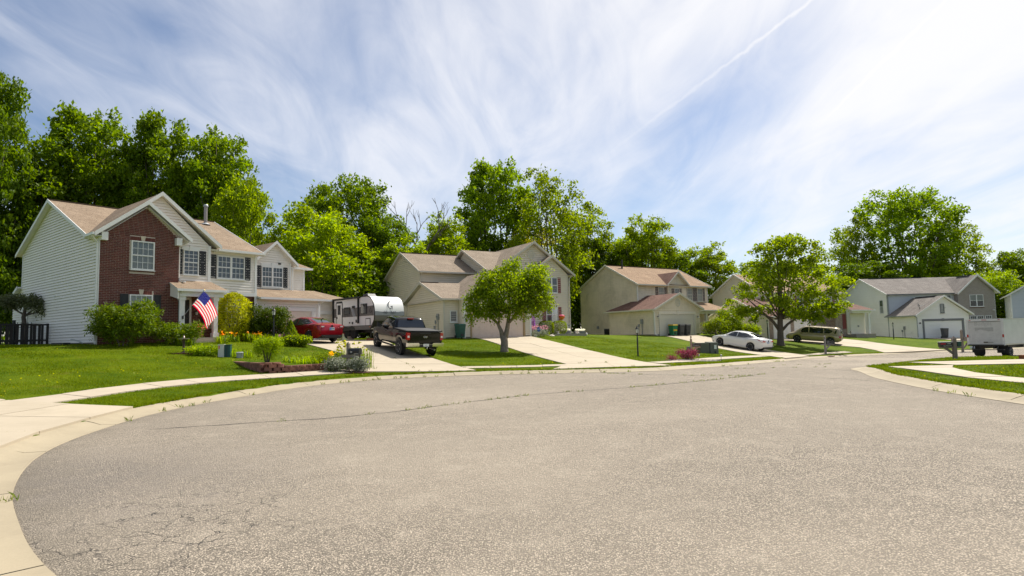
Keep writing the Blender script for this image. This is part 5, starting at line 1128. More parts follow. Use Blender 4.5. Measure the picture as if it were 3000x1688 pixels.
# ================================================================== house 5: grey roof, brick gable
def house_five():
    h = House("light grey house with dark grey roof, brick gable and white garage door", H5A, H5C, 0.0); b = 0.0; S, T = "sid5", "white"
    A, B = (0, 17.6), (0, 5.8)
    h.siding(A, B, [(0, b), (0, 5.98), (5.9, 8.42)], [(11.8, b), (11.8, 5.98), (5.9, 8.42)], S); h.window(A, B, 10.0, 10.9, 3.35, 5.2, 1, 0, 1, curtain=.5)
    h.siding((0, 5.8), (9.0, 5.8), [(0, b), (0, 5.9)], [(9, b), (9, 5.9)], "sid6")
    h.roof([(-.3, 5.4, 5.86), (9.2, 5.4, 5.86), (9.2, 11.7, 8.5), (-.3, 11.7, 8.5)], "sh_grey"); h.roof([(14.5, 18, 5.86), (-.3, 18, 5.86), (-.3, 11.7, 8.5), (14.5, 11.7, 8.5)], "sh_grey"); h.roof([(9.2, 5.4, 5.86), (14.5, 5.4, 5.86), (14.5, 11.7, 8.5), (9.2, 11.7, 8.5)], "sh_grey")
    h.gable_trim((-.29, 5.4, 5.9), (-.29, 11.7, 8.54), (-.29, 18, 5.9), T); h.gutter((-.3, 5.35, 5.88), (8.9, 5.35, 5.88), "greytrim"); h.bar("ridge_cap", (1.0, 11.7, 8.54), (8.6, 11.7, 8.54), .3, .09, "plastic")
    h.board(A, B, 11.7, 11.82, b, 5.95, "galv", "corner_board"); h.downspout([(-.05, 5.4, 5.82), (.04, 5.72, 5.6), (.04, 5.72, 3.2)], "galv")
    h.shutter((0, 5.8), (9, 5.8), 8.0, 8.4, 4.1, 5.55, "greytrim"); h.window((0, 5.8), (9, 5.8), 6.6, 7.95, 4.1, 5.55, 2, 0, 1)
    # brick gable block, front v=5.0
    A, B = (9.0, 5.0), (13.75, 5.0)
    h.flat(A, B, [(0, b), (0, 5.75), (2.4, 8.0)], [(4.75, b), (4.75, 5.75), (2.4, 8.0)], "brick5", "brick_wall"); h.window(A, B, 1.35, 3.15, 3.95, 5.55, 2, 0, 1, curtain=.5); h.board(A, B, 1.3, 3.2, 3.8, 3.9, "brick", "sill", .06)
    for x in (1.2, 2.15, 3.2): h.window(A, B, x, x + .85, 1.2, 2.75, 1, 3, 2)
    h.flat((9, 5), (9, 5.8), [(0, b), (0, 5.8)], [(.8, b), (.8, 5.8)], "brick5"); h.flat((13.75, 5), (13.75, 17.6), [(0, b), (0, 5.8)], [(12.6, b), (12.6, 5.8)], S)
    h.roof([(8.62, 4.65, 5.72), (8.62, 11.5, 5.72), (11.42, 11.5, 8.2), (11.42, 4.65, 8.2)], "sh_grey"); h.roof([(14.2, 11.5, 5.72), (14.2, 4.65, 5.72), (11.42, 4.65, 8.2), (11.42, 11.5, 8.2)], "sh_grey"); h.gable_trim((8.62, 4.66, 5.76), (11.42, 4.66, 8.26), (14.2, 4.66, 5.76), T, h=.24)
    h.bar("ridge_cap", (11.42, 6.0, 8.25), (11.42, 8.4, 8.25), .3, .09, "plastic"); h.wall_box(A, B, 4.35, 3.45, .16, .12, .2, "white", "security_camera")
    # garage
    A, B = (0, 5.8), (0, 0)
    h.siding(A, B, [(0, b), (0, 2.95)], [(5.8, b), (5.8, 2.95)], S); h.meter(A, B, 3.3, .05, 1.55); h.wall_box(A, B, 4.6, .75, .24, .2, .08, "white", "utility_box")
    A, B = (0, 0), (6.4, 0)
    for x0, x1 in ((0, .6), (5.75, 6.4)): h.siding(A, B, [(x0, b), (x0, 2.4)], [(x1, b), (x1, 2.4)], S)
    h.siding(A, B, [(0, 2.4), (0, 2.95), (3.36, 5.15)], [(6.4, 2.4), (6.4, 2.95), (3.36, 5.15)], S)
    h.garage_door(A, B, .82, 5.5, b - .04, 2.12, "gdoor3", 8, 4, False)
    for x0, x1 in ((.6, .82), (5.5, 5.74)): h.board(A, B, x0, x1, b, 2.12, "greytrim", "door_jamb", .07)
    h.board(A, B, .6, 5.74, 2.13, 2.4, "greytrim", "header", .07); h.board(A, B, 3.02, 3.3, 2.1, 2.44, "greytrim", "keystone", .1)
    h.window(A, B, 2.92, 3.42, 3.1, 4.25, 1, 0, 1, frame="greytrim", fixed=True, curtain=.99); h.wall_box(A, B, 3.52, 3.75, .12, .1, .2, "white", "security_camera"); h.wall_box(A, B, .3, 1.9, .14, .16, .14, "black", "wall_light"); h.wall_box(A, B, 5.62, 1.65, .1, .14, .05, "white", "keypad")
    h.roof([(-.35, -.35, 2.86), (-.35, 6.1, 2.86), (3.36, 6.1, 5.28), (3.36, -.35, 5.28)], "sh_grey"); h.roof([(6.85, 5.0, 2.86), (6.85, -.35, 2.86), (3.36, -.35, 5.28), (3.36, 5.0, 5.28)], "sh_grey"); h.gable_trim((-.35, -.34, 2.9), (3.36, -.34, 5.33), (6.85, -.34, 2.9), T, h=.22); h.gutter((-.38, -.35, 2.88), (-.38, 6.1, 2.88), "galv")
    h.bar("ridge_cap", (3.36, 1.2, 5.33), (3.36, 5.0, 5.33), .3, .09, "plastic"); h.downspout([(-.36, -.1, 2.8), (-.06, -.07, 2.6), (-.06, -.07, .1)], "galv"); h.flat((6.4, 0), (6.4, 5.8), [(0, b), (0, 2.9)], [(5.8, b), (5.8, 2.9)], "sid6")
    # satellite dish on the garage roof
    c = Vector(h.P(1.0, .8, 3.9)); ds = MB(); n = 16
    for j in range(4):
        r = .32 * j / 3; ds.v += [tuple(c + Vector((r * cos(2 * pi * k / n) * .45 - .1 - .25 * r, .05 + .5 * r * cos(2 * pi * k / n), .3 + r * sin(2 * pi * k / n)))) for k in range(n)]
    for j in range(3):
        for k in range(n): ds.f.append((j * n + k, j * n + (k + 1) % n, (j + 1) * n + (k + 1) % n, (j + 1) * n + k))
    dish = ds.build("satellite_dish", M["greytrim"], h.root, smooth=True); MB().bar(c + Vector((-.1, 0, .1)), c + Vector((.5, -.2, .35)), .04, .04).build("arm", M["white"], dish); MB().tube([c + Vector((-.05, 0, -.35)), c + Vector((-.05, 0, .3))], .03, 8).build("mast", M["plastic"], dish)
    h.found(0, 5.8, 13.75, 17.5); h.found(0, 0, 6.4, 5.8)
    for a, c in (((.1, .1, b), (6.3, 5.7, 2.8)), ((.1, 5.9, b), (13.6, 17.5, 5.8)), ((9.1, 5.15, b), (13.6, 6, 5.7))): MB().box(h.P(*a), h.P(*c)).build("inner_wall", M["dark"], h.root)
house_five()

# ================================================================== house 6: only its left edge shows
def house_six():
    h = House("pale blue grey sided house at the far right edge of the photo", 126.0, (66.8, 80.0), -.2); b = -.2; S, T = "sid6", "white"
    A, B = (0, 11), (0, 0)
    h.siding((0, 0), (9, 0), [(0, b), (0, 5.5), (4.5, 8.4)], [(9, b), (9, 5.5), (4.5, 8.4)], S); h.siding(A, B, [(0, b), (0, 5.5)], [(11, b), (11, 5.5)], S)
    h.roof([(-.5, -.4, 5.3), (-.5, 11.4, 5.3), (4.5, 11.4, 8.5), (4.5, -.4, 8.5)], "sh_grey"); h.roof([(9.5, 11.4, 5.3), (9.5, -.4, 5.3), (4.5, -.4, 8.5), (4.5, 11.4, 8.5)], "sh_grey"); h.gable_trim((-.5, -.39, 5.34), (4.5, -.39, 8.55), (9.5, -.39, 5.34), T, h=.22); h.gutter((-.52, -.4, 5.32), (-.52, 11.4, 5.32), T)
    h.corner(0, 0, b, 5.4, T, .14); h.window((0, 0), (9, 0), 3, 4.8, 3.4, 4.9, 2, 0, 1); h.found(0, 0, 9, 11)
    MB().box(h.P(.1, .1, b), h.P(8.9, 10.9, 5.2)).build("inner_wall", M["dark"], h.root)
house_six()
# ================================================================== trees and shrubs
def leaf_cloud(C, size, fold=.25, up=.35, rng_=NPR, aspect=.55, ctr=None):
    """one folded leaf (two triangles) per centre; outward and upward leaning"""
    n = len(C); d = rng_.normal(size=(n, 3)); d /= np.linalg.norm(d, axis=1)[:, None]
    if ctr is not None: o = C - ctr; o /= np.linalg.norm(o, axis=1)[:, None] + 1e-6; d = d * .75 + o * .5
    d[:, 2] -= .15; d /= np.linalg.norm(d, axis=1)[:, None]
    nn = rng_.normal(size=(n, 3)) * .7; nn[:, 2] += up * 2; s = np.cross(d, nn); s /= np.linalg.norm(s, axis=1)[:, None] + 1e-6; nn = np.cross(s, d)
    L = (size * rng_.uniform(.65, 1.35, n))[:, None]; w = L * aspect / 2
    V = np.stack([C - d * L * .5, C - s * w + nn * L * fold * .3, C + d * L * .5, C + s * w + nn * L * fold * .3], 1).reshape(-1, 3)
    i = np.arange(n)[:, None] * 4; F = np.concatenate([i + [0, 1, 2], i + [0, 2, 3]], 1).reshape(-1, 3)
    return V, F
def blob_points(blobs, n, per, spread, rng_=NPR, shell=.55):
    """clustered points in a set of ellipsoids: (cx,cy,cz,rx,ry,rz)"""
    B = np.array(blobs, float); vol = (B[:, 3] * B[:, 4] * B[:, 5]) ** (2 / 3); p = vol / vol.sum()
    k = max(1, n // per); ci = rng_.choice(len(B), k, p=p)
    d = rng_.normal(size=(k, 3)); d[:, 2] += .45; d /= np.linalg.norm(d, axis=1)[:, None]; r = (shell + (1 - shell) * rng_.random(k) ** .6)[:, None] * np.where(rng_.random(k) < .12, 1.12, 1.0)[:, None]
    cc = B[ci, :3] + d * r * B[ci, 3:]
    pts = np.repeat(cc, per, 0) + rng_.normal(size=(k * per, 3)) * spread * np.array([1, 1, .75]); return pts
def limbs(mb, base, tips, r0, rng_=RND, n=7, sub=2):
    """trunk from base to fork, then limbs to tips"""
    for t in tips:
        a, b = Vector(base), Vector(t[:3]); mid = a.lerp(b, .5) + Vector((rng_.uniform(-.3, .3), rng_.uniform(-.3, .3), rng_.uniform(.0, .4))) * (b - a).length * .2
        r = r0 * t[3] if len(t) > 3 else r0 * .5
        mb.tube([a, a.lerp(mid, .5), mid, mid.lerp(b, .6), b], [r, r * .8, r * .6, r * .4, r * .15], n)
        for k in range(sub):
            s = mid.lerp(b, rng_.uniform(.0, .7)); e = s + Vector((rng_.uniform(-1, 1), rng_.uniform(-1, 1), rng_.uniform(-.2, .5))) * (b - a).length * .16
            mb.tube([s, s.lerp(e, .5) + Vector((0, 0, .1)), e], [r * .4, r * .25, r * .06], 5)
def crown_blobs(rx, rz, cz, n, seed, squash=1., flare=0.):
    r = random.Random(seed); out = [(0, 0, cz, rx * .62, rx * .62, rz * .75)]
    lob = [(r.uniform(0, 6.28), r.uniform(.7, 1.0)) for _ in range(5)]
    for k in range(n):
        a = 2.4 * k + r.uniform(-.4, .4); t = (k + .5) / n; z = cz + rz * (2 * t - 1) * .86
        lb = 1 + .2 * sum(sin(a * (i + 1) + p) * q for i, (p, q) in enumerate(lob)) / 3
        rr = rx * sqrt(max(.03, 1 - ((2 * t - 1) * .93) ** 2)) * r.uniform(.62, .98) * lb; s = rx * r.uniform(.15, .29)
        out.append((rr * cos(a), rr * sin(a), z + r.uniform(-.06, .06) * rz, s, s, s * r.uniform(.6, .85)))
    return out
LEAF = dict(
    a=leaf_mat("leaf_mid_green", (0.068, 0.120, 0.0030), (0.128, 0.186, 0.0054), .42), b=leaf_mat("leaf_dark_green", (.055, .10, .004), (.10, .15, .006), .40),
    c=leaf_mat("leaf_bright_green", (0.101, 0.162, 0.0030), (0.182, 0.234, 0.0054), .48), d=leaf_mat("leaf_yellow_green", (.19, .20, .005), (.29, .28, .009), .45),
    m=leaf_mat("leaf_maple", (0.081, 0.126, 0.0036), (0.155, 0.198, 0.0060), .45), s=leaf_mat("leaf_sunny", (.085, .145, .003), (.165, .21, .006), .45),
    y=leaf_mat("leaf_yew", (0.061, 0.114, 0.0042), (0.135, 0.180, 0.0060), .3), g=leaf_mat("leaf_gold", (.18, .21, .004), (.46, .46, .012), .35), k=leaf_mat("leaf_dark_shrub", (0.041, 0.072, 0.0042), (0.081, 0.114, 0.0060), .3),
    f=leaf_mat("leaf_fern", (.10, .165, .0036), (.18, .235, .006), .45), w=leaf_mat("leaf_silver", (.06, .085, .035), (.33, .34, .28), .2), p=leaf_mat("leaf_plum", (.10, .02, .03), (.22, .05, .07), .3),
    v=leaf_mat("flower_violet", (.22, .06, .30), (.35, .14, .40), .3), o=leaf_mat("flower_orange", (.75, .22, .01), (.85, .45, .02), .3), pk=leaf_mat("flower_pink", (.75, .06, .16), (.85, .25, .32), .3), mau=leaf_mat("flower_mauve", (.33, .16, .20), (.42, .24, .27), .3), yl=leaf_mat("flower_yellow", (.75, .42, .01), (.85, .6, .03), .3), wt=leaf_mat("flower_white", (.6, .6, .52), (.75, .73, .66), .3))
def tree_proto(kind, seed, hgt, rx, nleaf, lsize, mtl, per=22, spread=.42, nb=14, trunk_r=.28, low=.28, bark="bark", shell=.5):
    """trunk mesh and crown mesh for a tree of the given height, base at the origin"""
    g = np.random.default_rng(seed); r = random.Random(seed)
    cz = hgt * (low + (1 - low) * .5); rz = hgt * (1 - low) * .5
    bl = crown_blobs(rx, rz, cz, nb, seed); pts = blob_points(bl, nleaf, per, spread, g, shell)
    V, F = leaf_cloud(pts, lsize, rng_=g, ctr=np.array([0, 0, cz * .9]))
    cm = fast_mesh("crown", V, F, LEAF[mtl])
    mb = MB(); fork = Vector((r.uniform(-.2, .2), r.uniform(-.2, .2), hgt * low * .9)); mb.tube([(0, 0, -.3), (0, 0, .3), fork * .55, fork, fork * 1.5 + Vector((0, 0, .0))], [trunk_r * 1.5, trunk_r * 1.1, trunk_r * .95, trunk_r * .85, trunk_r * .5], 9)
    limbs(mb, fork, [(b[0] * .85, b[1] * .85, b[2] * .97, .5) for b in bl[1::3]], trunk_r, r, 6, 2)
    return mb.mesh("trunk", M[bark], 'all', False), cm
def put_tree(name, proto, x, y, z, sc, rz, label, group=None, cat="tree"):
    root = thing(name, label, cat, (x, y, z), rz, group); root.scale = (sc[0], sc[0], sc[1]) if isinstance(sc, tuple) else (sc, sc, sc)
    link("trunk", proto[0], root); link("crown", proto[1], root); return root
TP = dict(
    t1=tree_proto("t1", 1, 20, 5.2, 22000, .42, "a", 26, .34, 62, .32, .15), t2=tree_proto("t2", 2, 20, 6.0, 22000, .44, "b", 26, .36, 64, .34, .12), t3=tree_proto("t3", 3, 20, 4.6, 20000, .40, "c", 24, .32, 58, .3, .12),
    t4=tree_proto("t4", 4, 14, 5.0, 19000, .34, "c", 24, .32, 58, .25, .05), t5=tree_proto("t5", 5, 14, 4.4, 10000, .32, "d", 18, .34, 40, .22, .2), t6=tree_proto("t6", 6, 22, 8.0, 22000, .48, "a", 30, .42, 80, .4, .14, shell=.6),
    t7=tree_proto("t7", 8, 9, 4.2, 13000, .33, "b", 24, .34, 44, .15, .0), t8=tree_proto("t8", 9, 18, 4.6, 9500, .38, "m", 22, .32, 52, .25, .12, shell=.65))
def px_tree(px, top, D, wpx, key, name, label, group="trees of the wood behind the houses", low=False):
    """place a tree so that its axis stands at a bearing and distance, and reaches the given height"""
    t = (px - 1500) / 1750.0; x = t * D; gz = H(x, D); hor = 981 - .0229 * (px - 1500)
    ht = 1.65 + (hor - top) * D / 1750.0 - gz; base_h = {"t1": 20, "t2": 20, "t3": 20, "t4": 14, "t5": 14, "t6": 22, "t7": 9, "t8": 18}[key]; base_r = {"t1": 5.2, "t2": 6, "t3": 4.6, "t4": 5, "t5": 4.4, "t6": 8, "t7": 4.2, "t8": 4.6}[key]
    sx = (wpx / 2 * D / 1750.0) / (base_r * 1.12); sz = ht / (base_h * .98)
    return put_tree(name, TP[key], x, D, gz, (sx, sz), RND.uniform(0, 6.28), label, group)
def wood():
    T = [ # px, top, distance, width px, proto, name, label
        (-78, 185, 50, 290, "t2", "edge_tree", "tall green tree cut off by the left edge of the photo"),
        (85, 430, 54, 330, "t2", "wood_tree", "dark green tree at the far left, left of the brick house"),
        (240, 312, 58, 340, "t1", "wood_tree", "tallest tree above the left end of the brick house"),
        (455, 330, 58, 270, "t1", "wood_tree", "tall narrow tree right above the brick gable peak"),
        (640, 380, 60, 270, "t1", "wood_tree", "tall tree above the flue pipe of the brick house"),
        (700, 520, 52, 230, "t4", "wood_tree", "bright green tree behind the right end of the brick house roof"),
        (330, 470, 66, 300, "t2", "wood_tree", "dark tree between the two tallest crowns behind the brick house"),
        (560, 480, 64, 300, "t2", "wood_tree", "dark tree low behind the ridge of the brick house"),
        (130, 560, 58, 260, "t7", "wood_tree", "dark bushy tree against the left gable of the brick house"),
        (-30, 620, 50, 300, "t7", "wood_tree", "dark bushy tree above the picket fence"),
        (1010, 520, 64, 340, "t6", "wood_tree", "broad round tree above the travel trailer, left of the dead tree"),
        (935, 612, 55, 330, "t4", "wood_tree", "sunny light green tree right behind the garage wing of the brick house"),
        (1120, 640, 62, 220, "t2", "wood_tree", "dark green tree to the right of the broad round tree above the trailer"),
        (1180, 700, 60, 200, "t3", "wood_tree", "mid green tree at the foot of the bare dead tree"),
        (1305, 630, 66, 190, "t3", "wood_tree", "slender tree just right of the bare dead tree"),
        (1455, 470, 76, 270, "t1", "wood_tree", "tallest tree behind the beige house"),
        (1620, 498, 68, 250, "t8", "wood_tree", "tall airy tree right of the tallest one behind the beige house"),
        (1400, 690, 74, 240, "t2", "wood_tree", "dark tree just above the main ridge of the beige house"),
        (1565, 655, 73, 190, "t5", "wood_tree", "yellowish tree above the front gable of the beige house"),
        (1715, 600, 84, 220, "t8", "wood_tree", "airy tree between the beige house and the reddish roof"),
        (1765, 700, 86, 260, "t2", "wood_tree", "dark tree above the left gable of the reddish roof"),
        (1690, 770, 84, 160, "t7", "wood_tree", "bushy dark tree filling the gap between the beige house and the reddish roofed house"),
        (1905, 630, 82, 190, "t3", "wood_tree", "tall tree above the middle of the reddish roof"),
        (1855, 690, 92, 200, "t4", "wood_tree", "bright tree behind the reddish roof, left of the tall one"),
        (2070, 715, 86, 180, "t3", "wood_tree", "tree right of the reddish roof, left of the maple"),
        (1985, 740, 84, 170, "t1", "wood_tree", "mid green tree peeping over the right end of the reddish roof"),
        (2670, 552, 112, 340, "t6", "wood_tree", "largest tree on the right, behind the grey roof"),
        (2810, 640, 110, 200, "t8", "wood_tree", "airy right half of the tree group behind the grey roof"),
        (2510, 640, 112, 150, "t8", "wood_tree", "thin airy tree left of the largest tree on the right"),
        (2530, 770, 104, 220, "t2", "wood_tree", "low dark tree behind the left end of the grey roof"),
        (2720, 770, 108, 260, "t4", "wood_tree", "low bright tree behind the middle of the grey roof"),
        (2905, 800, 98, 180, "t4", "wood_tree", "bright round tree right of the grey brick gable"),
        (2985, 735, 108, 170, "t1", "wood_tree", "tree at the right edge of the photo"),
        (2960, 850, 95, 140, "t7", "wood_tree", "dark bush between the brick gable and the house at the right edge"),
        (2350, 760, 100, 200, "t3", "wood_tree", "tree seen through the crown of the maple"),
        (2220, 770, 100, 170, "t1", "wood_tree", "tree behind the roof of the pale yellow house"),
        (860, 700, 70, 260, "t7", "wood_tree", "dark understorey tree right of the brick house"),
        (1060, 800, 58, 300, "t7", "wood_tree", "dark understorey tree between the trailer and the beige house"),
        (1240, 790, 70, 300, "t7", "wood_tree", "dark understorey tree behind the beige house's left end"),
        (380, 640, 72, 400, "t7", "wood_tree", "dark understorey tree behind the brick gable"),
        (640, 660, 70, 360, "t7", "wood_tree", "dark understorey tree behind the brick house's flue"),
        (1880, 800, 92, 300, "t7", "wood_tree", "dark understorey tree behind the reddish ridge"),
        (2640, 850, 118, 420, "t7", "wood_tree", "dark understorey tree behind the grey ridge"),
    ]
    for a in T: px_tree(*a)
    # far mass of woodland closing the gaps at the horizon
    V, F, o = [], [], 0
    g = np.random.default_rng(77); bl = []
    for k in range(150):
        az = radians(-62 + k * .86 + g.uniform(-.4, .4)); d = 95 + g.uniform(0, 35) + (20 if az > .3 else 0); r = g.uniform(3.5, 5.5); bl.append((sin(az) * d * 1.05, cos(az) * d * .95 + 20, g.uniform(3, 6.5), r, r, r * 1.1))
    pts = blob_points(bl, 30000, 20, .7, g, .5); V, F = leaf_cloud(pts, .85, rng_=g)
    link("distant_wood", fast_mesh("distant_wood", V, F, LEAF["b"]), None, "dense wood closing the view behind all the houses", "wood", kind="stuff")
    # bare dead tree
    D = 63; px = 1222; x = (px - 1500) / 1750 * D; z0 = H(x, D); mb = MB(); r = random.Random(5)
    def br(p, d, l, rad, dep):
        q = p + d * l; m = p.lerp(q, .5) + Vector((r.uniform(-1, 1), r.uniform(-1, 1), 0)) * l * .07
        mb.tube([p, m, q], [rad, rad * .85, rad * .7], 6)
        if dep == 0: return
        for k in range(2 if dep > 1 else 3):
            dd = (d + Vector((r.uniform(-.75, .75), r.uniform(-.5, .5), r.uniform(-.1, .5)))).normalized(); br(q if k else p.lerp(q, .8), dd, l * r.uniform(.6, .85), rad * .62, dep - 1)
    br(Vector((0, 0, -.3)), Vector((.03, 0, 1)), 8.2, .27, 0); br(Vector((.22, 0, 7.7)), Vector((-.25, 0, 1)).normalized(), 2.6, .17, 4); br(Vector((.25, 0, 7.7)), Vector((.6, 0, .9)).normalized(), 2.6, .17, 4)
    t = thing("dead_tree", "bare dead tree with leafless branches between the wood crowns", "tree", (x, D, z0)); t.scale = (.78, .78, 1.0); mb.build("trunk", mat("dead_bark", (.15, .125, .11), .95, var=.3), t, smooth='all', fix=False)
wood()

def front_trees():
    # small tree on the lawn of the beige house
    g = np.random.default_rng(21); r = random.Random(21); x, y = -.55, 35.8
    root = thing("yard_tree", "small leafy tree with gnarled trunk on the lawn before the pinkish garage door", "tree", (x, y, G(x, y)))
    bl = [(-.1, 0, 3.3, 1.7, 1.6, 1.1), (-1.6, .1, 2.7, .95, .9, .9), (1.55, -.1, 3.0, 1.05, 1.0, .9), (-1.2, .3, 3.8, .75, .8, .7), (.25, .2, 4.55, .5, .5, .75), (1.7, 0, 4.1, .75, .75, .75), (-.5, .5, 4.3, .65, .65, .5), (1.0, -.6, 2.3, .8, .7, .6), (-.8, -.7, 2.2, .75, .7, .55), (2.2, .2, 2.7, .5, .6, .5), (0.0, -1.0, 2.9, 1.0, .8, .8), (-2.1, 0, 2.2, .5, .6, .5), (1.3, .2, 3.6, .8, .8, .7)]
    bl = [(a * 1.0 + .32, b * 1.0, c * 1.06, d * 1.12, e * 1.1, f_ * 1.1) for a, b, c, d, e, f_ in bl]; pts = blob_points(bl, 20000, 14, .17, g, .45); V, F = leaf_cloud(pts, .165, rng_=g, ctr=np.array([0, 0, 2.6]), aspect=.5)
    link("crown", fast_mesh("crown", V, F, LEAF["s"]), root)
    mb = MB(); mb.tube([(0, 0, -.2), (0, 0, .12), (.03, 0, .6), (-.02, 0, .95)], [.30, .235, .215, .23], 12); mb.tube([(-.06, 0, .85), (-.16, .02, 1.25), (-.35, 0, 1.7), (-1.0, .1, 2.3), (-1.5, .1, 2.8)], [.16, .12, .09, .06, .02], 8); mb.tube([(.08, 0, .85), (.2, 0, 1.3), (.3, .1, 1.9), (.4, .1, 2.8), (.3, .1, 4.2)], [.17, .14, .11, .08, .02], 8)
    mb.tube([(.28, .05, 1.7), (.7, -.1, 2.1), (1.4, -.1, 2.8), (1.7, 0, 3.6)], [.1, .075, .05, .015], 7); mb.tube([(-.3, 0, 1.6), (-.2, -.3, 2.3), (-.3, -.5, 3.0)], [.08, .05, .02], 6); mb.tube([(-.8, .05, 2.1), (-1.5, 0, 2.2), (-2.0, 0, 2.3)], [.05, .035, .012], 6); mb.tube([(.35, .1, 2.4), (-.1, .2, 3.2), (-.5, .4, 4.0)], [.07, .05, .015], 6)
    mb.build("trunk", M["barkp"], root, smooth='all', fix=False)
    # maple beside the white sedan
    g = np.random.default_rng(33); x, y = 25.2, 56.6
    root = thing("maple_tree", "broad maple with dark trunk between the white sedan and the minivan", "tree", (x, y, G(x, y)))
    bl = []; rr = random.Random(4)
    for k in range(46):
        a = 2.4 * k; t = (k + .5) / 46; z = 2.5 + 7.6 * t; rad = 5.0 * (sin(pi * min(1, .22 + .78 * t) ** .9) ** .75) * rr.uniform(.45, 1.0) if t < .95 else .8; s = rr.uniform(.55, .95); bl.append((rad * cos(a) * 1.12, rad * sin(a), z, s * 1.15, s * 1.1, s * .62))
    bl += [(3.6, -.3, 3.2, 1.5, 1.2, .6), (4.6, -.2, 3.0, .9, .8, .45), (-3.4, 0, 3.1, 1.2, 1.0, .6), (2.4, -.6, 2.4, 1.1, .9, .5), (0, 0, 5.4, 2.4, 2.2, 2.6), (5.6, 0, 3.6, .6, .6, .35)]
    bl = [(a + .25 + c * .09, b, c, d, e, f_) for a, b, c, d, e, f_ in bl]; pts = blob_points(bl, 17000, 16, .20, g, .55); V, F = leaf_cloud(pts, .25, rng_=g, ctr=np.array([0, 0, 4.]), aspect=.75)
    link("crown", fast_mesh("crown", V, F, LEAF["m"]), root)
    mb = MB(); mb.tube([(0, 0, -.2), (0, 0, .1), (.02, 0, .7), (.06, 0, 2.0), (.15, 0, 3.4), (.2, 0, 6.2), (.1, 0, 9.6)], [.5, .36, .29, .25, .2, .12, .03], 12); mb.tube([(0, 0, 1.35), (-.55, 0, 2.2), (-1.5, .2, 3.2), (-3.0, .1, 4.6)], [.17, .14, .1, .03], 8); mb.tube([(.05, 0, 1.25), (.8, 0, 2.0), (1.8, -.2, 2.7), (3.6, -.2, 3.3)], [.15, .12, .09, .03], 8)
    limbs(mb, (.1, 0, 2.4), [(*b[:3], .32) for b in bl[4:46:2]], .2, rr, 6, 1); mb.build("trunk", M["bark"], root, smooth='all', fix=False)
front_trees()

def shrub(name, label, x, y, z, rx, ry, h, n, ls, mtl, seed, nb=9, per=14, sp=.1, cat="shrub", shape="dome", shell=.7, aspect=.5, stems=True, group=None, up=.35):
    g = np.random.default_rng(seed); r = random.Random(seed); root = thing(name, label, cat, (x, y, z), 0, group)
    if shape == "cone":
        t = g.random(n) ** .8; a = g.uniform(0, 2 * pi, n); rad = (1 - t) * .96 + .03; bump_ = 1 + .09 * np.sin(a * 7 + t * 22); q = (.8 + .2 * g.random(n)); pts = np.stack([rx * rad * bump_ * q * np.cos(a), ry * rad * bump_ * q * np.sin(a), .04 + h * t], 1)
    elif shape == "column":
        t = g.random(n); a = g.uniform(0, 2 * pi, n); rad = np.minimum(1, (1 - t) * 4.) ** .5 * np.minimum(1, .72 + t * .8); bump_ = 1 + .12 * np.sin(a * 5 + t * 9) + .07 * np.sin(a * 11 - t * 23); q = (.75 + .28 * g.random(n)); pts = np.stack([rx * rad * bump_ * q * np.cos(a), ry * rad * bump_ * q * np.sin(a), .05 + h * t], 1)
    elif shape == "box":
        bl = [(0, 0, h * .55, rx, ry, h * .5)]; d = g.normal(size=(n, 3)); d /= (np.abs(d) ** 3.2).sum(1)[:, None] ** (1 / 3.2); pts = np.array([0, 0, h * .52]) + d * np.array([rx, ry, h * .5]) * (.86 + .14 * g.random(n))[:, None]
    else:
        bl = [(0, 0, h * .5, rx * .75, ry * .75, h * .45)]
        for k in range(nb): a = 2.4 * k; q = r.uniform(.45, .8); bl.append((rx * q * cos(a), ry * q * sin(a), h * r.uniform(.3, .78), rx * .36, ry * .36, h * .28))
        pts = blob_points(bl, n, per, sp, g, shell); pts[:, 2] = np.abs(pts[:, 2])
    V, F = leaf_cloud(pts, ls, rng_=g, ctr=np.array([0, 0, h * .3]), aspect=aspect, up=up); link("foliage", fast_mesh("foliage", V, F, LEAF[mtl]), root)
    if stems:
        mb = MB()
        for k in range(6): a = k * 1.05; mb.tube([(rx * .08 * cos(a), ry * .08 * sin(a), -.1), (rx * .25 * cos(a), ry * .25 * sin(a), h * .35), (rx * .5 * cos(a), ry * .5 * sin(a), h * .7)], [.03, .02, .008], 5)
        mb.build("stem", M["bark"], root)
    return root
def at1(u, v): p = f1(u, v); return float(p[0]), float(p[1])
def at2(u, v): p = f2(u, v); return float(p[0]), float(p[1])
def at3(u, v): p = f3(u, v); return float(p[0]), float(p[1])
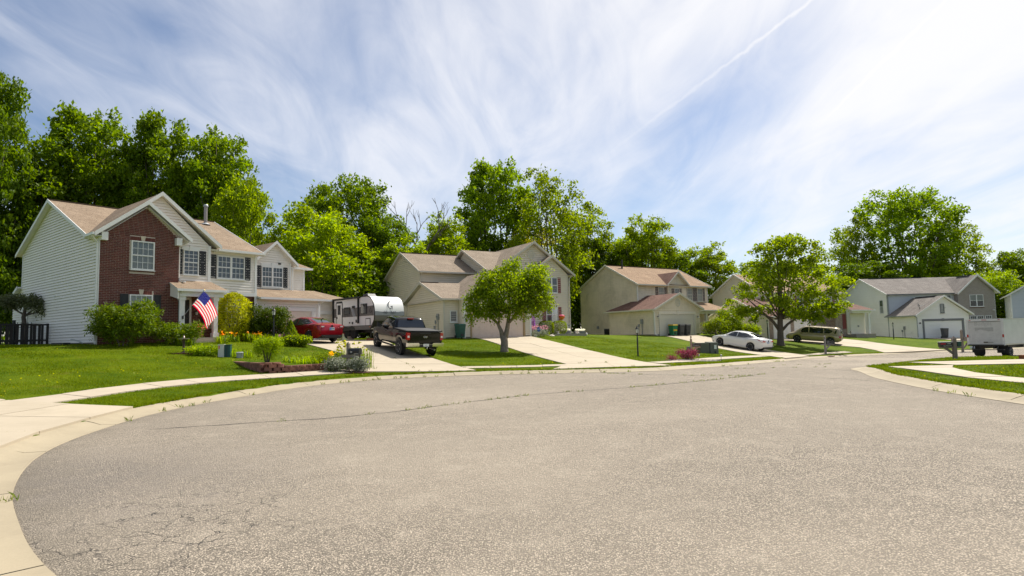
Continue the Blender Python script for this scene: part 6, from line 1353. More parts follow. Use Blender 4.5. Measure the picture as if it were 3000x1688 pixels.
def blades(name, label, cx, cy, rx, ry, n, h, w, mtl, seed, droop=.6, cat="plant", flowers=None, group=None):
    """clump of arching strap leaves with optional flower heads"""
    g = random.Random(seed); V, F = [], []; root = thing(name, label, cat, (cx, cy, G(cx, cy)), 0, group)
    for k in range(n):
        a = g.uniform(0, 2 * pi); r = sqrt(g.random()); x, y = rx * r * cos(a), ry * r * sin(a); z = G(cx + x, cy + y) - G(cx, cy); b = g.uniform(0, 2 * pi); hh = h * g.uniform(.6, 1.1); l = hh * droop * g.uniform(.4, 1.2); o = len(V); sx, sy = -sin(b) * w, cos(b) * w
        V += [(x - sx, y - sy, z), (x + sx, y + sy, z), (x + cos(b) * l * .35 - sx, y + sin(b) * l * .35 - sy, z + hh * .75), (x + cos(b) * l * .35 + sx, y + sin(b) * l * .35 + sy, z + hh * .75), (x + cos(b) * l, y + sin(b) * l, z + hh * .8)]
        F += [(o, o + 1, o + 3), (o, o + 3, o + 2), (o + 2, o + 3, o + 4)]
    link("foliage", fast_mesh("foliage", V, F, LEAF[mtl]), root)
    if flowers:
        mt, nf, fh, fs = flowers; pts = []
        for k in range(nf): a = g.uniform(0, 2 * pi); r = sqrt(g.random()) * .9; c = (rx * r * cos(a), ry * r * sin(a), fh * g.uniform(.75, 1.1)); pts += [(c[0] + g.gauss(0, fs), c[1] + g.gauss(0, fs), c[2] + g.gauss(0, fs)) for _ in range(7)]
        V, F = leaf_cloud(np.array(pts), fs * 2.0, aspect=.9); link("flowers", fast_mesh("flowers", V, F, LEAF[mt]), root, kind="stuff")
    return root
def garden():
    x, y = at1(.65, -1.35); shrub("yew_bush", "large spreading dark green bush below the brick gable windows", x, y, G(x, y), 1.75, 1.3, 2.1, 9000, .17, "y", 1, 14, 12, .12, aspect=.3, shell=.6)
    x, y = at1(2.9, -1.5); shrub("low_bush", "low dark bush between the spreading bush and the porch steps", x, y, G(x, y), 1.25, .9, 1.05, 4500, .12, "y", 2, 9, aspect=.4)
    x, y = at1(6.75, .05); shrub("golden_bush", "tall golden yellow bush beside the porch column", x, y, G(x, y), .95, .85, 2.75, 8000, .13, "g", 3, shape="column", aspect=.35)
    x, y = at1(8.35, -.6); shrub("dark_bush", "big dark green bush between the golden bush and the garage door", x, y, G(x, y), 1.35, 1.2, 2.1, 14000, .12, "k", 4, 16, aspect=.4, shell=.5)
    x, y = -12.55, 33.8; shrub("cone_bush", "small clipped cone shaped evergreen next to the red car", x, y, G(x, y), .62, .62, 1.3, 5000, .07, "f", 5, shape="cone", aspect=.35)
    x, y = -10.25, 25.0; shrub("feathery_bush", "bright green feathery round bush behind the block wall", x, y, .74, .62, .62, 1.05, 5000, .085, "f", 6, 10, 12, .06, aspect=.3)
    # border plants along the front of the brick house
    for i, (u, v, rx, ry, n, h, lab, fl) in enumerate([(5.9, -1.3, .5, .35, 140, .5, "orange day lilies at the foot of the porch column", ("o", 5, .55, .05)), (7.2, -1.6, .7, .4, 260, .6, "arching daylily leaves below the golden bush", ("o", 5, .55, .05)), (8.6, -2.0, .8, .4, 260, .6, "arching green leaves in front of the dark bush", None), (8.3, -2.9, .55, .35, 220, .45, "green leafy border plant by the lamp post", ("mau", 6, .5, .06)), (3.0, -2.3, .55, .35, 160, .5, "pale strap leaved plants below the low bush", None), (5.1, -2.0, .35, .3, 80, .45, "grassy tuft beside the porch steps", None)]):
        x, y = at1(u, v); blades("border_plant", lab, x, y, rx, ry, n, h, .016, "m" if i % 2 else "a", 40 + i, .7, flowers=fl)
    x, y = -11.75, 32.6; shrub("variegated_shrub", "low variegated shrub at the corner of the driveway by the red car", x, y, G(x, y), .85, .55, .5, 3200, .12, "m", 12, 8)
    shrub("ground_cover", "low light green plants between the bird bath and the utility pedestals", -14.0, 27.2, G(-14.0, 27.2), .8, .5, .38, 1800, .10, "f", 13, 8, stems=False, cat="plant")
    blades("grass_clump", "tall grass clump behind the utility pedestals", -12.7, 27.4, .9, .35, 220, .42, .01, "f", 14, .5, cat="grass")
    blades("meadow_patch", "bright green grassy plants behind the block wall by the mailbox", -8.85, 25.4, .85, .6, 800, .42, .011, "f", 15, .45, cat="plant").location.z = .56
    shrub("heather_bush", "brownish heather bush left of the wooden mailbox post", -8.0, 25.7, G(-8.0, 25.7), .7, .5, .68, 2600, .07, "m", 16, 9, aspect=.3)
    blades("fennel", "tall yellow green feathery plant behind the wooden mailbox", -7.0, 26.3, .85, .5, 420, 1.05, .007, "f", 17, .5, flowers=("d", 16, 1.05, .05))
    shrub("silver_shrub", "silvery leaved shrub left of the wooden mailbox post", -7.35, 24.8, G(-7.35, 24.8), .42, .3, .55, 1800, .09, "w", 18, 8, aspect=.4); shrub("silver_shrub", "silvery leaved shrub right of the wooden mailbox post", -6.45, 24.9, G(-6.45, 24.9), .46, .32, .55, 2000, .09, "w", 19, 8, aspect=.4)
    blades("lily", "yellow lily in front of the wooden mailbox post", -7.5, 24.7, .14, .1, 20, .5, .012, "m", 20, .5, flowers=("yl", 3, .72, .05))
    # beige house
    for i, (u, lab) in enumerate(((10.2, "left one of the two clipped round bushes by the beige house"), (11.55, "right one of the two clipped round bushes by the beige house"))):
        x, y = at2(u, 1.4); shrub("clipped_bush", lab, x, y, G(x, y), .68, .62, 1.2, 4000, .07, "m", 60 + i, shape="box", aspect=.5, group="clipped bushes by the beige house")
    x, y = at2(8.1, -.6); shrub("lavender_bed", "pinkish flowering plants at the end of the garage of the beige house", x, y, G(x, y), .75, .45, .55, 1500, .08, "w", 63, 8, stems=False, cat="plant"); x, y = at2(8.5, 0.0); blades("astilbe", "mauve plumes behind the pinkish flowering plants", x, y, .9, .35, 150, .5, .012, "m", 64, .4, flowers=("mau", 34, .75, .05))
    x, y = at2(8.4, .8); shrub("clematis", "purple climbing flowers beside the garage of the beige house", x, y, G(x, y), .22, .2, 1.75, 900, .1, "v", 65, shape="column", cat="plant")
    # pale yellow / cream houses
    for i, (x, y, rx, h, lab) in enumerate(((20.6, 60.2, 1.6, 1.9, "bright bush between the cream porch and the white sedan"), (22.3, 61.6, 1.5, 2.8, "tallest bush behind the white sedan"), (24.2, 62.0, 1.3, 1.5, "low bush behind the roof of the white sedan"))):
        shrub("leafy_bush", lab, x, y, G(x, y), rx, rx * .9, h, 4200, .17, "m" if i != 1 else "s", 70 + i, 10, 12, .16)
    shrub("plum_shrub", "small plum coloured shrub at the foot of the tan mailbox post", 9.55, 33.1, G(9.55, 33.1), .55, .4, .55, 1800, .08, "p", 80, 8); shrub("rusty_shrub", "tiny rusty shrub left of the plum shrub by the tan mailbox", 8.55, 32.5, G(8.55, 32.5), .25, .2, .24, 500, .06, "p", 81, 5)
garden()
# ================================================================== vehicles
def lerp_tab(tab, x):
    xs = [t[0] for t in tab]; return float(np.interp(x, xs, [t[1] for t in tab]))
def paint(name, col, rough=.28, metal=.25, flake=0):
    return mat(name, col, rough, metal, coat=.45, var=.03, vscale=2)
def wheel(parent, x, y, r, side, w=.22, rim="alloy", spokes=5, rr=.68):
    """tyre with rim and spokes; side=+1 left, -1 right"""
    root = MB().lathe([(r * .66, -w / 2), (r * .93, -w / 2), (r, -w * .36), (r, w * .36), (r * .93, w / 2), (r * .66, w / 2)], 28, (x, y, r), 'y').build("tyre", M["rubber"], parent, smooth=True)
    o = y + side * (w / 2 - .015)
    MB().lathe([(r * rr, o - side * .10), (r * rr, o + side * .004), (r * rr * .93, o + side * .012), (r * rr * .90, o - side * .03), (r * rr * .86, o - side * .08)], 28, (x, 0, r), 'y').build("rim", M[rim], root, smooth=True)
    MB().lathe([(r * rr * .9, o - side * .085), (.01, o - side * .08)], 20, (x, 0, r), 'y').build("brake_disc", M["plastic"], root)
    for k in range(spokes):
        a = 2 * pi * k / spokes + .3; mb = MB()
        for da in ((-.11, .11) if spokes <= 7 else (0,)):
            p = (x + .045 * cos(a), o - side * .012, r + .045 * sin(a)); q = (x + r * rr * .92 * cos(a + da), o - side * .004, r + r * rr * .92 * sin(a + da)); mb.bar(p, q, .055 if spokes <= 7 else .05, .04, (0, 1, 0))
        mb.build("spoke", M[rim], root)
    MB().lathe([(.075, o - side * .03), (.065, o + side * .008), (.01, o + side * .012)], 14, (x, 0, r), 'y').build("hub_cap", M[rim], root, smooth=True)
    return root
def text_mesh(name, txt, size, m, parent, loc, right, up, depth=.004, align='CENTER'):
    """raised lettering lying in the plane (right, up)"""
    cu = bpy.data.curves.new(name, 'FONT'); cu.body = txt; cu.size = size; cu.extrude = depth; cu.align_x = align; cu.align_y = 'CENTER'
    o = bpy.data.objects.new(name + "_tmp", cu); COL.objects.link(o); dg = bpy.context.evaluated_depsgraph_get(); me = bpy.data.meshes.new_from_object(o.evaluated_get(dg)); bpy.data.objects.remove(o); bpy.data.curves.remove(cu)
    r = Vector(right).normalized(); u = Vector(up); u = (u - r * u.dot(r)).normalized(); n = r.cross(u)
    me.transform(Matrix(((r.x, u.x, n.x, loc[0]), (r.y, u.y, n.y, loc[1]), (r.z, u.z, n.z, loc[2]), (0, 0, 0, 1))))
    me.materials.clear(); me.materials.append(m); me.name = name
    return link(name, me, parent)
class Car:
    """lofted body: x forward, y left, ground at z=0"""
    def __init__(s, name, label, pnt, L, W, tab, cat="car"):
        s.root = thing(name, label, cat); s.pnt = pnt; s.t = tab; s.L = L; s.W = W; s.hw = W / 2
    def top(s, x): return lerp_tab(s.t["top"], x)
    def bot(s, x):
        z = lerp_tab(s.t["bot"], x); r = s.t["arch"]
        for ax in s.t["axles"]:
            d = abs(x - ax)
            if d < r: z = max(z, s.t["wr"] + sqrt(max(0, r * r - d * d)) - .0)
        return z
    def wid(s, x): return lerp_tab(s.t["wid"], x) * s.hw
    def roof(s, x): return lerp_tab(s.t["roof"], x)
    def rw(s, x): return lerp_tab(s.t["rw"], x) * s.hw
    def side_y(s, x, z):
        zb, zr = s.top(x) - .02, s.roof(x) - .07; t = (z - zb) / max(zr - zb, .05); return s.wid(x) * .965 + (s.rw(x) - s.wid(x) * .965) * min(max(t, 0), 1)
    def body(s):
        xs = sorted(set(list(np.linspace(-s.L / 2, s.L / 2, 56)) + [ax + k * s.t["arch"] * f for ax in s.t["axles"] for k in (-1, 1) for f in (1.001, .999, .97, .9, .75, .5, .2)])); rows = []
        for x in xs:
            zt, zb, w = s.top(x), s.bot(x), s.wid(x); sh = s.t.get("shoulder", .10); r = []
            for y, z in ((-w * .93, zb), (-w * .985, zb + (zt - zb) * .25), (-w, zb + (zt - zb) * .55), (-w * .985, zt - sh), (-w * .95, zt - sh * .35), (-w * .8, zt - .01), (-w * .4, zt + .012)): r.append((x, y, z))
            rows.append(r + [(x, 0, zt + .018)] + [(x, -y, z) for _, y, z in reversed(r)])
        mb = MB(); mb.grid(rows); n = len(rows[0]); mb.f.append(tuple(range(n))); o = (len(rows) - 1) * n; mb.f.append(tuple(range(o, o + n))[::-1]); b = mb.build("body", s.pnt, s.root, smooth=True)
        L2 = s.L / 2 - .25; zl = s.t["sill"]; ub = MB().box((-L2, -s.hw * .86, zl), (L2, s.hw * .86, s.t.get("ub", .62))); ub.build("underbody", M["plastic"], s.root)
        return b
    def cabin(s):
        x0, x1 = s.t["cab"]; rows = []
        for x in np.linspace(x0, x1, 34):
            zt, zr, w, rw = s.top(x), s.roof(x), s.wid(x) * .965, s.rw(x); r = [(x, -w, min(zt - .03, zr - .02)), (x, -(w + (rw - w) * .95), max(zr - .085, zt - .03)), (x, -rw * .96, zr - .045), (x, -rw * .82, zr - .016), (x, -rw * .45, zr - .003)]; rows.append(r + [(x, 0, zr)] + [(a, -b, c) for a, b, c in reversed(r)])
        mb = MB(); mb.grid(rows); n = len(rows[0]); mb.f.append(tuple(range(n))); o = (len(rows) - 1) * n; mb.f.append(tuple(range(o, o + n))[::-1]); return mb.build("roof", s.pnt, s.root, smooth=True)
    def side_glass(s, name, poly, m, off=.007):
        for sg in (1, -1):
            cx = sum(p[0] for p in poly) / len(poly); cz = sum(p[1] for p in poly) / len(poly); P = [(cx, cz)] + poly; mb = MB(); mb.v = [(x, sg * (s.side_y(x, z) + off), z) for x, z in P]; n = len(poly); mb.f = [(0, 1 + i, 1 + (i + 1) % n) for i in range(n)]; mb.build(name, m, s.root)
    def end_glass(s, name, xa, xb, fa, fb, m, off=.009, n=8):
        rows = []
        for i in range(n + 1):
            t = i / n; x = xa + (xb - xa) * t; f = fa + (fb - fa) * t; rw = s.rw(x); zr = s.roof(x); r = []
            for j in range(-4, 5):
                y = rw * f * j / 4; a = abs(y) / rw; r.append((x, y, zr + off - (.003 * a / .45 if a < .45 else .003 + .013 * (a - .45) / .37 if a < .82 else .016 + .03 * (a - .82) / .14)))
            rows.append(r)
        return MB().grid(rows).build(name, m, s.root, smooth=True)
    def patch(s, name, poly, m, side, off=.006, parent=None):
        """decal on the lower body side: poly of (x,z)"""
        mb = MB(); n = len(poly)
        def yy(x, z):
            zt, zb, w = s.top(x), lerp_tab(s.t["bot"], x), s.wid(x); sh = s.t.get("shoulder", .1); return float(np.interp(z, [zb, zb + (zt - zb) * .25, zb + (zt - zb) * .55, zt - sh, zt - sh * .35, zt], [w * .93, w * .985, w, w * .985, w * .95, w * .8])) + off
        mb.v = [(x, side * yy(x, z), z) for x, z in poly]; mb.f = [tuple(range(n))]; return mb.build(name, m, parent or s.root)
    def place(s, rear, heading, wb, rx, lift=.14):
        """rear axle centre over ground point, nose along the heading (degrees clockwise from +Y)"""
        a = radians(heading); d = Vector((sin(a), cos(a), 0)); p0 = Vector((rear[0], rear[1], 0)); p1 = p0 + d * wb; p0.z = H(p0.x, p0.y) + lift; p1.z = H(p1.x, p1.y) + lift
        f = (p1 - p0).normalized(); l = Vector((-d.y, d.x, 0)); ql, qr = p0 + l * .8, p0 - l * .8; l = (Vector((ql.x, ql.y, H(ql.x, ql.y))) - Vector((qr.x, qr.y, H(qr.x, qr.y)))).normalized(); u = f.cross(l).normalized(); l = u.cross(f)
        o = p0 - f * rx; s.root.matrix_world = Matrix(((f.x, l.x, u.x, o.x), (f.y, l.y, u.y, o.y), (f.z, l.z, u.z, o.z), (0, 0, 0, 1)))
CG = glass_mat("car_glass_dark", (.012, .014, .016), .0); CG2 = glass_mat("car_glass_light", (.05, .07, .075), .35)
def sedan(name, label, pnt, sporty, tails):
    tab = dict(top=[(-2.44, .94), (-2.36, 1.06), (-1.9, 1.09), (-1.2, 1.02), (0, .965), (1.0, .96), (1.35, .93), (1.9, .84), (2.25, .74), (2.44, .56)], bot=[(-2.44, .42), (-2.3, .30), (-1.9, .24), (0, .21), (2.0, .22), (2.3, .25), (2.44, .34)], wid=[(-2.44, .80), (-2.3, .90), (-1.9, .97), (-1.2, 1.0), (.8, .99), (1.6, .97), (2.1, .90), (2.3, .80), (2.44, .62)],
               roof=[(-2.05, 1.08), (-1.85, 1.13), (-1.4, 1.29), (-.95, 1.405), (-.4, 1.465), (0, 1.47), (.3, 1.43), (.65, 1.29), (1.0, 1.11), (1.3, .95)], rw=[(-2.05, .66), (-1.4, .65), (-.4, .66), (.3, .665), (1.0, .74), (1.3, .80)], cab=(-2.0, 1.25), axles=(-1.40, 1.45), arch=.375, wr=.33, sill=.24, shoulder=.12)
    c = Car(name, label, pnt, 4.88, 1.85, tab); c.body(); c.cabin()
    g = CG if sporty else CG2
    c.side_glass("front_window", [(.86, .995), (.2, 1.0), (-.06, 1.005), (-.06, 1.39), (.22, 1.375), (.5, 1.27)], g); c.side_glass("rear_window", [(-.12, 1.005), (-.75, 1.03), (-1.28, 1.09), (-1.40, 1.14), (-1.02, 1.29), (-.7, 1.365), (-.12, 1.39)], g)
    c.end_glass("windshield", 1.14, .34, .84, .84, g); c.end_glass("rear_windshield", -1.80, -1.0, .86, .84, g)
    ch = M["chrome"]
    for sg in (1, -1):
        mb = MB(); pts = [(.86, .98), (0, .985), (-.75, 1.012), (-1.42, 1.10), (-1.5, 1.15), (-1.05, 1.31), (-.7, 1.385)]
        for (xa, za), (xb, zb) in zip(pts[:-1], pts[1:]): mb.bar((xa, sg * (c.side_y(xa, za) + .008), za), (xb, sg * (c.side_y(xb, zb) + .008), zb), .02, .016, (0, 1, 0))
        mb.build("window_trim", ch if not sporty else M["plastic"], c.root)
        w = c.wid(.75); m_ = MB(); m_.hexa([(.66, sg * w * .98, .98), (.78, sg * w * .98, .98), (.80, sg * (w + .18), 1.0), (.68, sg * (w + .18), 1.0), (.67, sg * w * .98, 1.06), (.74, sg * w * .98, 1.06), (.76, sg * (w + .17), 1.12), (.68, sg * (w + .17), 1.12)]); m_.build("mirror", pnt if sporty else M["plastic"], c.root)
        for x in (-.28, -1.02): MB().bar((x, sg * (c.wid(x) * .99 + .012), .84), (x + .2, sg * (c.wid(x) * .99 + .012), .84), .03, .035, (0, 1, 0)).build("door_handle", pnt, c.root)
        for xs_ in ((.92, .9), (-.09, -.09), (-1.02, -1.25)): c.patch("door_seam", [(xs_[0], .30), (xs_[0] + .014, .30), (xs_[1] + .014, .92), (xs_[1], .92)], M["plastic"], sg, .004)
        c.patch("headlight", [(2.36, .60), (2.20, .58), (1.86, .74), (1.80, .80), (2.05, .79), (2.3, .70)], M["white_lens"], sg, .012)
        if tails == "bar":   # wide wrap-around lamps
            c.patch("tail_light", [(-1.98, .93), (-2.15, .985), (-2.40, .97), (-2.43, .86), (-2.2, .83)], M["red_lens"], sg, .014)
        else:
            c.patch("tail_light", [(-1.92, .985), (-2.1, 1.0), (-2.42, .93), (-2.43, .84), (-2.3, .83), (-2.15, .92)], M["red_lens"], sg, .014)
    xr = -2.452
    for sg in (1, -1):
        if tails == "bar":
            l_ = MB().prism([(xr, sg * .42, .985), (xr, sg * .80, .985), (xr + .06, sg * .80, .84), (xr, sg * .50, .86)], (-.025, 0, 0)).build("tail_light", M["red_lens"], c.root); MB().prism([(xr - .026, sg * .52, .96), (xr - .026, sg * .74, .955), (xr - .02, sg * .7, .885), (xr - .026, sg * .56, .895)], (-.006, 0, 0)).build("reversing_light", M["white_lens"], l_)
            MB().box((xr - .03, sg * .44, .33), (xr + .05, sg * .66, .40)).build("exhaust_tip", ch, c.root)
        else:
            MB().prism([(xr, sg * .36, .90), (xr, sg * .80, .985), (xr + .06, sg * .80, .84), (xr, sg * .62, .83)], (-.025, 0, 0)).build("tail_light", M["red_lens"], c.root)
    MB().prism([(xr + .02, -.62, .30), (xr + .02, .62, .30), (xr + .02, .70, .44), (xr + .02, -.70, .44)], (-.04, 0, 0)).build("bumper_insert", M["plastic"], c.root)
    MB().box((xr - .01, -.86, .50), (xr + .1, .86, .535)).build("bumper_crease", pnt, c.root)
    pl = MB().box((xr - .02, -.16, .72), (xr + .02, .16, .87)).build("licence_plate", M["plate"], c.root); MB().box((xr - .024, .05, .735), (xr - .019, .15, .855)).build("plate_emblem", mat("plate_blue", (.05, .18, .5), .4), pl); MB().box((xr - .024, -.14, .77), (xr - .019, .03, .82)).build("plate_number", mat("plate_ink", (.12, .2, .22), .5), pl)
    MB().lathe([(.075, -.006), (.075, .008)], 18, (xr - .0, 0, 0), 'x').build("badge", ch if tails == "bar" else M["plastic"], c.root).location = (0, 0, .945)
    MB().prism([(2.43, -.55, .36), (2.43, .55, .36), (2.40, .62, .58), (2.40, -.62, .58)], (.02, 0, 0)).build("grille", M["plastic"], c.root)
    MB().bar((-1.35, 0, 1.33), (-1.55, 0, 1.40), .03, .05).build("antenna", M["plastic"], c.root)
    for ax in tab["axles"]:
        for sg in (1, -1): wheel(c.root, ax, sg * .80, .335, sg, .215, "alloy" if sporty else "black", 10 if sporty else 5, .72)
    return c
def cars():
    red = paint("candy_red_paint", (.30, .005, .014), .22, .25); wht = paint("white_paint", (.74, .73, .71), .25, .0)
    c = sedan("sedan", "dark red sedan parked on the driveway before the brick house garage", red, False, "bar"); c.place((-11.3, 35.3), -51.0, 2.85, -1.40)
    c = sedan("sedan", "white sedan with black wheels and dark windows parked nose up on the driveway", wht, True, "vee"); c.place((20.2, 50.15), -38.0, 2.85, -1.40)
    # minivan
    tan = paint("champagne_paint", (.38, .31, .205), .3, .45)
    tab = dict(top=[(-2.57, .98), (-2.5, 1.02), (0, 1.02), (1.6, 1.02), (1.9, .98), (2.3, .85), (2.57, .62)], bot=[(-2.57, .40), (-2.3, .28), (0, .24), (2.2, .25), (2.57, .36)], wid=[(-2.57, .86), (-2.4, .94), (-1.8, .99), (0, 1.0), (1.6, .98), (2.2, .90), (2.45, .78), (2.57, .62)], roof=[(-2.58, 1.05), (-2.5, 1.32), (-2.36, 1.62), (-2.1, 1.72), (0, 1.75), (.7, 1.71), (1.1, 1.55), (1.6, 1.22), (1.85, 1.0)], rw=[(-2.58, .82), (-2.2, .76), (0, .77), (.8, .775), (1.5, .82), (1.85, .86)], cab=(-2.56, 1.84), axles=(-1.62, 1.46), arch=.40, wr=.335, sill=.26, shoulder=.10)
    c = Car("minivan", "champagne gold minivan parked behind the maple", tan, 5.14, 2.0, tab, "minivan"); c.body(); c.cabin()
    c.side_glass("front_window", [(1.25, 1.06), (.42, 1.07), (.42, 1.60), (.72, 1.58), (1.0, 1.42)], CG); c.side_glass("sliding_door_window", [(.32, 1.07), (-.95, 1.09), (-.95, 1.60), (.32, 1.61)], CG); c.side_glass("quarter_window", [(-1.03, 1.09), (-2.12, 1.12), (-2.2, 1.55), (-1.03, 1.60)], CG)
    c.end_glass("windshield", 1.66, .86, .84, .84, CG)
    MB().grid([[(-2.6 + .085 * 0, y, 1.13) for y in (-.72, 0, .72)], [(-2.50, y, 1.36) for y in (-.70, 0, .70)], [(-2.385, y, 1.60) for y in (-.64, 0, .64)]]).build("rear_windshield", CG, c.root)
    for sg in (1, -1):
        c.patch("tail_light", [(-2.36, .95), (-2.56, .95), (-2.57, .70), (-2.40, .72)], M["red_lens"], sg, .02); MB().prism([(-2.585, sg * .70, .98), (-2.56, sg * .86, .98), (-2.56, sg * .86, .70), (-2.585, sg * .72, .72)], (-.02, 0, 0)).build("tail_light", M["red_lens"], c.root)
        c.patch("headlight", [(2.5, .66), (2.2, .66), (2.0, .82), (2.25, .82)], M["white_lens"], sg, .012); w = c.wid(1.2); MB().hexa([(1.06, sg * w * .97, 1.0), (1.18, sg * w * .97, 1.0), (1.2, sg * (w + .2), 1.02), (1.08, sg * (w + .2), 1.02), (1.06, sg * w * .97, 1.16), (1.14, sg * w * .97, 1.16), (1.16, sg * (w + .19), 1.22), (1.08, sg * (w + .19), 1.22)]).build("mirror", tan, c.root)
        for x in (.37, -.99): c.patch("door_seam", [(x, .34), (x + .015, .34), (x + .015, .93), (x, .93)], M["plastic"], sg, .004)
        for x in (.5, -.85): MB().bar((x, sg * (c.wid(x) * .985 + .014), .90), (x + .2, sg * (c.wid(x) * .985 + .014), .90), .03, .035, (0, 1, 0)).build("door_handle", tan, c.root)
        MB().bar((-2.0, sg * .62, 1.755), (.6, sg * .62, 1.775), .04, .04).build("roof_rail", M["plastic"], c.root)
    MB().box((-2.62, -.88, .44), (-2.5, .88, .60)).build("rear_bumper", tan, c.root); MB().box((-2.625, -.8, .56), (-2.5, .8, .60)).build("bumper_pad", M["plastic"], c.root); MB().box((-2.605, -.16, .74), (-2.57, .16, .89)).build("licence_plate", M["plate"], c.root)
    for ax in tab["axles"]:
        for sg in (1, -1): wheel(c.root, ax, sg * .86, .345, sg, .22, "alloy", 5, .68)
    c.place((32.6, 61.6), -56.0, 3.08, -1.62)
    pickup(); trailer(); box_truck()
def pickup():
    blk = mat("black_truck_paint", (.004, .004, .005), .12, .0, spec=.3, coat=.25)
    root = thing("pickup_truck", "black crew pickup truck with chrome bumper on the driveway", "pickup truck"); hw = 1.0
    c = Car.__new__(Car); c.root = root; c.pnt = blk; c.L = 5.9; c.W = 2.03; c.hw = 1.015
    c.t = dict(top=[(-2.95, 1.30), (-2.9, 1.33), (-.9, 1.33), (-.85, 1.30), (1.35, 1.27), (1.6, 1.25), (2.5, 1.18), (2.8, 1.08), (2.95, .90)], bot=[(-2.95, .62), (-2.6, .56), (-1.0, .50), (1.6, .48), (2.6, .50), (2.95, .55)], wid=[(-2.95, .955), (-2.8, .97), (-1.6, 1.0), (-.9, .975), (.5, .97), (1.3, .98), (2.0, 1.0), (2.7, .95), (2.95, .86)],
               roof=[(-.93, 1.33), (-.90, 1.40), (-.72, 1.84), (-.6, 1.90), (.2, 1.94), (.75, 1.90), (1.05, 1.74), (1.5, 1.42), (1.72, 1.24)], rw=[(-.93, .84), (-.7, .76), (.2, .76), (.8, .77), (1.4, .84), (1.72, .88)], cab=(-.91, 1.70), axles=(-1.78, 2.02), arch=.47, wr=.40, sill=.48, shoulder=.13, ub=.8)
    c.body(); c.cabin()
    c.side_glass("front_window", [(1.15, 1.30), (.32, 1.30), (.32, 1.76), (.75, 1.76), (.95, 1.62)], CG); c.side_glass("rear_window", [(.20, 1.30), (-.62, 1.33), (-.58, 1.74), (.20, 1.77)], CG); c.end_glass("windshield", 1.52, .86, .85, .84, CG)
    MB().grid([[(-.935, y, 1.39) for y in (-.78, 0, .78)], [(-.845, y, 1.60) for y in (-.74, 0, .74)], [(-.765, y, 1.78) for y in (-.68, 0, .68)]]).build("rear_windshield", CG, root)
    MB().box((-2.88, -.86, 1.335), (-.95, .86, 1.375)).build("tonneau_cover", mat("tonneau_vinyl", (.045, .043, .042), .6, var=.1), root)
    for sg in (1, -1):
        MB().bar((-2.9, sg * .92, 1.345), (-.92, sg * .92, 1.345), .12, .05).build("bed_rail", M["plastic"], root)
        tl = MB().box((-2.985, sg * .84, .90), (-2.80, sg * 1.005, 1.27)).build("tail_light", M["red_lens"], root); MB().box((-2.992, sg * .87, 1.02), (-2.98, sg * .975, 1.12)).build("reversing_light", M["white_lens"], tl)
        MB().bar((2.55, sg * .9, .80), (2.95, sg * .75, .80), .03, .28, (0, 1, 0)).build("headlight", M["white_lens"], root)
        w = .985; MB().hexa([(.98, sg * w, 1.28), (1.12, sg * w, 1.28), (1.12, sg * 1.26, 1.28), (1.0, sg * 1.26, 1.28), (.98, sg * w, 1.36), (1.1, sg * w, 1.36), (1.12, sg * 1.26, 1.56), (1.0, sg * 1.26, 1.56)]).build("mirror", M["plastic"], root)
        for x, x2 in ((1.26, 1.2), (.26, .26), (-.74, -.74), (-.9, -.9)): c.patch("door_seam", [(x, .58), (x + .016, .58), (x2 + .016, 1.24), (x2, 1.24)], M["plastic"], sg, .004)
        for x in (.34, -.5): MB().bar((x, sg * (c.wid(x) * .985 + .016), 1.1), (x + .22, sg * (c.wid(x) * .985 + .016), 1.1), .03, .04, (0, 1, 0)).build("door_handle", blk, root)
        MB().bar((-.9, sg * 1.0, .42), (1.45, sg * 1.0, .42), .16, .05).build("running_board", M["plastic"], root)
        MB().lathe([(.475, -.01), (.475, .01), (.40, .01)], 24, (0, 0, 0), 'y').build("wheel_lip", M["plastic"], root).location = (-1.78, sg * .985, .40)
        MB().bar((-2.98, sg * .55, .66), (-2.95, sg * 1.0, .66), .10, .20).build("bumper_end", M["chrome"], root)
    MB().box((-3.0, -.82, .86), (-2.94, .82, 1.30)).build("tailgate", blk, root); MB().box((-3.012, -.3, 1.235), (-2.99, .3, 1.28)).build("tailgate_handle", M["plastic"], root)
    bp = MB().prism([(-3.03, -.98, .58), (-3.03, .98, .58), (-3.03, 1.0, .76), (-3.03, .42, .76), (-3.03, .34, .70), (-3.03, -.34, .70), (-3.03, -.42, .76), (-3.03, -1.0, .76)], (-.10, 0, 0)).build("rear_bumper", M["chrome"], root); MB().box((-3.14, -.36, .57), (-3.02, .36, .69)).build("bumper_step", M["plastic"], bp)
    MB().box((-3.155, -.155, .585), (-3.14, .155, .72)).build("licence_plate", mat("white_plate", (.72, .74, .72), .4), root); text_mesh("plate_number", "NHE 1", .075, mat("plate_ink", (.12, .2, .22), .5), root, (-3.158, 0, .655), (0, -1, 0), (0, 0, 1), .001)
    e = MB().lathe([(.12, -.008), (.12, .006), (.105, .012)], 24, (0, 0, 0), 'x').build("badge", M["chrome"], root); e.location = (-3.0, 0, 1.06); e.scale = (1, 1.0, .42)
    e2 = MB().lathe([(.10, 0), (.10, .004)], 24, (0, 0, 0), 'x').build("badge_field", mat("badge_blue", (.01, .04, .16), .25, coat=.5), root); e2.location = (-3.018, 0, 1.06); e2.scale = (1, 1, .40); text_mesh("badge_script", "Ford", .075, M["chrome"], root, (-3.02, 0, 1.058), (0, -1, 0), (0, 0, 1), .001)
    MB().box((-.86, -.16, 1.83), (-.70, .16, 1.895)).build("brake_light", M["red_lens"], root)
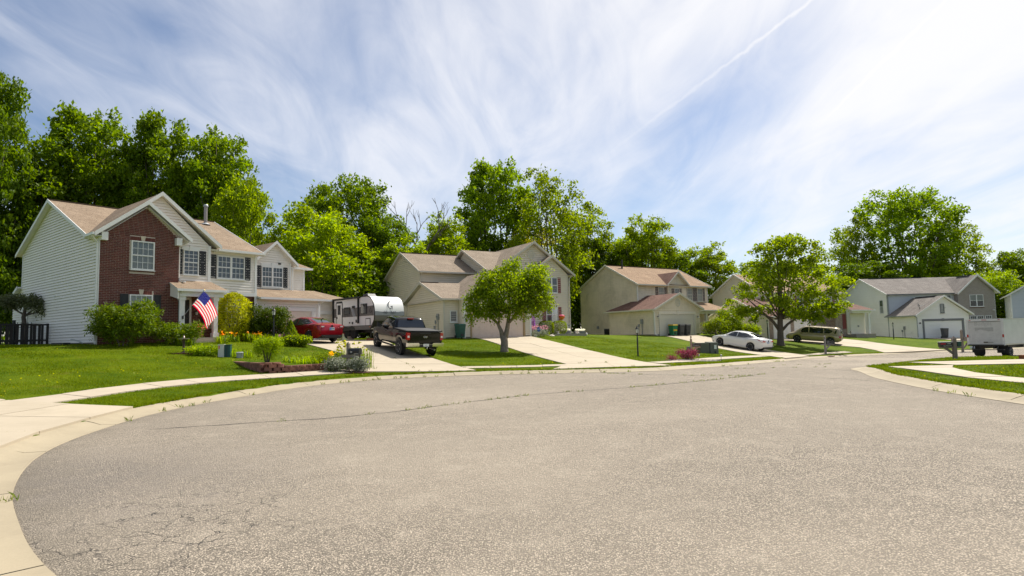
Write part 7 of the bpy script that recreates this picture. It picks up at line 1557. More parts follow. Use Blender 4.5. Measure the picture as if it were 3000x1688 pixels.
    MB().tube([(-3.0, 0, .48), (-3.3, 0, .48)], .035, 8).build("tow_hitch", M["chrome"], root); MB().lathe([(.01, .0), (.035, .03), (.01, .065)], 10, (-3.3, 0, .5)).build("tow_ball", M["chrome"], root); MB().tube([(-2.9, -.6, .38), (-2.4, -.55, .42)], .05, 10).build("exhaust_tip", M["steel"], root)
    MB().prism([(2.95, -.7, .55), (2.95, .7, .55), (2.93, .7, 1.0), (2.93, -.7, 1.0)], (.03, 0, 0)).build("grille", M["chrome"], root)
    for ax in c.t["axles"]:
        for sg in (1, -1): wheel(root, ax, sg * .86, .40, sg, .28, "alloy", 6, .60)
    c.place((-5.25, 32.2), -31.0, 3.8, -1.78)
def trailer():
    root = thing("travel_trailer", "white and grey travel trailer with rounded front parked beside the garage", "travel trailer")
    L, W, Hh, z0 = 5.1, 2.35, 2.82, .62                     # box; x forward
    wht = mat("trailer_white", (.80, .79, .77), .5, var=.05, vscale=1.5); gry = mat("trailer_grey", (.135, .125, .12), .4, var=.06); mid = mat("trailer_mid_grey", (.25, .26, .275), .35, var=.05)
    prof = [(-L / 2, z0), (-L / 2, Hh)]                       # side silhouette, rear to front
    for k in range(0, 13): a = pi / 2 * (1 - k / 12); prof.append((L / 2 - .95 + .95 * cos(a) ** .8 * 1.0, Hh - 1.25 + 1.25 * sin(a) ** .9))
    prof += [(L / 2 + .0, 1.5), (L / 2 - .05, 1.2), (L / 2 - .45, z0)]
    mb = MB(); n = len(prof); mb.v = [(x, -W / 2, z) for x, z in prof] + [(x, W / 2, z) for x, z in prof]; mb.f = [tuple(range(n)), tuple(range(n, 2 * n))[::-1]] + [(i, n + i, n + (i + 1) % n, (i + 1) % n) for i in range(n)]; mb.build("body", wht, root, smooth=True)
    # front cap bands follow the silhouette
    def band(name, za, zb, m, off, y0=-W / 2, y1=W / 2, vee=0):
        zs = np.linspace(za, zb, 7); fx = [p for p in prof if p[0] > 0]; xs_ = [p[0] for p in fx][::-1]; zz = [p[1] for p in fx][::-1]; rows = []
        for i, z in enumerate(zs):
            r = []
            for j in range(13):
                y = y0 + (y1 - y0) * j / 12; t = abs(2 * j / 12 - 1); z2 = z - (vee * max(0, 1 - t * 1.35) if i == len(zs) - 1 else 0); r.append((float(np.interp(z2, zz, xs_)) + off, y, z2))
            rows.append(r)
        return MB().grid(rows).build(name, m, root, smooth=True)
    band("front_band", 1.05, 1.55, gry, .012, vee=.0); band("front_chevron", 1.5, 1.78, mid, .018, vee=.26); band("nose_guard", .66, 1.14, M["black"], .022)
    sy = -W / 2 - .008                                        # kerb side faces -y
    def panel(name, poly, m, o=0., parent=None): return MB().prism([(x, sy - o, z) for x, z in poly], (0, -.012, 0)).build(name, m, parent or root)
    panel("side_stripe", [(-L / 2 + .0, 1.50), (.0, 1.50), (-.25, 2.10), (-L / 2, 2.14)], gry); panel("side_stripe", [(.35, 1.50), (L / 2 - .08, 1.50), (L / 2 - .12, 2.16), (.10, 2.10)], gry)
    for k in range(3): panel("stripe_line", [(.06 + k * .10, 1.50), (.11 + k * .10, 1.50), (-.14 + k * .10, 2.12), (-.19 + k * .10, 2.12)], mid, .002)
    panel("skirt", [(-L / 2, z0 - .04), (L / 2 - .5, z0 - .04), (L / 2 - .2, z0 + .26), (-L / 2, z0 + .26)], gry, .004)
    for a, b in (((-L / 2 - .02, Hh), (-L / 2 + .10, Hh)),): pass
    d = panel("door", [(-2.05, .70), (-1.35, .70), (-1.35, 2.48), (-1.42, 2.56), (-1.98, 2.56), (-2.05, 2.48)], M["white"], .012); 
    for p in ([(-2.10, .68), (-2.05, .68), (-2.05, 2.5), (-2.10, 2.5)], [(-1.35, .68), (-1.30, .68), (-1.30, 2.5), (-1.35, 2.5)], [(-2.10, 2.5), (-1.30, 2.5), (-1.36, 2.62), (-2.04, 2.62)]): panel("door_seal", p, M["black"], .016, d)
    panel("door_window", [(-1.88, 1.7), (-1.52, 1.7), (-1.52, 2.36), (-1.88, 2.36)], CG, .03, d); panel("handle", [(-2.02, 1.42), (-1.93, 1.42), (-1.93, 1.54), (-2.02, 1.54)], M["black"], .03, d)
    for p in ([(-1.05, 1.72), (-.35, 1.72), (-.35, 2.12), (-1.05, 2.12)], [(1.02, 1.68), (1.68, 1.68), (1.68, 2.28), (1.02, 2.28)]):
        w = panel("window", [(p[0][0] - .05, p[0][1] - .05), (p[1][0] + .05, p[1][1] - .05), (p[2][0] + .05, p[2][1] + .05), (p[3][0] - .05, p[3][1] + .05)], M["black"], .012); panel("pane", p, CG, .028, w)
    panel("porch_light", [(-.05, 2.08), (.28, 2.08), (.28, 2.24), (-.05, 2.24)], M["black"], .04)
    hb = panel("baggage_door", [(1.55, .82), (2.10, .82), (2.10, 1.34), (1.55, 1.34)], M["black"], .010); panel("baggage_panel", [(1.60, .87), (2.05, .87), (2.05, 1.29), (1.60, 1.29)], wht, .024, hb)
    for x, z, w_, h_ in ((-.45, 1.05, .12, .10), (-.1, .98, .14, .16), (.35, 1.08, .13, .2)): panel("hatch", [(x, z), (x + w_, z), (x + w_, z + h_), (x, z + h_)], M["plastic"], .014)
    panel("marker_lamp", [(2.0, .74), (2.08, .74), (2.08, .78), (2.0, .78)], M["amber"], .02)
    # awning: roll and two arms
    MB().tube([(-L / 2 + .05, sy - .07, Hh - .04), (.95, sy - .07, Hh - .04)], .06, 10).build("awning_roll", M["black"], root)
    for x, zb in ((-L / 2 + .10, .72), (.72, 1.02)): MB().box((x - .05, sy - .10, zb), (x + .05, sy - .004, Hh - .05)).build("awning_arm", M["black"], root)
    pr = MB();
    for i in range(len(prof) - 1):
        a, b = prof[i], prof[i + 1]
        if a[0] > .3 or (a[1] > 2.7): pr.bar((a[0], -W / 2 - .005, a[1]), (b[0], -W / 2 - .005, b[1]), .05, .05)
    pr.build("edge_trim", M["black"], root)
    # logos: swoosh with GO > PLAY on the cap and side
    nr = float(np.interp(2.05, [p[1] for p in prof if p[0] > 0][::-1], [p[0] for p in prof if p[0] > 0][::-1])); ink = mat("logo_grey", (.07, .08, .09), .4)
    def capx(z): return float(np.interp(z, [p[1] for p in prof if p[0] > 0][::-1], [p[0] for p in prof if p[0] > 0][::-1])) + .03
    def swoosh(place, m, s, name):
        outer = [(.42, 1.0), (.10, .82), (-.18, .55), (-.30, .22), (-.22, -.08), (.05, -.25), (.30, -.18)]; inner = [(.22, -.12), (.04, -.16), (-.10, -.02), (-.14, .22), (-.02, .5), (.20, .74)]
        mb = MB(); P = outer + inner; mb.v = [place(x * s, z * s) for x, z in P]; k = len(P); 
        for i in range(len(outer) - 1):
            j0 = len(outer) + len(inner) - 1 - min(i, len(inner) - 1); j1 = len(outer) + len(inner) - 1 - min(i + 1, len(inner) - 1); mb.f.append((i, i + 1, j1, j0) if j0 != j1 else (i, i + 1, j0))
        mb.v += [place(.12 * s, .12 * s), place(.50 * s, .22 * s), place(.42 * s, -.38 * s), place(.30 * s, -.02 * s)]; o = k; mb.f += [(o, o + 1, o + 3), (o + 1, o + 2, o + 3)]; return mb.build(name, m, root)
    swoosh(lambda a, b: (capx(2.06 + b) + .004, .02 + a, 2.06 + b), ink, .50, "logo"); 
    text_mesh("lettering", "GO ➤ PLAY" if False else "GO > PLAY", .20, ink, root, (capx(1.72) + .02, .0, 1.72), (0, 1, 0), (-.12, 0, 1), .003)
    swoosh(lambda a, b: (2.1 + a, sy - .022, 1.76 + b), M["black"], .34, "logo"); text_mesh("lettering", "GO > PLAY", .15, M["black"], root, (-.72, sy - .016, 1.59), (1, 0, 0), (0, 0, 1), .002)
    for y in (-.8, .8): MB().box((capx(2.55) - .05, y - .06, 2.53), (capx(2.55) + .0, y + .06, 2.57)).build("marker_lamp", M["amber"], root)
    ac = MB().hexa([(-.15, -.35, Hh), (.65, -.35, Hh), (.65, .35, Hh), (-.15, .35, Hh), (-.10, -.3, Hh + .26), (.42, -.3, Hh + .28), (.42, .3, Hh + .28), (-.10, .3, Hh + .26)]).build("air_conditioner", M["plastic"], root); MB().box((-1.4, -.3, Hh), (-.8, .3, Hh + .08)).build("roof_vent", M["white"], root)
    for x in (-.95, -.15):
        for sg in (1, -1): wheel(root, x, sg * .98, .36, sg, .22, "black", 6, .6)
    panel("wheel_arch", [(-1.42, z0 - .02), (.32, z0 - .02), (.2, z0 + .16), (-.1, z0 + .24), (-.55, z0 + .16), (-1.0, z0 + .24), (-1.3, z0 + .16)], M["black"], .012)
    MB().bar((-L / 2 + .2, -.6, .5), (L / 2, -.6, .5), .1, .2).build("chassis_rail", M["black"], root); MB().bar((-L / 2 + .2, .6, .5), (L / 2, .6, .5), .1, .2).build("chassis_rail", M["black"], root); MB().bar((L / 2 - .2, 0, .48), (L / 2 + 1.0, 0, .48), .15, .15).build("tow_bar", M["black"], root)
    for x, y in ((1.7, -.9), (1.7, .9), (-2.2, -.9)): MB().bar((x, y, .06), (x + .12, y, .5), .07, .07).build("stabiliser", M["black"], root)
    a = radians(133.); fx, fy = sin(a), cos(a); fr = (-8.95, 38.75); cx, cy = fr[0] - fx * L / 2 + (-fy) * W / 2 * 1, fr[1] - fy * L / 2 + fx * W / 2 * 1
    cx, cy = fr[0] - fx * L / 2 - (fy) * W / 2, fr[1] - fy * L / 2 + fx * W / 2
    root.location = (cx, cy, H(cx, cy) + .14 + .08); root.rotation_euler = (0, 0, radians(90 - 133)); root.scale = (1, 1, .985)
    t = thing("wheel_chock", "grey concrete block between the trailer wheels", "block", (cx - fx * .55 + fy * 1.0 * 1 + .0, cy - fy * .55 - fx * 1.0, H(cx - fx * .55 + fy, cy - fy * .55 - fx) + .14), radians(34)); MB().box((-.2, -.12, 0), (.2, .12, .22)).build("block", M["walk"], t)
    for k in range(2):
        px_, py_ = cx + fx * 1.75 + fy * .9, cy + fy * 1.75 - fx * .9; t = MB().box((-.3, -.12, 0), (.3, .12, .06)).build("wood_block", mat("red_board", (.3, .1, .06), .8, var=.2), None, label=("lower" if k == 0 else "upper") + " reddish board under the front jack of the trailer", cat="board", loc=(px_, py_, H(px_, py_) + .142 + .062 * k), rz=.75)
def box_truck():
    root = thing("box_truck", "white box truck with faded lettering on its roll up door, parked at the right edge", "box truck"); wht = mat("box_white", (.60, .60, .585), .45, var=.08, vscale=2); W, zf, zt, L = 2.44, .95, 2.92, 4.9
    # rear at x=0, box extends to +x
    MB().box((0.06, -W / 2, zf), (L, W / 2, zt)).build("cargo_box", wht, root)
    fr = MB(); fr.box((-.02, -W / 2 - .01, zf - .05), (.10, -W / 2 + .16, zt)); fr.box((-.02, W / 2 - .16, zf - .05), (.10, W / 2 + .01, zt)); fr.box((-.02, -W / 2 + .16, zt - .18), (.10, W / 2 - .16, zt + .005)); fr.build("door_frame", wht, root)
    for k in range(6):
        z0 = zf + .02 + k * .295; MB().box((.0, -W / 2 + .165, z0), (.05, W / 2 - .165, z0 + .285)).build("door_slat", mat("roll_door", (.54, .54, .52), .5, var=.12, vscale=3), root)
    MB().bar((-.02, -W / 2 + .17, zt - .2), (-.02, W / 2 - .17, zt - .2), .03, .03).build("door_seal", M["plastic"], root)
    ghost = mat("ghost_lettering", (.42, .42, .405), .6); gm2 = mat("ghost_patch", (.38, .38, .365), .6, var=.2, vscale=12)
    text_mesh("lettering", "Budget", .42, ghost, root, (-.004, .1, zt - .36), (0, -1, 0), (0, 0, 1), .001)
    MB().prism([(-.004, .65, zt - .66), (-.004, -.55, zt - .66), (-.004, -.55, zt - .95), (-.004, -.2, zt - .95), (-.004, .3, zt - .80), (-.004, .65, zt - .92)], (-.002, 0, 0)).build("faded_mark", gm2, root)
    r = random.Random(3); sc = MB()
    for k in range(26): y, z = r.uniform(-.9, .9), r.uniform(zf + .3, zt - .7); sc.bar((-.005, y, z), (-.005, y + r.uniform(-.2, .2), z + r.uniform(-.04, .04)), .004, .012)
    sc.build("scuff_marks", ghost, root, kind="stuff")
    text_mesh("small_lettering", "TO", .16, mat("ghost_blue", (.35, .36, .42), .6), root, (-.004, .45, zf + .22), (0, -1, 0), (0, 0, 1), .001)
    MB().box((-.05, -.15, zf + .14), (-.0, .12, zf + .22)).build("door_latch", M["black"], root); MB().bar((-.04, -.15, zf + .18), (-.04, -.5, zf + .18), .03, .03).build("latch_bar", M["black"], root)
    MB().box((-.08, -W / 2 + .05, zf - .10), (.1, W / 2 - .05, zf)).build("sill_plate", M["black"], root)
    MB().bar((-.32, -W / 2 - .05, .58), (-.32, W / 2 + .05, .58), .22, .05).build("rear_step", M["black"], root)
    for y in (-.8, .8): MB().bar((-.32, y, .58), (0, y, zf - .08), .06, .06).build("step_bracket", M["black"], root)
    for y in (-W / 2 + .07, W / 2 - .07):
        for z, m in ((1.62, M["red_lens"]), (1.35, M["white_lens"])): MB().box((-.04, y - .05, z - .11), (-.015, y + .05, z + .11)).build("tail_light", m, root)
    for y in (-.95, -.1, 0, .1, .95): MB().box((-.03, y - .06, zt - .10), (-.015, y + .06, zt - .06)).build("marker_lamp", M["red_lens"], root)
    MB().box((-.1, .72, zf - .30), (-.06, 1.05, zf - .14)).build("licence_plate", M["plate"], root)
    MB().bar((0.1, -.45, .75), (L + 1, -.45, .75), .12, .25).build("chassis_rail", M["black"], root); MB().bar((0.1, .45, .75), (L + 1, .45, .75), .12, .25).build("chassis_rail", M["black"], root)
    for y in (-.82, .82): MB().box((.55, y - .35, .3), (.58, y + .35, .9)).build("mud_flap", M["rubber"], root)
    for x in (1.1, 5.6):
        for sg in (1, -1): wheel(root, x, sg * (.9 if x < 3 else .95), .39, sg, .5 if x < 3 else .25, "white", 6, .6)
    # cab
    cab = MB().prism([(L + .1, -1.0, .6), (L + 2.1, -1.0, .6), (L + 2.15, -1.0, 1.15), (L + 1.25, -1.0, 1.4), (L + .8, -1.0, 2.15), (L + .1, -1.0, 2.2)], (0, 2.0, 0)).build("cab", wht, root); MB().prism([(L + .2, -1.012, 1.45), (L + 1.12, -1.012, 1.45), (L + .74, -1.012, 2.02), (L + .2, -1.012, 2.05)], (0, .01, 0)).build("side_window", CG, root)
    MB().bar((.1, -W / 2 - .01, zf + .02), (L, -W / 2 - .01, zf + .02), .03, .10).build("side_rail", M["steel"], root); MB().bar((.1, -W / 2 - .01, zt - .03), (L, -W / 2 - .01, zt - .03), .03, .07).build("top_rail", M["steel"], root)
    hd = 60.0; a = radians(hd); rr = (37.0, 45.2); cx, cy = rr[0] - cos(a) * W / 2, rr[1] + sin(a) * W / 2
    root.location = (cx, cy, H(cx, cy) + .0); root.rotation_euler = (0, 0, radians(90 - hd))
cars()
# ================================================================== yard and street objects
def mailbox_shape(parent, L=.50, w=.2, h=.22, m=None, name="box", loc=(0, 0, 0), rz=0):
    """tunnel-topped letter box, long axis x"""
    mb = MB(); prof = [(-w / 2, 0), (w / 2, 0), (w / 2, h * .55)] + [(w / 2 * cos(a), h * .55 + h * .45 * sin(a)) for a in np.linspace(.3, pi - .3, 7)] + [(-w / 2, h * .55)]; n = len(prof)
    mb.v = [(-L / 2, y, z) for y, z in prof] + [(L / 2, y, z) for y, z in prof]; mb.f = [tuple(range(n)), tuple(range(n, 2 * n))[::-1]] + [(i, n + i, n + (i + 1) % n, (i + 1) % n) for i in range(n)]
    o = mb.build(name, m or M["black"], parent); o.location = loc; o.rotation_euler = (0, 0, rz); return o
def post(parent, h, w, m, top="flat", name="post"):
    mb = MB().box((-w / 2, -w / 2, -.2), (w / 2, w / 2, h)); o = mb.build(name, m, parent)
    if top == "point": MB().add([(-w / 2, -w / 2, h), (w / 2, -w / 2, h), (w / 2, w / 2, h), (-w / 2, w / 2, h), (0, 0, h + w * .8)], [(0, 1, 4), (1, 2, 4), (2, 3, 4), (3, 0, 4), (0, 3, 2, 1)]).build("post_cap", m, o)
    if top == "ball": MB().lathe([(w * .3, 0), (w * .62, .02), (w * .62, .05), (w * .25, .07), (w * .3, .09), (w * .5, .14), (w * .45, .19), (w * .1, .23)], 12, (0, 0, h)).build("finial", m, o, smooth=True)
    return o
WHITE_INK = mat("white_lettering", (.72, .71, .68), .5); DARKBOX = mat("dark_mailbox", (.025, .022, .024), .4)
def mailboxes():
    # weathered wood post with black box, brick house
    x, y = -7.0, 25.45; t = thing("mailbox", "black mailbox on a weathered grey wood post among the silvery shrubs", "mailbox", (x, y, G(x, y)), radians(-18), "mailboxes")
    post(t, 1.12, .12, M["greywood"], "point"); MB().bar((-.28, -.075, .60), (.55, -.075, .60), .05, .13).build("crossbar", M["greywood"], t); MB().bar((-.28, .075, .60), (.55, .075, .60), .05, .13).build("crossbar", M["greywood"], t); MB().bar((.05, 0, .22), (.42, 0, .56), .09, .12).build("brace", M["greywood"], t)
    b = mailbox_shape(t, .52, .24, .27, M["black"], "letter_box", (.33, 0, .67)); text_mesh("number", "39", .11, WHITE_INK, b, (-.12, -.124, .10), (1, 0, 0), (0, 0, 1), .002); MB().bar((.02, -.126, .03), (.24, -.126, .03), .004, .02).build("name_strip", M["steel"], b)
    # tan post with finial, reddish roof house
    x, y = 10.0, 33.75; t = thing("mailbox", "brown mailbox on a tan painted post with a finial, before the green utility box", "mailbox", (x, y, G(x, y)), radians(2), "mailboxes")
    post(t, 1.12, .10, M["tanwood"], "ball"); MB().bar((-.20, 0, .70), (.50, 0, .70), .12, .05).build("shelf", M["tanwood"], t); MB().bar((.0, 0, .40), (.36, 0, .70), .05, .09).build("brace", M["tanwood"], t)
    b = MB().box((.06, -.09, 0), (.52, .09, .19)).build("letter_box", mat("brown_mailbox", (.075, .05, .045), .5), t); b.location = (0, 0, .735); text_mesh("number", "2451", .05, WHITE_INK, b, (.07, -.094, .145), (1, 0, 0), (0, 0, 1), .001, 'LEFT'); text_mesh("street_name", "KING HARBOR DRIVE", .036, WHITE_INK, b, (.07, -.094, .06), (1, 0, 0), (0, 0, 1), .001, 'LEFT')
    MB().hexa([(-.30, -.08, .42), (-.12, -.08, .42), (-.10, .08, .42), (-.28, .08, .42), (-.26, -.08, .74), (-.08, -.08, .74), (-.08, .08, .74), (-.24, .08, .74)]).build("paper_box", mat("grey_green_box", (.16, .19, .16), .6), t)
    # grey post, pale yellow house
    x, y = 25.8, 49.7; t = thing("mailbox", "black mailbox on a grey post in front of the champagne minivan", "mailbox", (x, y, G(x, y)), radians(3), "mailboxes"); gp = mat("grey_post", (.28, .25, .23), .7, var=.1)
    post(t, 1.30, .13, gp, "ball"); MB().bar((-.35, 0, .78), (.75, 0, .78), .14, .06).build("shelf", gp, t); MB().bar((.0, 0, .38), (.42, 0, .76), .06, .11).build("brace", gp, t)
    b = MB().box((.08, -.11, 0), (.78, .11, .27)).build("letter_box", DARKBOX, t); b.location = (0, 0, .82); text_mesh("number", "2447", .085, WHITE_INK, b, (.12, -.114, .19), (1, 0, 0), (0, 0, 1), .001, 'LEFT'); text_mesh("street_name", "King Harbor Drive", .06, WHITE_INK, b, (.12, -.114, .08), (1, 0, 0), (0, 0, 1), .001, 'LEFT')
    # taupe double mailbox on the right corner
    x, y = 25.9, 35.3; t = thing("mailbox", "taupe post with a black mailbox and a green paper box at the right corner", "mailbox", (x, y, G(x, y)), radians(-4), "mailboxes"); tp = M["browngrey"]
    post(t, 1.18, .19, tp, "point"); MB().bar((-.82, 0, .66), (.42, 0, .66), .16, .10).build("crossbar", tp, t); MB().bar((-.06, 0, .28), (-.52, 0, .64), .08, .12).build("brace", tp, t)
    b = MB().box((-.34, -.12, 0), (.34, .12, .26)).build("letter_box", DARKBOX, t); b.location = (-.50, 0, .715); MB().box((-.36, -.14, .26), (.36, .14, .285)).build("lid", M["white"], b)
    text_mesh("number", "2444", .10, WHITE_INK, b, (.14, -.124, .17), (1, 0, 0), (0, 0, 1), .001); text_mesh("street_name", "King Harbor Drive", .062, WHITE_INK, b, (.06, -.124, .05), (1, 0, 0), (0, 0, 1), .001); MB().box((-.32, -.124, .13), (-.04, -.119, .20)).build("red_script", mat("red_ink", (.5, .01, .03), .5), b)
    g = MB().box((-.10, -.12, 0), (.10, .12, .28)).build("paper_box", mat("green_box", (.01, .06, .05), .5), t); g.location = (.24, 0, .715); MB().box((-.12, -.13, .28), (.12, .13, .30)).build("lid", M["white"], g)
    # far one behind the box truck
    x, y = 42.3, 56.6; t = thing("mailbox", "weathered wooden mailbox post seen between the corner mailbox and the box truck", "mailbox", (x, y, G(x, y)), 0, "mailboxes"); post(t, 1.9, .16, M["greywood"], "point"); MB().bar((-.35, 0, .95), (1.0, 0, .95), .3, .12).build("crossbar", M["greywood"], t); MB().box((.1, -.15, 1.02), (1.0, .15, 1.30)).build("letter_box", M["greywood"], t); MB().bar((.1, 0, .3), (.7, 0, .9), .12, .14).build("brace", M["greywood"], t)
def lamp_posts():
    for x, y, h, lab in ((-13.6, 34.0, 1.95, "black lamp post with lantern in front of the dark bush by the brick house"), (7.35, 35.5, 1.75, "black lamp post on the lawn of the reddish roofed house"), (26.6, 62.6, 2.1, "dark lamp post against the pale yellow garage wall"), (44.9, 70.8, 1.95, "dark lamp post beside the grey house garage wall")):
        t = thing("lamp_post", lab, "lamp post", (x, y, G(x, y)), 0, "yard lamp posts"); s = 1.25 if y > 60 else 1
        MB().lathe([(.045 * s, -.1), (.045 * s, h * .62), (.032 * s, h * .64), (.032 * s, h - .42), (.05 * s, h - .40)], 12).build("pole", M["black"], t, smooth=True); lp = MB().lathe([(.05, 0), (.075, .03), (.095, .24), (.085, .26)], 8, (0, 0, h - .40)).build("lantern", M["lamp"], t)
        MB().lathe([(.12, 0), (.10, .04), (.04, .12), (.02, .16), (.03, .18), (.005, .22)], 8, (0, 0, h - .15)).build("cap", M["black"], lp); MB().lathe([(.045, 0), (.08, .02), (.08, .04)], 8, (0, 0, h - .42)).build("holder", M["black"], lp)
        for k in range(4): a = k * pi / 2 + .4; MB().bar((.07 * cos(a), .07 * sin(a), h - .38), (.1 * cos(a), .1 * sin(a), h - .14), .012, .012).build("rib", M["black"], lp)
        if y < 40: MB().bar((0, 0, h * .62), (.26, -.05, h * .62), .02, .02).build("ladder_rest", M["black"], t)
def bin_(name, label, x, y, rz, body, lid, cat="wheeled bin", h=1.05, group=None, mark=None):
    t = thing(name, label, cat, (x, y, G(x, y) + .03), rz, group); m = mat(body[0], body[1], .5, var=.08); ml = mat(lid[0], lid[1], .45, var=.06)
    MB().hexa([(-.23, -.25, .05), (.23, -.25, .05), (.23, .28, .05), (-.23, .28, .05), (-.29, -.34, h - .12), (.29, -.34, h - .12), (.29, .34, h - .12), (-.29, .34, h - .12)]).build("body", m, t)
    MB().hexa([(-.31, -.38, h - .12), (.31, -.38, h - .12), (.31, .38, h - .12), (-.31, .38, h - .12), (-.27, -.33, h - .02), (.27, -.33, h - .02), (.27, .36, h), (-.27, .36, h)]).build("lid", ml, t); MB().bar((-.3, .40, h - .08), (.3, .40, h - .08), .05, .05).build("handle", m, t)
    MB().box((-.22, -.325, h * .42), (.22, -.29, h * .56)).build("lift_bar", ml, t); MB().box((-.11, -.32, .16), (.11, -.27, .34)).build("grip_recess", M["plastic"], t)
    for sg in (1, -1): MB().lathe([(.02, -.03), (.12, -.03), (.12, .03), (.02, .03)], 16, (sg * .27, .27, .12), 'x').build("wheel", M["plastic"], t)
    if mark: text_mesh("mark", mark, .10, WHITE_INK, t, (.0, -.318, h - .22), (1, 0, 0), (0, .08, 1), .002)
    return t
def bins():
    r2, r3 = radians(90 - H2A), radians(90 - H3A)
    x, y = at2(.95, -.75); bin_("wheeled_bin", "dark green wheeled bin under the small window of the beige house", x, y, r2 + .05, ("bin_green", (.005, .075, .055)), ("bin_green", (.005, .075, .055)), h=1.1, mark="2450")
    for u, b, l, lab, mk in ((1.75, ("bin_bright_green", (.005, .16, .06)), ("bin_yellow_lid", (.55, .36, .01)), "green wheeled bin with yellow lid at the cream garage door", "RAYS"), (2.75, ("bin_grey", (.055, .058, .062)), ("bin_grey", (.055, .058, .062)), "middle dark grey bin, next to the green bin", "TOTER"), (3.65, ("bin_grey", (.055, .058, .062)), ("bin_grey", (.055, .058, .062)), "right dark grey bin, farthest from the green bin", None)):
        x, y = at3(u, -.7); bin_("wheeled_bin", lab, x, y, r3 - .1, b, l, h=1.12, group="bins at the cream garage", mark=mk)
    p = f5(2.6, -1.0); bin_("wheeled_bin", "dark grey wheeled bin at the white garage door of the grey house", float(p[0]), float(p[1]), radians(-8), ("bin_grey", (.055, .058, .062)), ("bin_grey", (.055, .058, .062)), h=1.25)
def utilities():
    for x, y, w, h, c, lab in ((-13.15, 27.05, .24, .56, ("pedestal_white", (.56, .55, .52)), "off white utility pedestal on the lawn of the brick house"), (-12.92, 27.15, .26, .56, ("pedestal_green", (.008, .065, .06)), "dark teal utility pedestal next to the white one")):
        t = thing("utility_pedestal", lab, "utility box", (x, y, G(x, y)), .12, "utility pedestals"); m = mat(c[0], c[1], .5, var=.06); MB().hexa([(-w / 2, -.11, -.05), (w / 2, -.11, -.05), (w / 2, .11, -.05), (-w / 2, .11, -.05), (-w / 2, -.11, h - .03), (w / 2, -.11, h - .03), (w / 2, .11, h - .03), (-w / 2, .11, h - .03)]).build("body", m, t)
        MB().box((-w / 2 - .012, -.125, h - .03), (w / 2 + .012, .125, h)).build("cap", m, t)
        if c[0].endswith("white"): MB().box((-w / 2 + .02, -.114, h - .2), (-w / 2 + .07, -.108, h - .06)).build("warning_label", mat("orange_label", (.6, .12, .03), .5), t)
        else: MB().box((-.02, -.118, .0), (.0, -.11, h - .04)).build("seam", M["plastic"], t)
    t = thing("valve_cover", "short grey round valve cover beside the teal pedestal", "utility box", (-12.4, 27.2, G(-12.4, 27.2))); MB().lathe([(.15, -.1), (.15, .18)], 20).build("pipe", M["galv"], t, smooth=True); MB().lathe([(.165, 0), (.165, .05), (.12, .075)], 20, (0, 0, .18)).build("lid", M["galv"], t, smooth=True)
    x, y = 13.6, 42.3; gm = mat("transformer_green", (.105, .108, .075), .55, var=.12); t = thing("transformer", "grey green electrical transformer box on the lawn behind the tan mailbox", "transformer", (x, y, G(x, y)), .08)
    MB().box((-.62, -.45, -.1), (.08, .45, .72)).build("body", gm, t); MB().hexa([(.08, -.5, -.1), (.66, -.5, -.1), (.66, .45, -.1), (.08, .45, -.1), (.08, -.42, .74), (.66, -.42, .74), (.66, .45, .78), (.08, .45, .78)]).build("door", gm, t); MB().box((.35, -.50, .28), (.52, -.47, .55)).build("warning_label", M["white"], t); MB().box((.38, -.52, .0), (.46, -.49, .12)).build("latch", M["plastic"], t); MB().box((.02, -.452, 0), (.1, -.445, .7)).build("seam", M["plastic"], t)
    # bird bath / feeder
    x, y = -14.95, 27.2; t = thing("bird_bath", "small bird bath on a dark pedestal in the lawn", "bird bath", (x, y, G(x, y))); cast = mat("cast_iron", (.07, .045, .035), .7, var=.2)
    MB().lathe([(.14, -.05), (.13, .03), (.06, .08), (.05, .3), (.055, .55), (.10, .62)], 14).build("pedestal", cast, t, smooth=True); MB().lathe([(.05, .60), (.24, .66), (.24, .68), (.2, .665), (.02, .65)], 20).build("bowl", M["zinc"], t, smooth=True); MB().lathe([(.012, 0), (.045, .03), (.05, .08), (.02, .12), (.025, .15), (.005, .17)], 8, (0, 0, .66)).build("ornament", M["zinc"], t, smooth=True)
    MB().box((-.42, -.32, -.06), (.42, .32, .035)).build("mulch_bed", M["mulch"], None, label="mulch square round the bird bath", cat="mulch bed", loc=(x, y, G(x, y)), rz=.3)
    # air conditioners
    for fr_, u, v, rz, lab in ((f3, 1.5, 8.3, radians(90 - H3A), "dark air conditioner beside the cream side wall"), (f5, -.8, 13.0, radians(-1), "dark air conditioner beside the grey house side wall")):
        p = fr_(u, v); x, y = float(p[0]), float(p[1]); t = thing("air_conditioner", lab, "air conditioner", (x, y, G(x, y)), rz); MB().box((-.36, -.36, 0), (.36, .36, .62)).build("cabinet", M["plastic"], t); MB().box((-.38, -.38, .62), (.38, .38, .68)).build("top_grille", M["greytrim"], t)
        for k in range(6): MB().box((-.372, -.372, .06 + k * .09), (.372, .372, .09 + k * .09)).build("fin", M["black"], t)
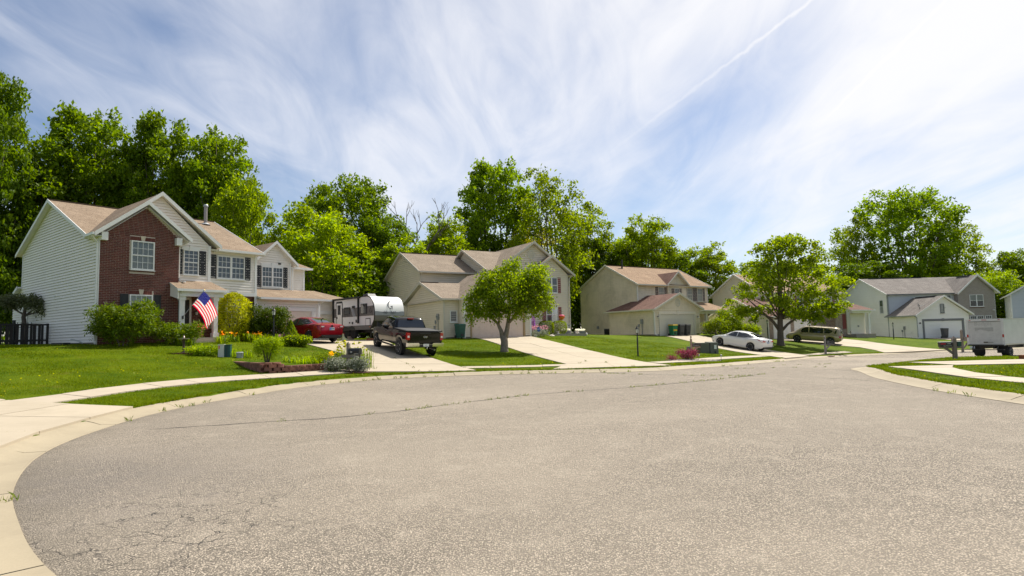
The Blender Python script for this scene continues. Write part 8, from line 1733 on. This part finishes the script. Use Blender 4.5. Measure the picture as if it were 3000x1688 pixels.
def retaining_wall():
    root = thing("retaining_wall", "curved low wall of reddish brown blocks by the sidewalk", "wall", (0, 0, 0)); 
    def run(path, courses, z_off, lab):
        P = catmull(path, .05); s = np.r_[0, np.cumsum(np.linalg.norm(np.diff(P, axis=0), axis=1))]; n = int(s[-1] / .29)
        for c in range(courses + 1):
            cap = c == courses; hh = .07 if cap else .125; zb = (courses * .127 if cap else c * .127)
            for k in range(n):
                a = k * .29 + (.145 if c % 2 else 0); b = a + .282
                if b > s[-1]: continue
                p = np.array([np.interp((a + b) / 2, s, P[:, 0]), np.interp((a + b) / 2, s, P[:, 1])]); q = np.array([np.interp(b, s, P[:, 0]), np.interp(b, s, P[:, 1])]); ang = atan2(q[1] - p[1], q[0] - p[0]); z = z_off + zb
                key = "cap" if cap else "blk"
                if key not in BM: BM[key] = MB().add([(-.141, -.10 - (.02 if cap else 0), 0), (-.05, -.135 - (.02 if cap else 0), .0), (.05, -.135 - (.02 if cap else 0), .0), (.141, -.10 - (.02 if cap else 0), 0), (.12, .12, 0), (-.12, .12, 0), (-.141, -.10 - (.02 if cap else 0), hh), (-.05, -.135 - (.02 if cap else 0), hh), (.05, -.135 - (.02 if cap else 0), hh), (.141, -.10 - (.02 if cap else 0), hh), (.12, .12, hh), (-.12, .12, hh)], [(0, 1, 2, 3, 4, 5), (6, 7, 8, 9, 10, 11), (0, 1, 7, 6), (1, 2, 8, 7), (2, 3, 9, 8), (3, 4, 10, 9), (4, 5, 11, 10), (5, 0, 6, 11)]).mesh("block", M["block"])
                o = link("block", BM[key], root); o.location = (p[0] + RND.uniform(-.006, .006), p[1] + RND.uniform(-.006, .006), z); o.rotation_euler = (0, 0, ang + RND.uniform(-.03, .03))
    BM = {}
    run([(-12.0, 26.0), (-11.2, 25.0), (-10.4, 24.1), (-9.75, 23.55)], 4, .18, "")
    run([(-9.75, 23.55), (-9.42, 23.6), (-9.15, 23.95)], 4, .185, "")
    run([(-9.2, 23.75), (-8.7, 24.3), (-8.2, 24.9), (-7.55, 25.6)], 3, .16, "")
    # soil behind the wall
    mb = MB(); P = [(-12.0, 26.05), (-11.2, 25.1), (-10.4, 24.2), (-9.75, 23.65), (-9.25, 24.0), (-8.7, 24.45), (-8.2, 25.0), (-7.6, 25.65), (-8.2, 26.6), (-9.6, 26.4), (-11.2, 26.7)]; mb.v = [(x, y, max(.72 if x < -9.3 else .57, G(x, y) + .02)) for x, y in P]; mb.f = [tuple(range(len(P)))]; mb.build("soil_bed", M["lawn"], root)
    t = thing("mulch_bed", "reddish mulch bed under the wooden mailbox", "mulch bed", (-6.9, 24.9, G(-6.9, 24.9) - .02)); mb = MB(); n = 18; rr = random.Random(2); mb.v = [(0, 0, .07)] + [(1.0 * cos(2 * pi * k / n) * rr.uniform(.85, 1.1), .55 * sin(2 * pi * k / n) * rr.uniform(.85, 1.1), .0) for k in range(n)]; mb.f = [(0, 1 + k, 1 + (k + 1) % n) for k in range(n)]; mb.build("mulch", M["mulch"], t)
def flag():
    # pole bracketed on the left porch column
    x, y = at1(3.63, -.72); z = 1.6; t = thing("flag", "American flag on a slanted pole by the porch", "flag", (x, y, z), radians(90 - H1A)); p0 = Vector((0, 0, 1.35)); d = Vector((.52, -.55, 1.0)).normalized(); p1 = p0 + d * 1.75
    MB().tube([p0, p1], .016, 8).build("pole", M["steel"], t); MB().lathe([(.005, -.03), (.03, 0), (.005, .03)], 10, tuple(p1 + d * .02)).build("finial", mat("gold", (.6, .4, .1), .3, .8), t, smooth=True); MB().box((-.03, -.06, 1.25), (.03, .03, 1.42)).build("bracket", M["black"], t)
    # cloth: hoist along the upper pole, fly drooping to the right
    Lh, Lf = .92, 1.32; a0 = p1 - d * .06
    def cloth(s, tt): # s 0..1 along hoist from top, tt 0..1 along fly
        h = a0 - d * (Lh * s); f = Vector((.80, .10, -.45 - .55 * tt)).normalized(); w = .05 * sin(tt * 9 + s * 2) * tt; dn = Vector((0, 0, -1)) * (.22 * tt * tt); return h + f * (Lf * tt) + Vector((.12, -.1, 0)) * (w * 5 * .5) + Vector((.3, .7, 0)) * w + dn
    red, wh, bl = leaf_mat("flag_red", (.55, .01, .02), (.55, .01, .02), .45), leaf_mat("flag_white", (.72, .70, .68), (.72, .70, .68), .4), leaf_mat("flag_blue", (.04, .035, .17), (.04, .035, .17), .4)
    def strip(s0, s1, t0, t1, m, name, off=0.):
        rows = []
        for i in range(3):
            s = s0 + (s1 - s0) * i / 2; rows.append([cloth(s, t0 + (t1 - t0) * j / 14) + Vector((.5, -.5, 0)) * off for j in range(15)])
        return MB().grid([[tuple(v) for v in r] for r in rows]).build(name, m, t, smooth=True)
    for k in range(13): strip(k / 13, (k + 1) / 13, .405 if k < 7 else 0., 1, red if k % 2 == 0 else wh, "stripe")
    u = strip(0, 7 / 13, 0, .405, bl, "union")
    star = MB(); n = 0
    for i in range(9):
        for j in range(11):
            if (i + j) % 2: continue
            c = cloth((i + 1) / 10 * 7 / 13, (j + 1) / 12 * .405); r = .014; o = len(star.v); ex = (cloth(.2, .3) - cloth(.2, .1)).normalized(); ey = (cloth(0, .2) - cloth(.4, .2)).normalized()
            for sg in (.003, -.003):
                o = len(star.v); nn = ex.cross(ey) * sg; star.v += [tuple(c + nn + (ex * cos(pi / 2 + k * pi / 5) + ey * sin(pi / 2 + k * pi / 5)) * (r if k % 2 == 0 else r * .45)) for k in range(10)]; star.f.append(tuple(range(o, o + 10)))
    star.build("stars", wh, u, kind="stuff")
    # potted flowers on the porch step
    x, y = at1(4.55, -.6); t = thing("flower_pot", "brown urn with pink flowers on the porch", "flower pot", (x, y, 1.87)); MB().lathe([(.10, 0), (.16, .02), (.2, .25), (.17, .38), (.2, .42)], 16).build("urn", mat("brown_urn", (.14, .05, .03), .4, var=.2), t, smooth=True)
    g = np.random.default_rng(3); V, F = leaf_cloud(g.normal(size=(260, 3)) * [.13, .13, .09] + [0, 0, .52], .07, rng_=g, aspect=.9); link("flowers", fast_mesh("flowers", V, F, LEAF["pk"]), t, kind="stuff")
def fences():
    # black iron fence with gate and stacked wooden pickets at the far left
    iron = M["black"]; root = thing("iron_fence", "black iron picket fence at the left rear corner of the brick house", "fence", (0, 0, 0)); a, b = (-26.9, 36.2), (-32.6, 32.6)
    zb = G(*a); L = hypot(b[0] - a[0], b[1] - a[1]); n = int(L / .16); 
    for k in range(n + 1):
        t = k / n; x, y = a[0] + (b[0] - a[0]) * t, a[1] + (b[1] - a[1]) * t; z = G(x, y)
        MB().box((x - .012, y - .012, z), (x + .012, y + .012, z + 1.32)).build("picket", iron, root)
        if k % 16 == 0: MB().box((x - .06, y - .06, z), (x + .06, y + .06, z + 1.45)).build("post", iron, root)
    for hz in (.2, 1.02, 1.22): MB().bar((a[0], a[1], zb + hz), (b[0], b[1], G(*b) + hz), .04, .035).build("rail", iron, root)
    dk = mat("dark_stained_wood", (.022, .017, .015), .8, var=.4, vscale=6, bump=.4); root = thing("wooden_gate", "row of dark weathered wooden pickets in front of the iron fence", "fence", (0, 0, 0)); a, b = (-25.6, 33.0), (-30.4, 29.6); L = hypot(b[0] - a[0], b[1] - a[1]); rr = random.Random(8); k = 0; t = 0
    while t < L:
        w = rr.uniform(.10, .2); x, y = a[0] + (b[0] - a[0]) * t / L, a[1] + (b[1] - a[1]) * t / L; z = G(x, y); ang = atan2(b[1] - a[1], b[0] - a[0]); o = MB().box((0, -.03, 0), (w, .03, rr.uniform(1.05, 1.12))).build("picket", dk, root); o.location = (x, y, z + .05); o.rotation_euler = (0, 0, ang); t += w + (rr.uniform(.03, .14) if rr.random() < .6 else .01)
    for hz in (.25, 1.1): MB().bar((a[0], a[1], G(*a) + hz), (b[0], b[1], G(*b) + hz), .1, .09).build("rail", dk, root)
    # small gnarled tree by the fence
    x, y = -28.3, 34.6; t = thing("small_tree", "small gnarled tree with drooping branches behind the dark wooden pickets", "tree", (x, y, G(x, y))); mb = MB(); mb.tube([(0, 0, -.2), (.1, 0, .8), (-.05, 0, 1.6), (.1, 0, 2.4)], [.16, .13, .11, .06], 9)
    bl = [(0, 0, 2.5, 1.5, 1.2, .35), (1.2, -.3, 2.2, .9, .8, .4), (-1.1, 0, 2.4, .9, .8, .35), (1.7, -.4, 1.8, .4, .4, .35)]
    limbs(mb, (.05, 0, 1.7), [(*c[:3], .5) for c in bl], .12, rr, 6, 2); mb.build("trunk", M["bark"], t, smooth='all', fix=False); g = np.random.default_rng(9); V, F = leaf_cloud(blob_points(bl, 5000, 14, .14, g, .4), .13, rng_=g); link("crown", fast_mesh("crown", V, F, leaf_mat("leaf_dusty", (.06, .075, .03), (.11, .12, .06), .3)), t)
    # white hose reel bits at the wall foot
    x, y = at1(-.55, 1.0); t = thing("hose", "pale garden hose loop at the foot of the cream side wall", "hose", (x, y, G(x, y))); MB().tube([(.25 * cos(k / 3) * (1 + k * .01), .12 * sin(k / 3), .05 + .22 * abs(sin(k / 6))) for k in range(26)], .018, 6).build("hose", mat("pale_hose", (.42, .45, .44), .5), t, smooth=True)
    x, y = at1(-.6, 2.6); t = thing("drain_extension", "flat black downspout extension lying at the foot of the cream wall", "drain pipe", (x, y, G(x, y)), radians(90 - H1A)); MB().box((-.25, -.8, 0), (.05, 1.0, .09)).build("pipe", M["plastic"], t)
def beige_decor():
    # little garden things by the beige house
    def p2(u, v): q = f2(u, v); return float(q[0]), float(q[1])
    x, y = p2(7.75, -1.1); t = thing("security_sign", "blue octagonal security sign beside the pinkish garage door", "sign", (x, y, G(x, y)), radians(90 - H2A)); MB().tube([(0, 0, 0), (0, 0, .5)], .012, 6).build("stake", M["steel"], t); mb = MB(); mb.v = [(.17 * cos(pi / 8 + k * pi / 4), -.012, .62 + .2 * sin(pi / 8 + k * pi / 4)) for k in range(8)] + [(.17 * cos(pi / 8 + k * pi / 4), .012, .62 + .2 * sin(pi / 8 + k * pi / 4)) for k in range(8)]; mb.f = [tuple(range(8)), tuple(range(8, 16))[::-1]] + [(i, 8 + i, 8 + (i + 1) % 8, (i + 1) % 8) for i in range(8)]; sg = mb.build("sign_plate", mat("sign_blue", (.015, .075, .36), .4), t); text_mesh("lettering", "ADT", .14, WHITE_INK, sg, (0, -.014, .62), (1, 0, 0), (0, 0, 1), .001)
    x, y = p2(7.6, -.85); t = thing("planter_pot", "small cream pot beside the security sign", "flower pot", (x, y, G(x, y))); MB().lathe([(.09, 0), (.14, .02), (.17, .22), (.18, .24)], 14).build("pot", M["offw"], t, smooth=True)
    x, y = p2(12.0, 1.6); t = thing("balloon_spinner", "colourful hot air balloon garden spinner before the lower window", "garden ornament", (x, y, G(x, y))); MB().tube([(0, 0, 0), (0, 0, 1.25)], .012, 6).build("stake", M["black"], t)
    cols = [mat("balloon_pink", (.55, .04, .16), .5), mat("balloon_red", (.65, .05, .03), .5), mat("balloon_orange", (.75, .2, .02), .5), mat("balloon_yellow", (.75, .5, .03), .5)]; pr = [(.05, 1.25), (.13, 1.33), (.24, 1.45), (.28, 1.58), (.24, 1.68), (.12, 1.74), (.02, 1.75)]
    for k, (i, j) in enumerate(((4, 6), (3, 4), (1, 3), (0, 1))): MB().lathe(pr[i:j + 1], 16).build("balloon_panel", cols[k], t, smooth=True)
    MB().lathe([(.03, 1.1), (.05, 1.16)], 8).build("basket", M["tanwood"], t)
    for u, lab in ((12.3, "left grey trough of pale yellow flowers by the beige house"), (13.9, "right grey trough of pale yellow flowers at the corner of the beige house")):
        x, y = p2(u, 1.5); t = thing("flower_trough", lab, "planter", (x, y, G(x, y)), radians(90 - H2A), "flower troughs"); MB().hexa([(-.36, -.16, 0), (.36, -.16, 0), (.36, .16, 0), (-.36, .16, 0), (-.42, -.2, .34), (.42, -.2, .34), (.42, .2, .34), (-.42, .2, .34)]).build("trough", M["greytrim"], t); g = np.random.default_rng(int(u * 10)); V, F = leaf_cloud(g.uniform(-1, 1, (420, 3)) * [.42, .2, .08] + [0, 0, .43], .09, rng_=g, aspect=.8); link("flowers", fast_mesh("flowers", V, F, LEAF["wt"]), t, kind="stuff")
    x, y = p2(12.9, 1.8); t = thing("wind_wheel", "small grey metal wind wheel on a stake by the beige house", "garden ornament", (x, y, G(x, y))); MB().tube([(0, 0, 0), (0, 0, .8)], .012, 6).build("stake", M["steel"], t)
    for k in range(10): a = k * pi / 5; MB().bar((0, -.02, .8), (.2 * cos(a), -.02, .8 + .2 * sin(a)), .045, .008, (0, 1, 0)).build("blade", M["steel"], t)
    for i, (u, v, h, m, lab) in enumerate(((11.0, .8, .34, "offw", "white goose figure in front of the clipped round bushes"), (13.1, 1.0, .3, "offw", "pale garden figure left of the right flower trough"), (13.35, 1.1, .42, "offw", "taller pale garden figure beside the right flower trough"), (14.35, 1.2, .22, "white", "small white globe at the corner of the beige house"))):
        x, y = p2(u, v); t = thing("garden_figure", lab, "garden ornament", (x, y, G(x, y)), i); MB().lathe([(.04, 0), (.10, .03), (.12, h * .35), (.07, h * .62), (.05, h * .7), (.075, h * .82), (.06, h * .95), (.01, h)], 12).build("figure", M[m], t, smooth=True); MB().bar((0, -.06, h * .82), (0, -.13, h * .8), .03, .03).build("beak", mat("orange_beak", (.6, .25, .03), .5), t)
    x, y = p2(9.5, -.4); rock("boulder", "pale flat boulder at the edge of the beige house driveway", x, y, .38, .22, .16, 4)
    for i, (u, z, lab) in enumerate(((9.1, 2.55, "left round plaque on the beige wall"), (9.6, 2.35, "right round plaque on the beige wall"))):
        x, y = p2(u, 2.55 if u > 9.3 else 3.15); t = thing("wall_plaque", lab, "wall ornament", (x, y, z), radians(90 - H2A), "wall plaques"); MB().lathe([(.13, 0), (.13, .03), (.09, .045), (.02, .05)], 14, (0, 0, 0), 'y').build("disc", M["zinc"], t); MB().lathe([(.05, -.02), (.05, .06)], 10, (0, 0, 0), 'y').build("boss", M["galv"], t)
def rock(name, label, x, y, rx, ry, h, seed, group=None, m=None, cat="rock"):
    g = random.Random(seed); mb = MB(); n, k = 9, 5
    for i in range(k + 1):
        a = pi / 2 * i / k
        for j in range(n): b = 2 * pi * j / n; q = g.uniform(.8, 1.12); mb.v.append((rx * cos(a) * cos(b) * q + (0 if i < k else 0), ry * cos(a) * sin(b) * q, h * sin(a) * g.uniform(.85, 1.05)))
    for i in range(k):
        for j in range(n): mb.f.append((i * n + j, i * n + (j + 1) % n, (i + 1) * n + (j + 1) % n, (i + 1) * n + j))
    return mb.build(name, m or mat("pale_stone", (.47, .41, .34), .85, var=.3, vscale=8, bump=.5), None, label=label, cat=cat, group=group, loc=(x, y, G(x, y) - .02), rz=g.uniform(0, 6))
def corner_beds():
    # stone bed round the tan mailbox
    g = random.Random(12); mb = MB(); V = []
    for k in range(420):
        a = g.uniform(0, 2 * pi); r = sqrt(g.random()); x, y = 9.85 + 1.5 * r * cos(a) - .35 * r * sin(a), 32.75 + .55 * r * sin(a) + .5 * r * cos(a); s = g.uniform(.03, .075); z = G(x, y) + .01; o = len(mb.v); mb.v += [(x - s, y - s * .7, z), (x + s, y - s * .6, z), (x + s * .8, y + s * .7, z), (x - s * .9, y + s * .6, z), (x, y, z + s * .9)]; mb.f += [(o, o + 1, o + 4), (o + 1, o + 2, o + 4), (o + 2, o + 3, o + 4), (o + 3, o, o + 4)]
    mb.build("stone_mulch", mat("bed_stones", (.46, .40, .33), .85, isl=.35), None, label="bed of pale stones round the tan mailbox post", cat="stones", kind="stuff")
    for i, (x, y, lab) in enumerate(((10.15, 32.95, "left solar path light by the tan mailbox post"), (11.35, 32.9, "right solar path light at the edge of the stone bed"))):
        t = thing("path_light", lab, "path light", (x, y, G(x, y)), 0, "path lights by the tan mailbox"); MB().tube([(0, 0, 0), (0, 0, .24)], .012, 6).build("stake", M["black"], t); MB().lathe([(.03, .24), (.055, .30)], 10).build("lens", M["lamp"], t); MB().lathe([(.085, .30), (.07, .33), (.01, .36)], 10).build("cap", M["black"], t)
    # wooden planter at the right edge
    x0, y0, x1, y1 = 24.9, 27.9, 31.5, 27.4; rust = mat("rusty_timber", (.23, .075, .025), .85, var=.45, vscale=5, bump=.5); t = thing("raised_bed", "low rust brown timber planter with flowers at the right edge", "planter", (x0, y0, G(x0, y0)), atan2(y1 - y0, x1 - x0)); L = hypot(x1 - x0, y1 - y0)
    for a, b in (((0, -.03, .06), (L, -.03, .06)), ((0, 1.9, .06), (L, 1.9, .06)), ((.03, 0, .06), (.03, 1.9, .06))): MB().bar(a, b, .12, .24).build("timber", rust, t)
    MB().box((.06, .03, -.1), (L, 1.85, .10)).build("soil", M["mulch"], t); g2 = np.random.default_rng(31)
    for k in range(9): c = np.array([.5 + k * .55, .8 + .3 * sin(k * 2), .2]); V, F = leaf_cloud(g2.normal(size=(230, 3)) * [.26, .3, .12] + c + [0, 0, .05 + .1 * (k % 3)], .11, rng_=g2, aspect=.6); link("plant", fast_mesh("plant", V, F, LEAF["f" if k % 2 else "c"]), t)
    for k in range(5): c = np.array([.6 + k * 1.0, .3 + .3 * (k % 2), .32]); V, F = leaf_cloud(g2.normal(size=(40, 3)) * .06 + c, .07, rng_=g2, aspect=.9); link("bloom", fast_mesh("bloom", V, F, LEAF["wt"]), t)
    fx = thing("goose_ornament", "white bird ornament standing in the timber planter", "garden ornament", (27.0, 29.0, G(27.0, 29.0) + .1)); MB().lathe([(.05, 0), (.13, .1), (.16, .26), (.08, .42), (.05, .55), (.08, .62), (.02, .68)], 12).build("figure", M["white"], fx, smooth=True); MB().bar((-.06, 0, .6), (-.16, 0, .58), .03, .03).build("beak", M["amber"], fx)
    # storm drain grate in the far kerb
    x, y = 25.2, 47.6; t = thing("drain_grate", "rusty storm drain grate in the kerb before the minivan", "drain grate", (x, y, H(x, y) + .03), .75); rm = mat("rusty_iron", (.16, .09, .075), .7, var=.3); MB().box((-.5, -.05, 0), (.5, .0, .06)).build("frame", rm, t); MB().box((-.5, .45, 0), (.5, .5, .06)).build("frame", rm, t)
    for k in range(9): MB().box((-.48 + k * .115, .0, 0), (-.43 + k * .115, .45, .05)).build("bar", rm, t)
mailboxes(); lamp_posts(); bins(); utilities(); retaining_wall(); flag(); fences(); beige_decor(); corner_beds()

# ================================================================== grass blades on the lawns
def grass():
    g = np.random.default_rng(5); n = 620000
    d = 11 + 40 * g.random(n) ** 1.5; az = np.radians(g.uniform(-43, 43, n)); x, y = np.sin(az) * d, np.cos(az) * d
    k = np.where(inside(x, y, EDGE[::3]), -1, seg_dist(x, y, EDGE[::3])) > .68
    x, y = x[k], y[k]; keep = np.ones(len(x), bool)
    for q in PAVED:
        lo, hi = q.min(0), q.max(0); m = (x > lo[0]) & (x < hi[0]) & (y > lo[1]) & (y < hi[1])
        if m.any(): idx = np.nonzero(m)[0]; keep[idx[inside(x[idx], y[idx], q)]] = False
    for fr_, ang, C, (u0, u1, v0, v1) in ((f1, H1A, H1C, (0, 17, 0, 14)), (f2, H2A, H2C, (0, 13.5, -.5, 12)), (f3, H3A, H3C, (0, 13, 0, 13))):
        a = radians(ang); dx, dy = x - C[0], y - C[1]; U = dx * sin(a) + dy * cos(a); Vv = -(dx * cos(a) - dy * sin(a)); keep &= ~((U > u0) & (U < u1) & (Vv > v0) & (Vv < v1))
    x, y = x[keep], y[keep]
    if len(x) > 330000: s_ = g.choice(len(x), 330000, replace=False); x, y = x[s_], y[s_]
    z = HN(x, y) + LAWN - .01; n = len(x); b = g.uniform(0, 2 * pi, n); dist = np.hypot(x, y); h = g.uniform(.025, .06, n) * (1 + .35 * np.sin(x * .9) * np.sin(y * 1.1)); w = .0045 + .00035 * dist; l = h * g.uniform(.2, 1.0, n); c, s = np.cos(b), np.sin(b)
    V = np.stack([np.stack([x - s * w, y + c * w, z], 1), np.stack([x + s * w, y - c * w, z], 1), np.stack([x + c * l, y + s * l, z + h], 1)], 1).reshape(-1, 3); F = np.arange(3 * n).reshape(-1, 3)
    link("grass", fast_mesh("grass", V, F, M["blade"]), None, "short mown grass blades covering the lawns", "grass", kind="stuff")
grass()
def lawn_specks():
    g = np.random.default_rng(15); n = 2600; d = 12 + 30 * g.random(n) ** 1.3; az = np.radians(g.uniform(-42, 41, n)); x, y = np.sin(az) * d, np.cos(az) * d
    k = (np.where(inside(x, y, EDGE[::3]), -1, seg_dist(x, y, EDGE[::3])) > .9) & (np.sin(x * .8) + np.sin(y * .7 + 1) > .1)
    for q in PAVED: k &= ~inside(x, y, q)
    x, y = x[k], y[k]; z = HN(x, y) + LAWN + .045
    V, F = leaf_cloud(np.stack([x, y, z], 1), .05, rng_=g, aspect=.9); link("lawn_flowers", fast_mesh("lawn_flowers", V, F, LEAF["d"]), None, "tiny clover and dandelion heads dotted over the lawns", "flowers", kind="stuff")
lawn_specks()
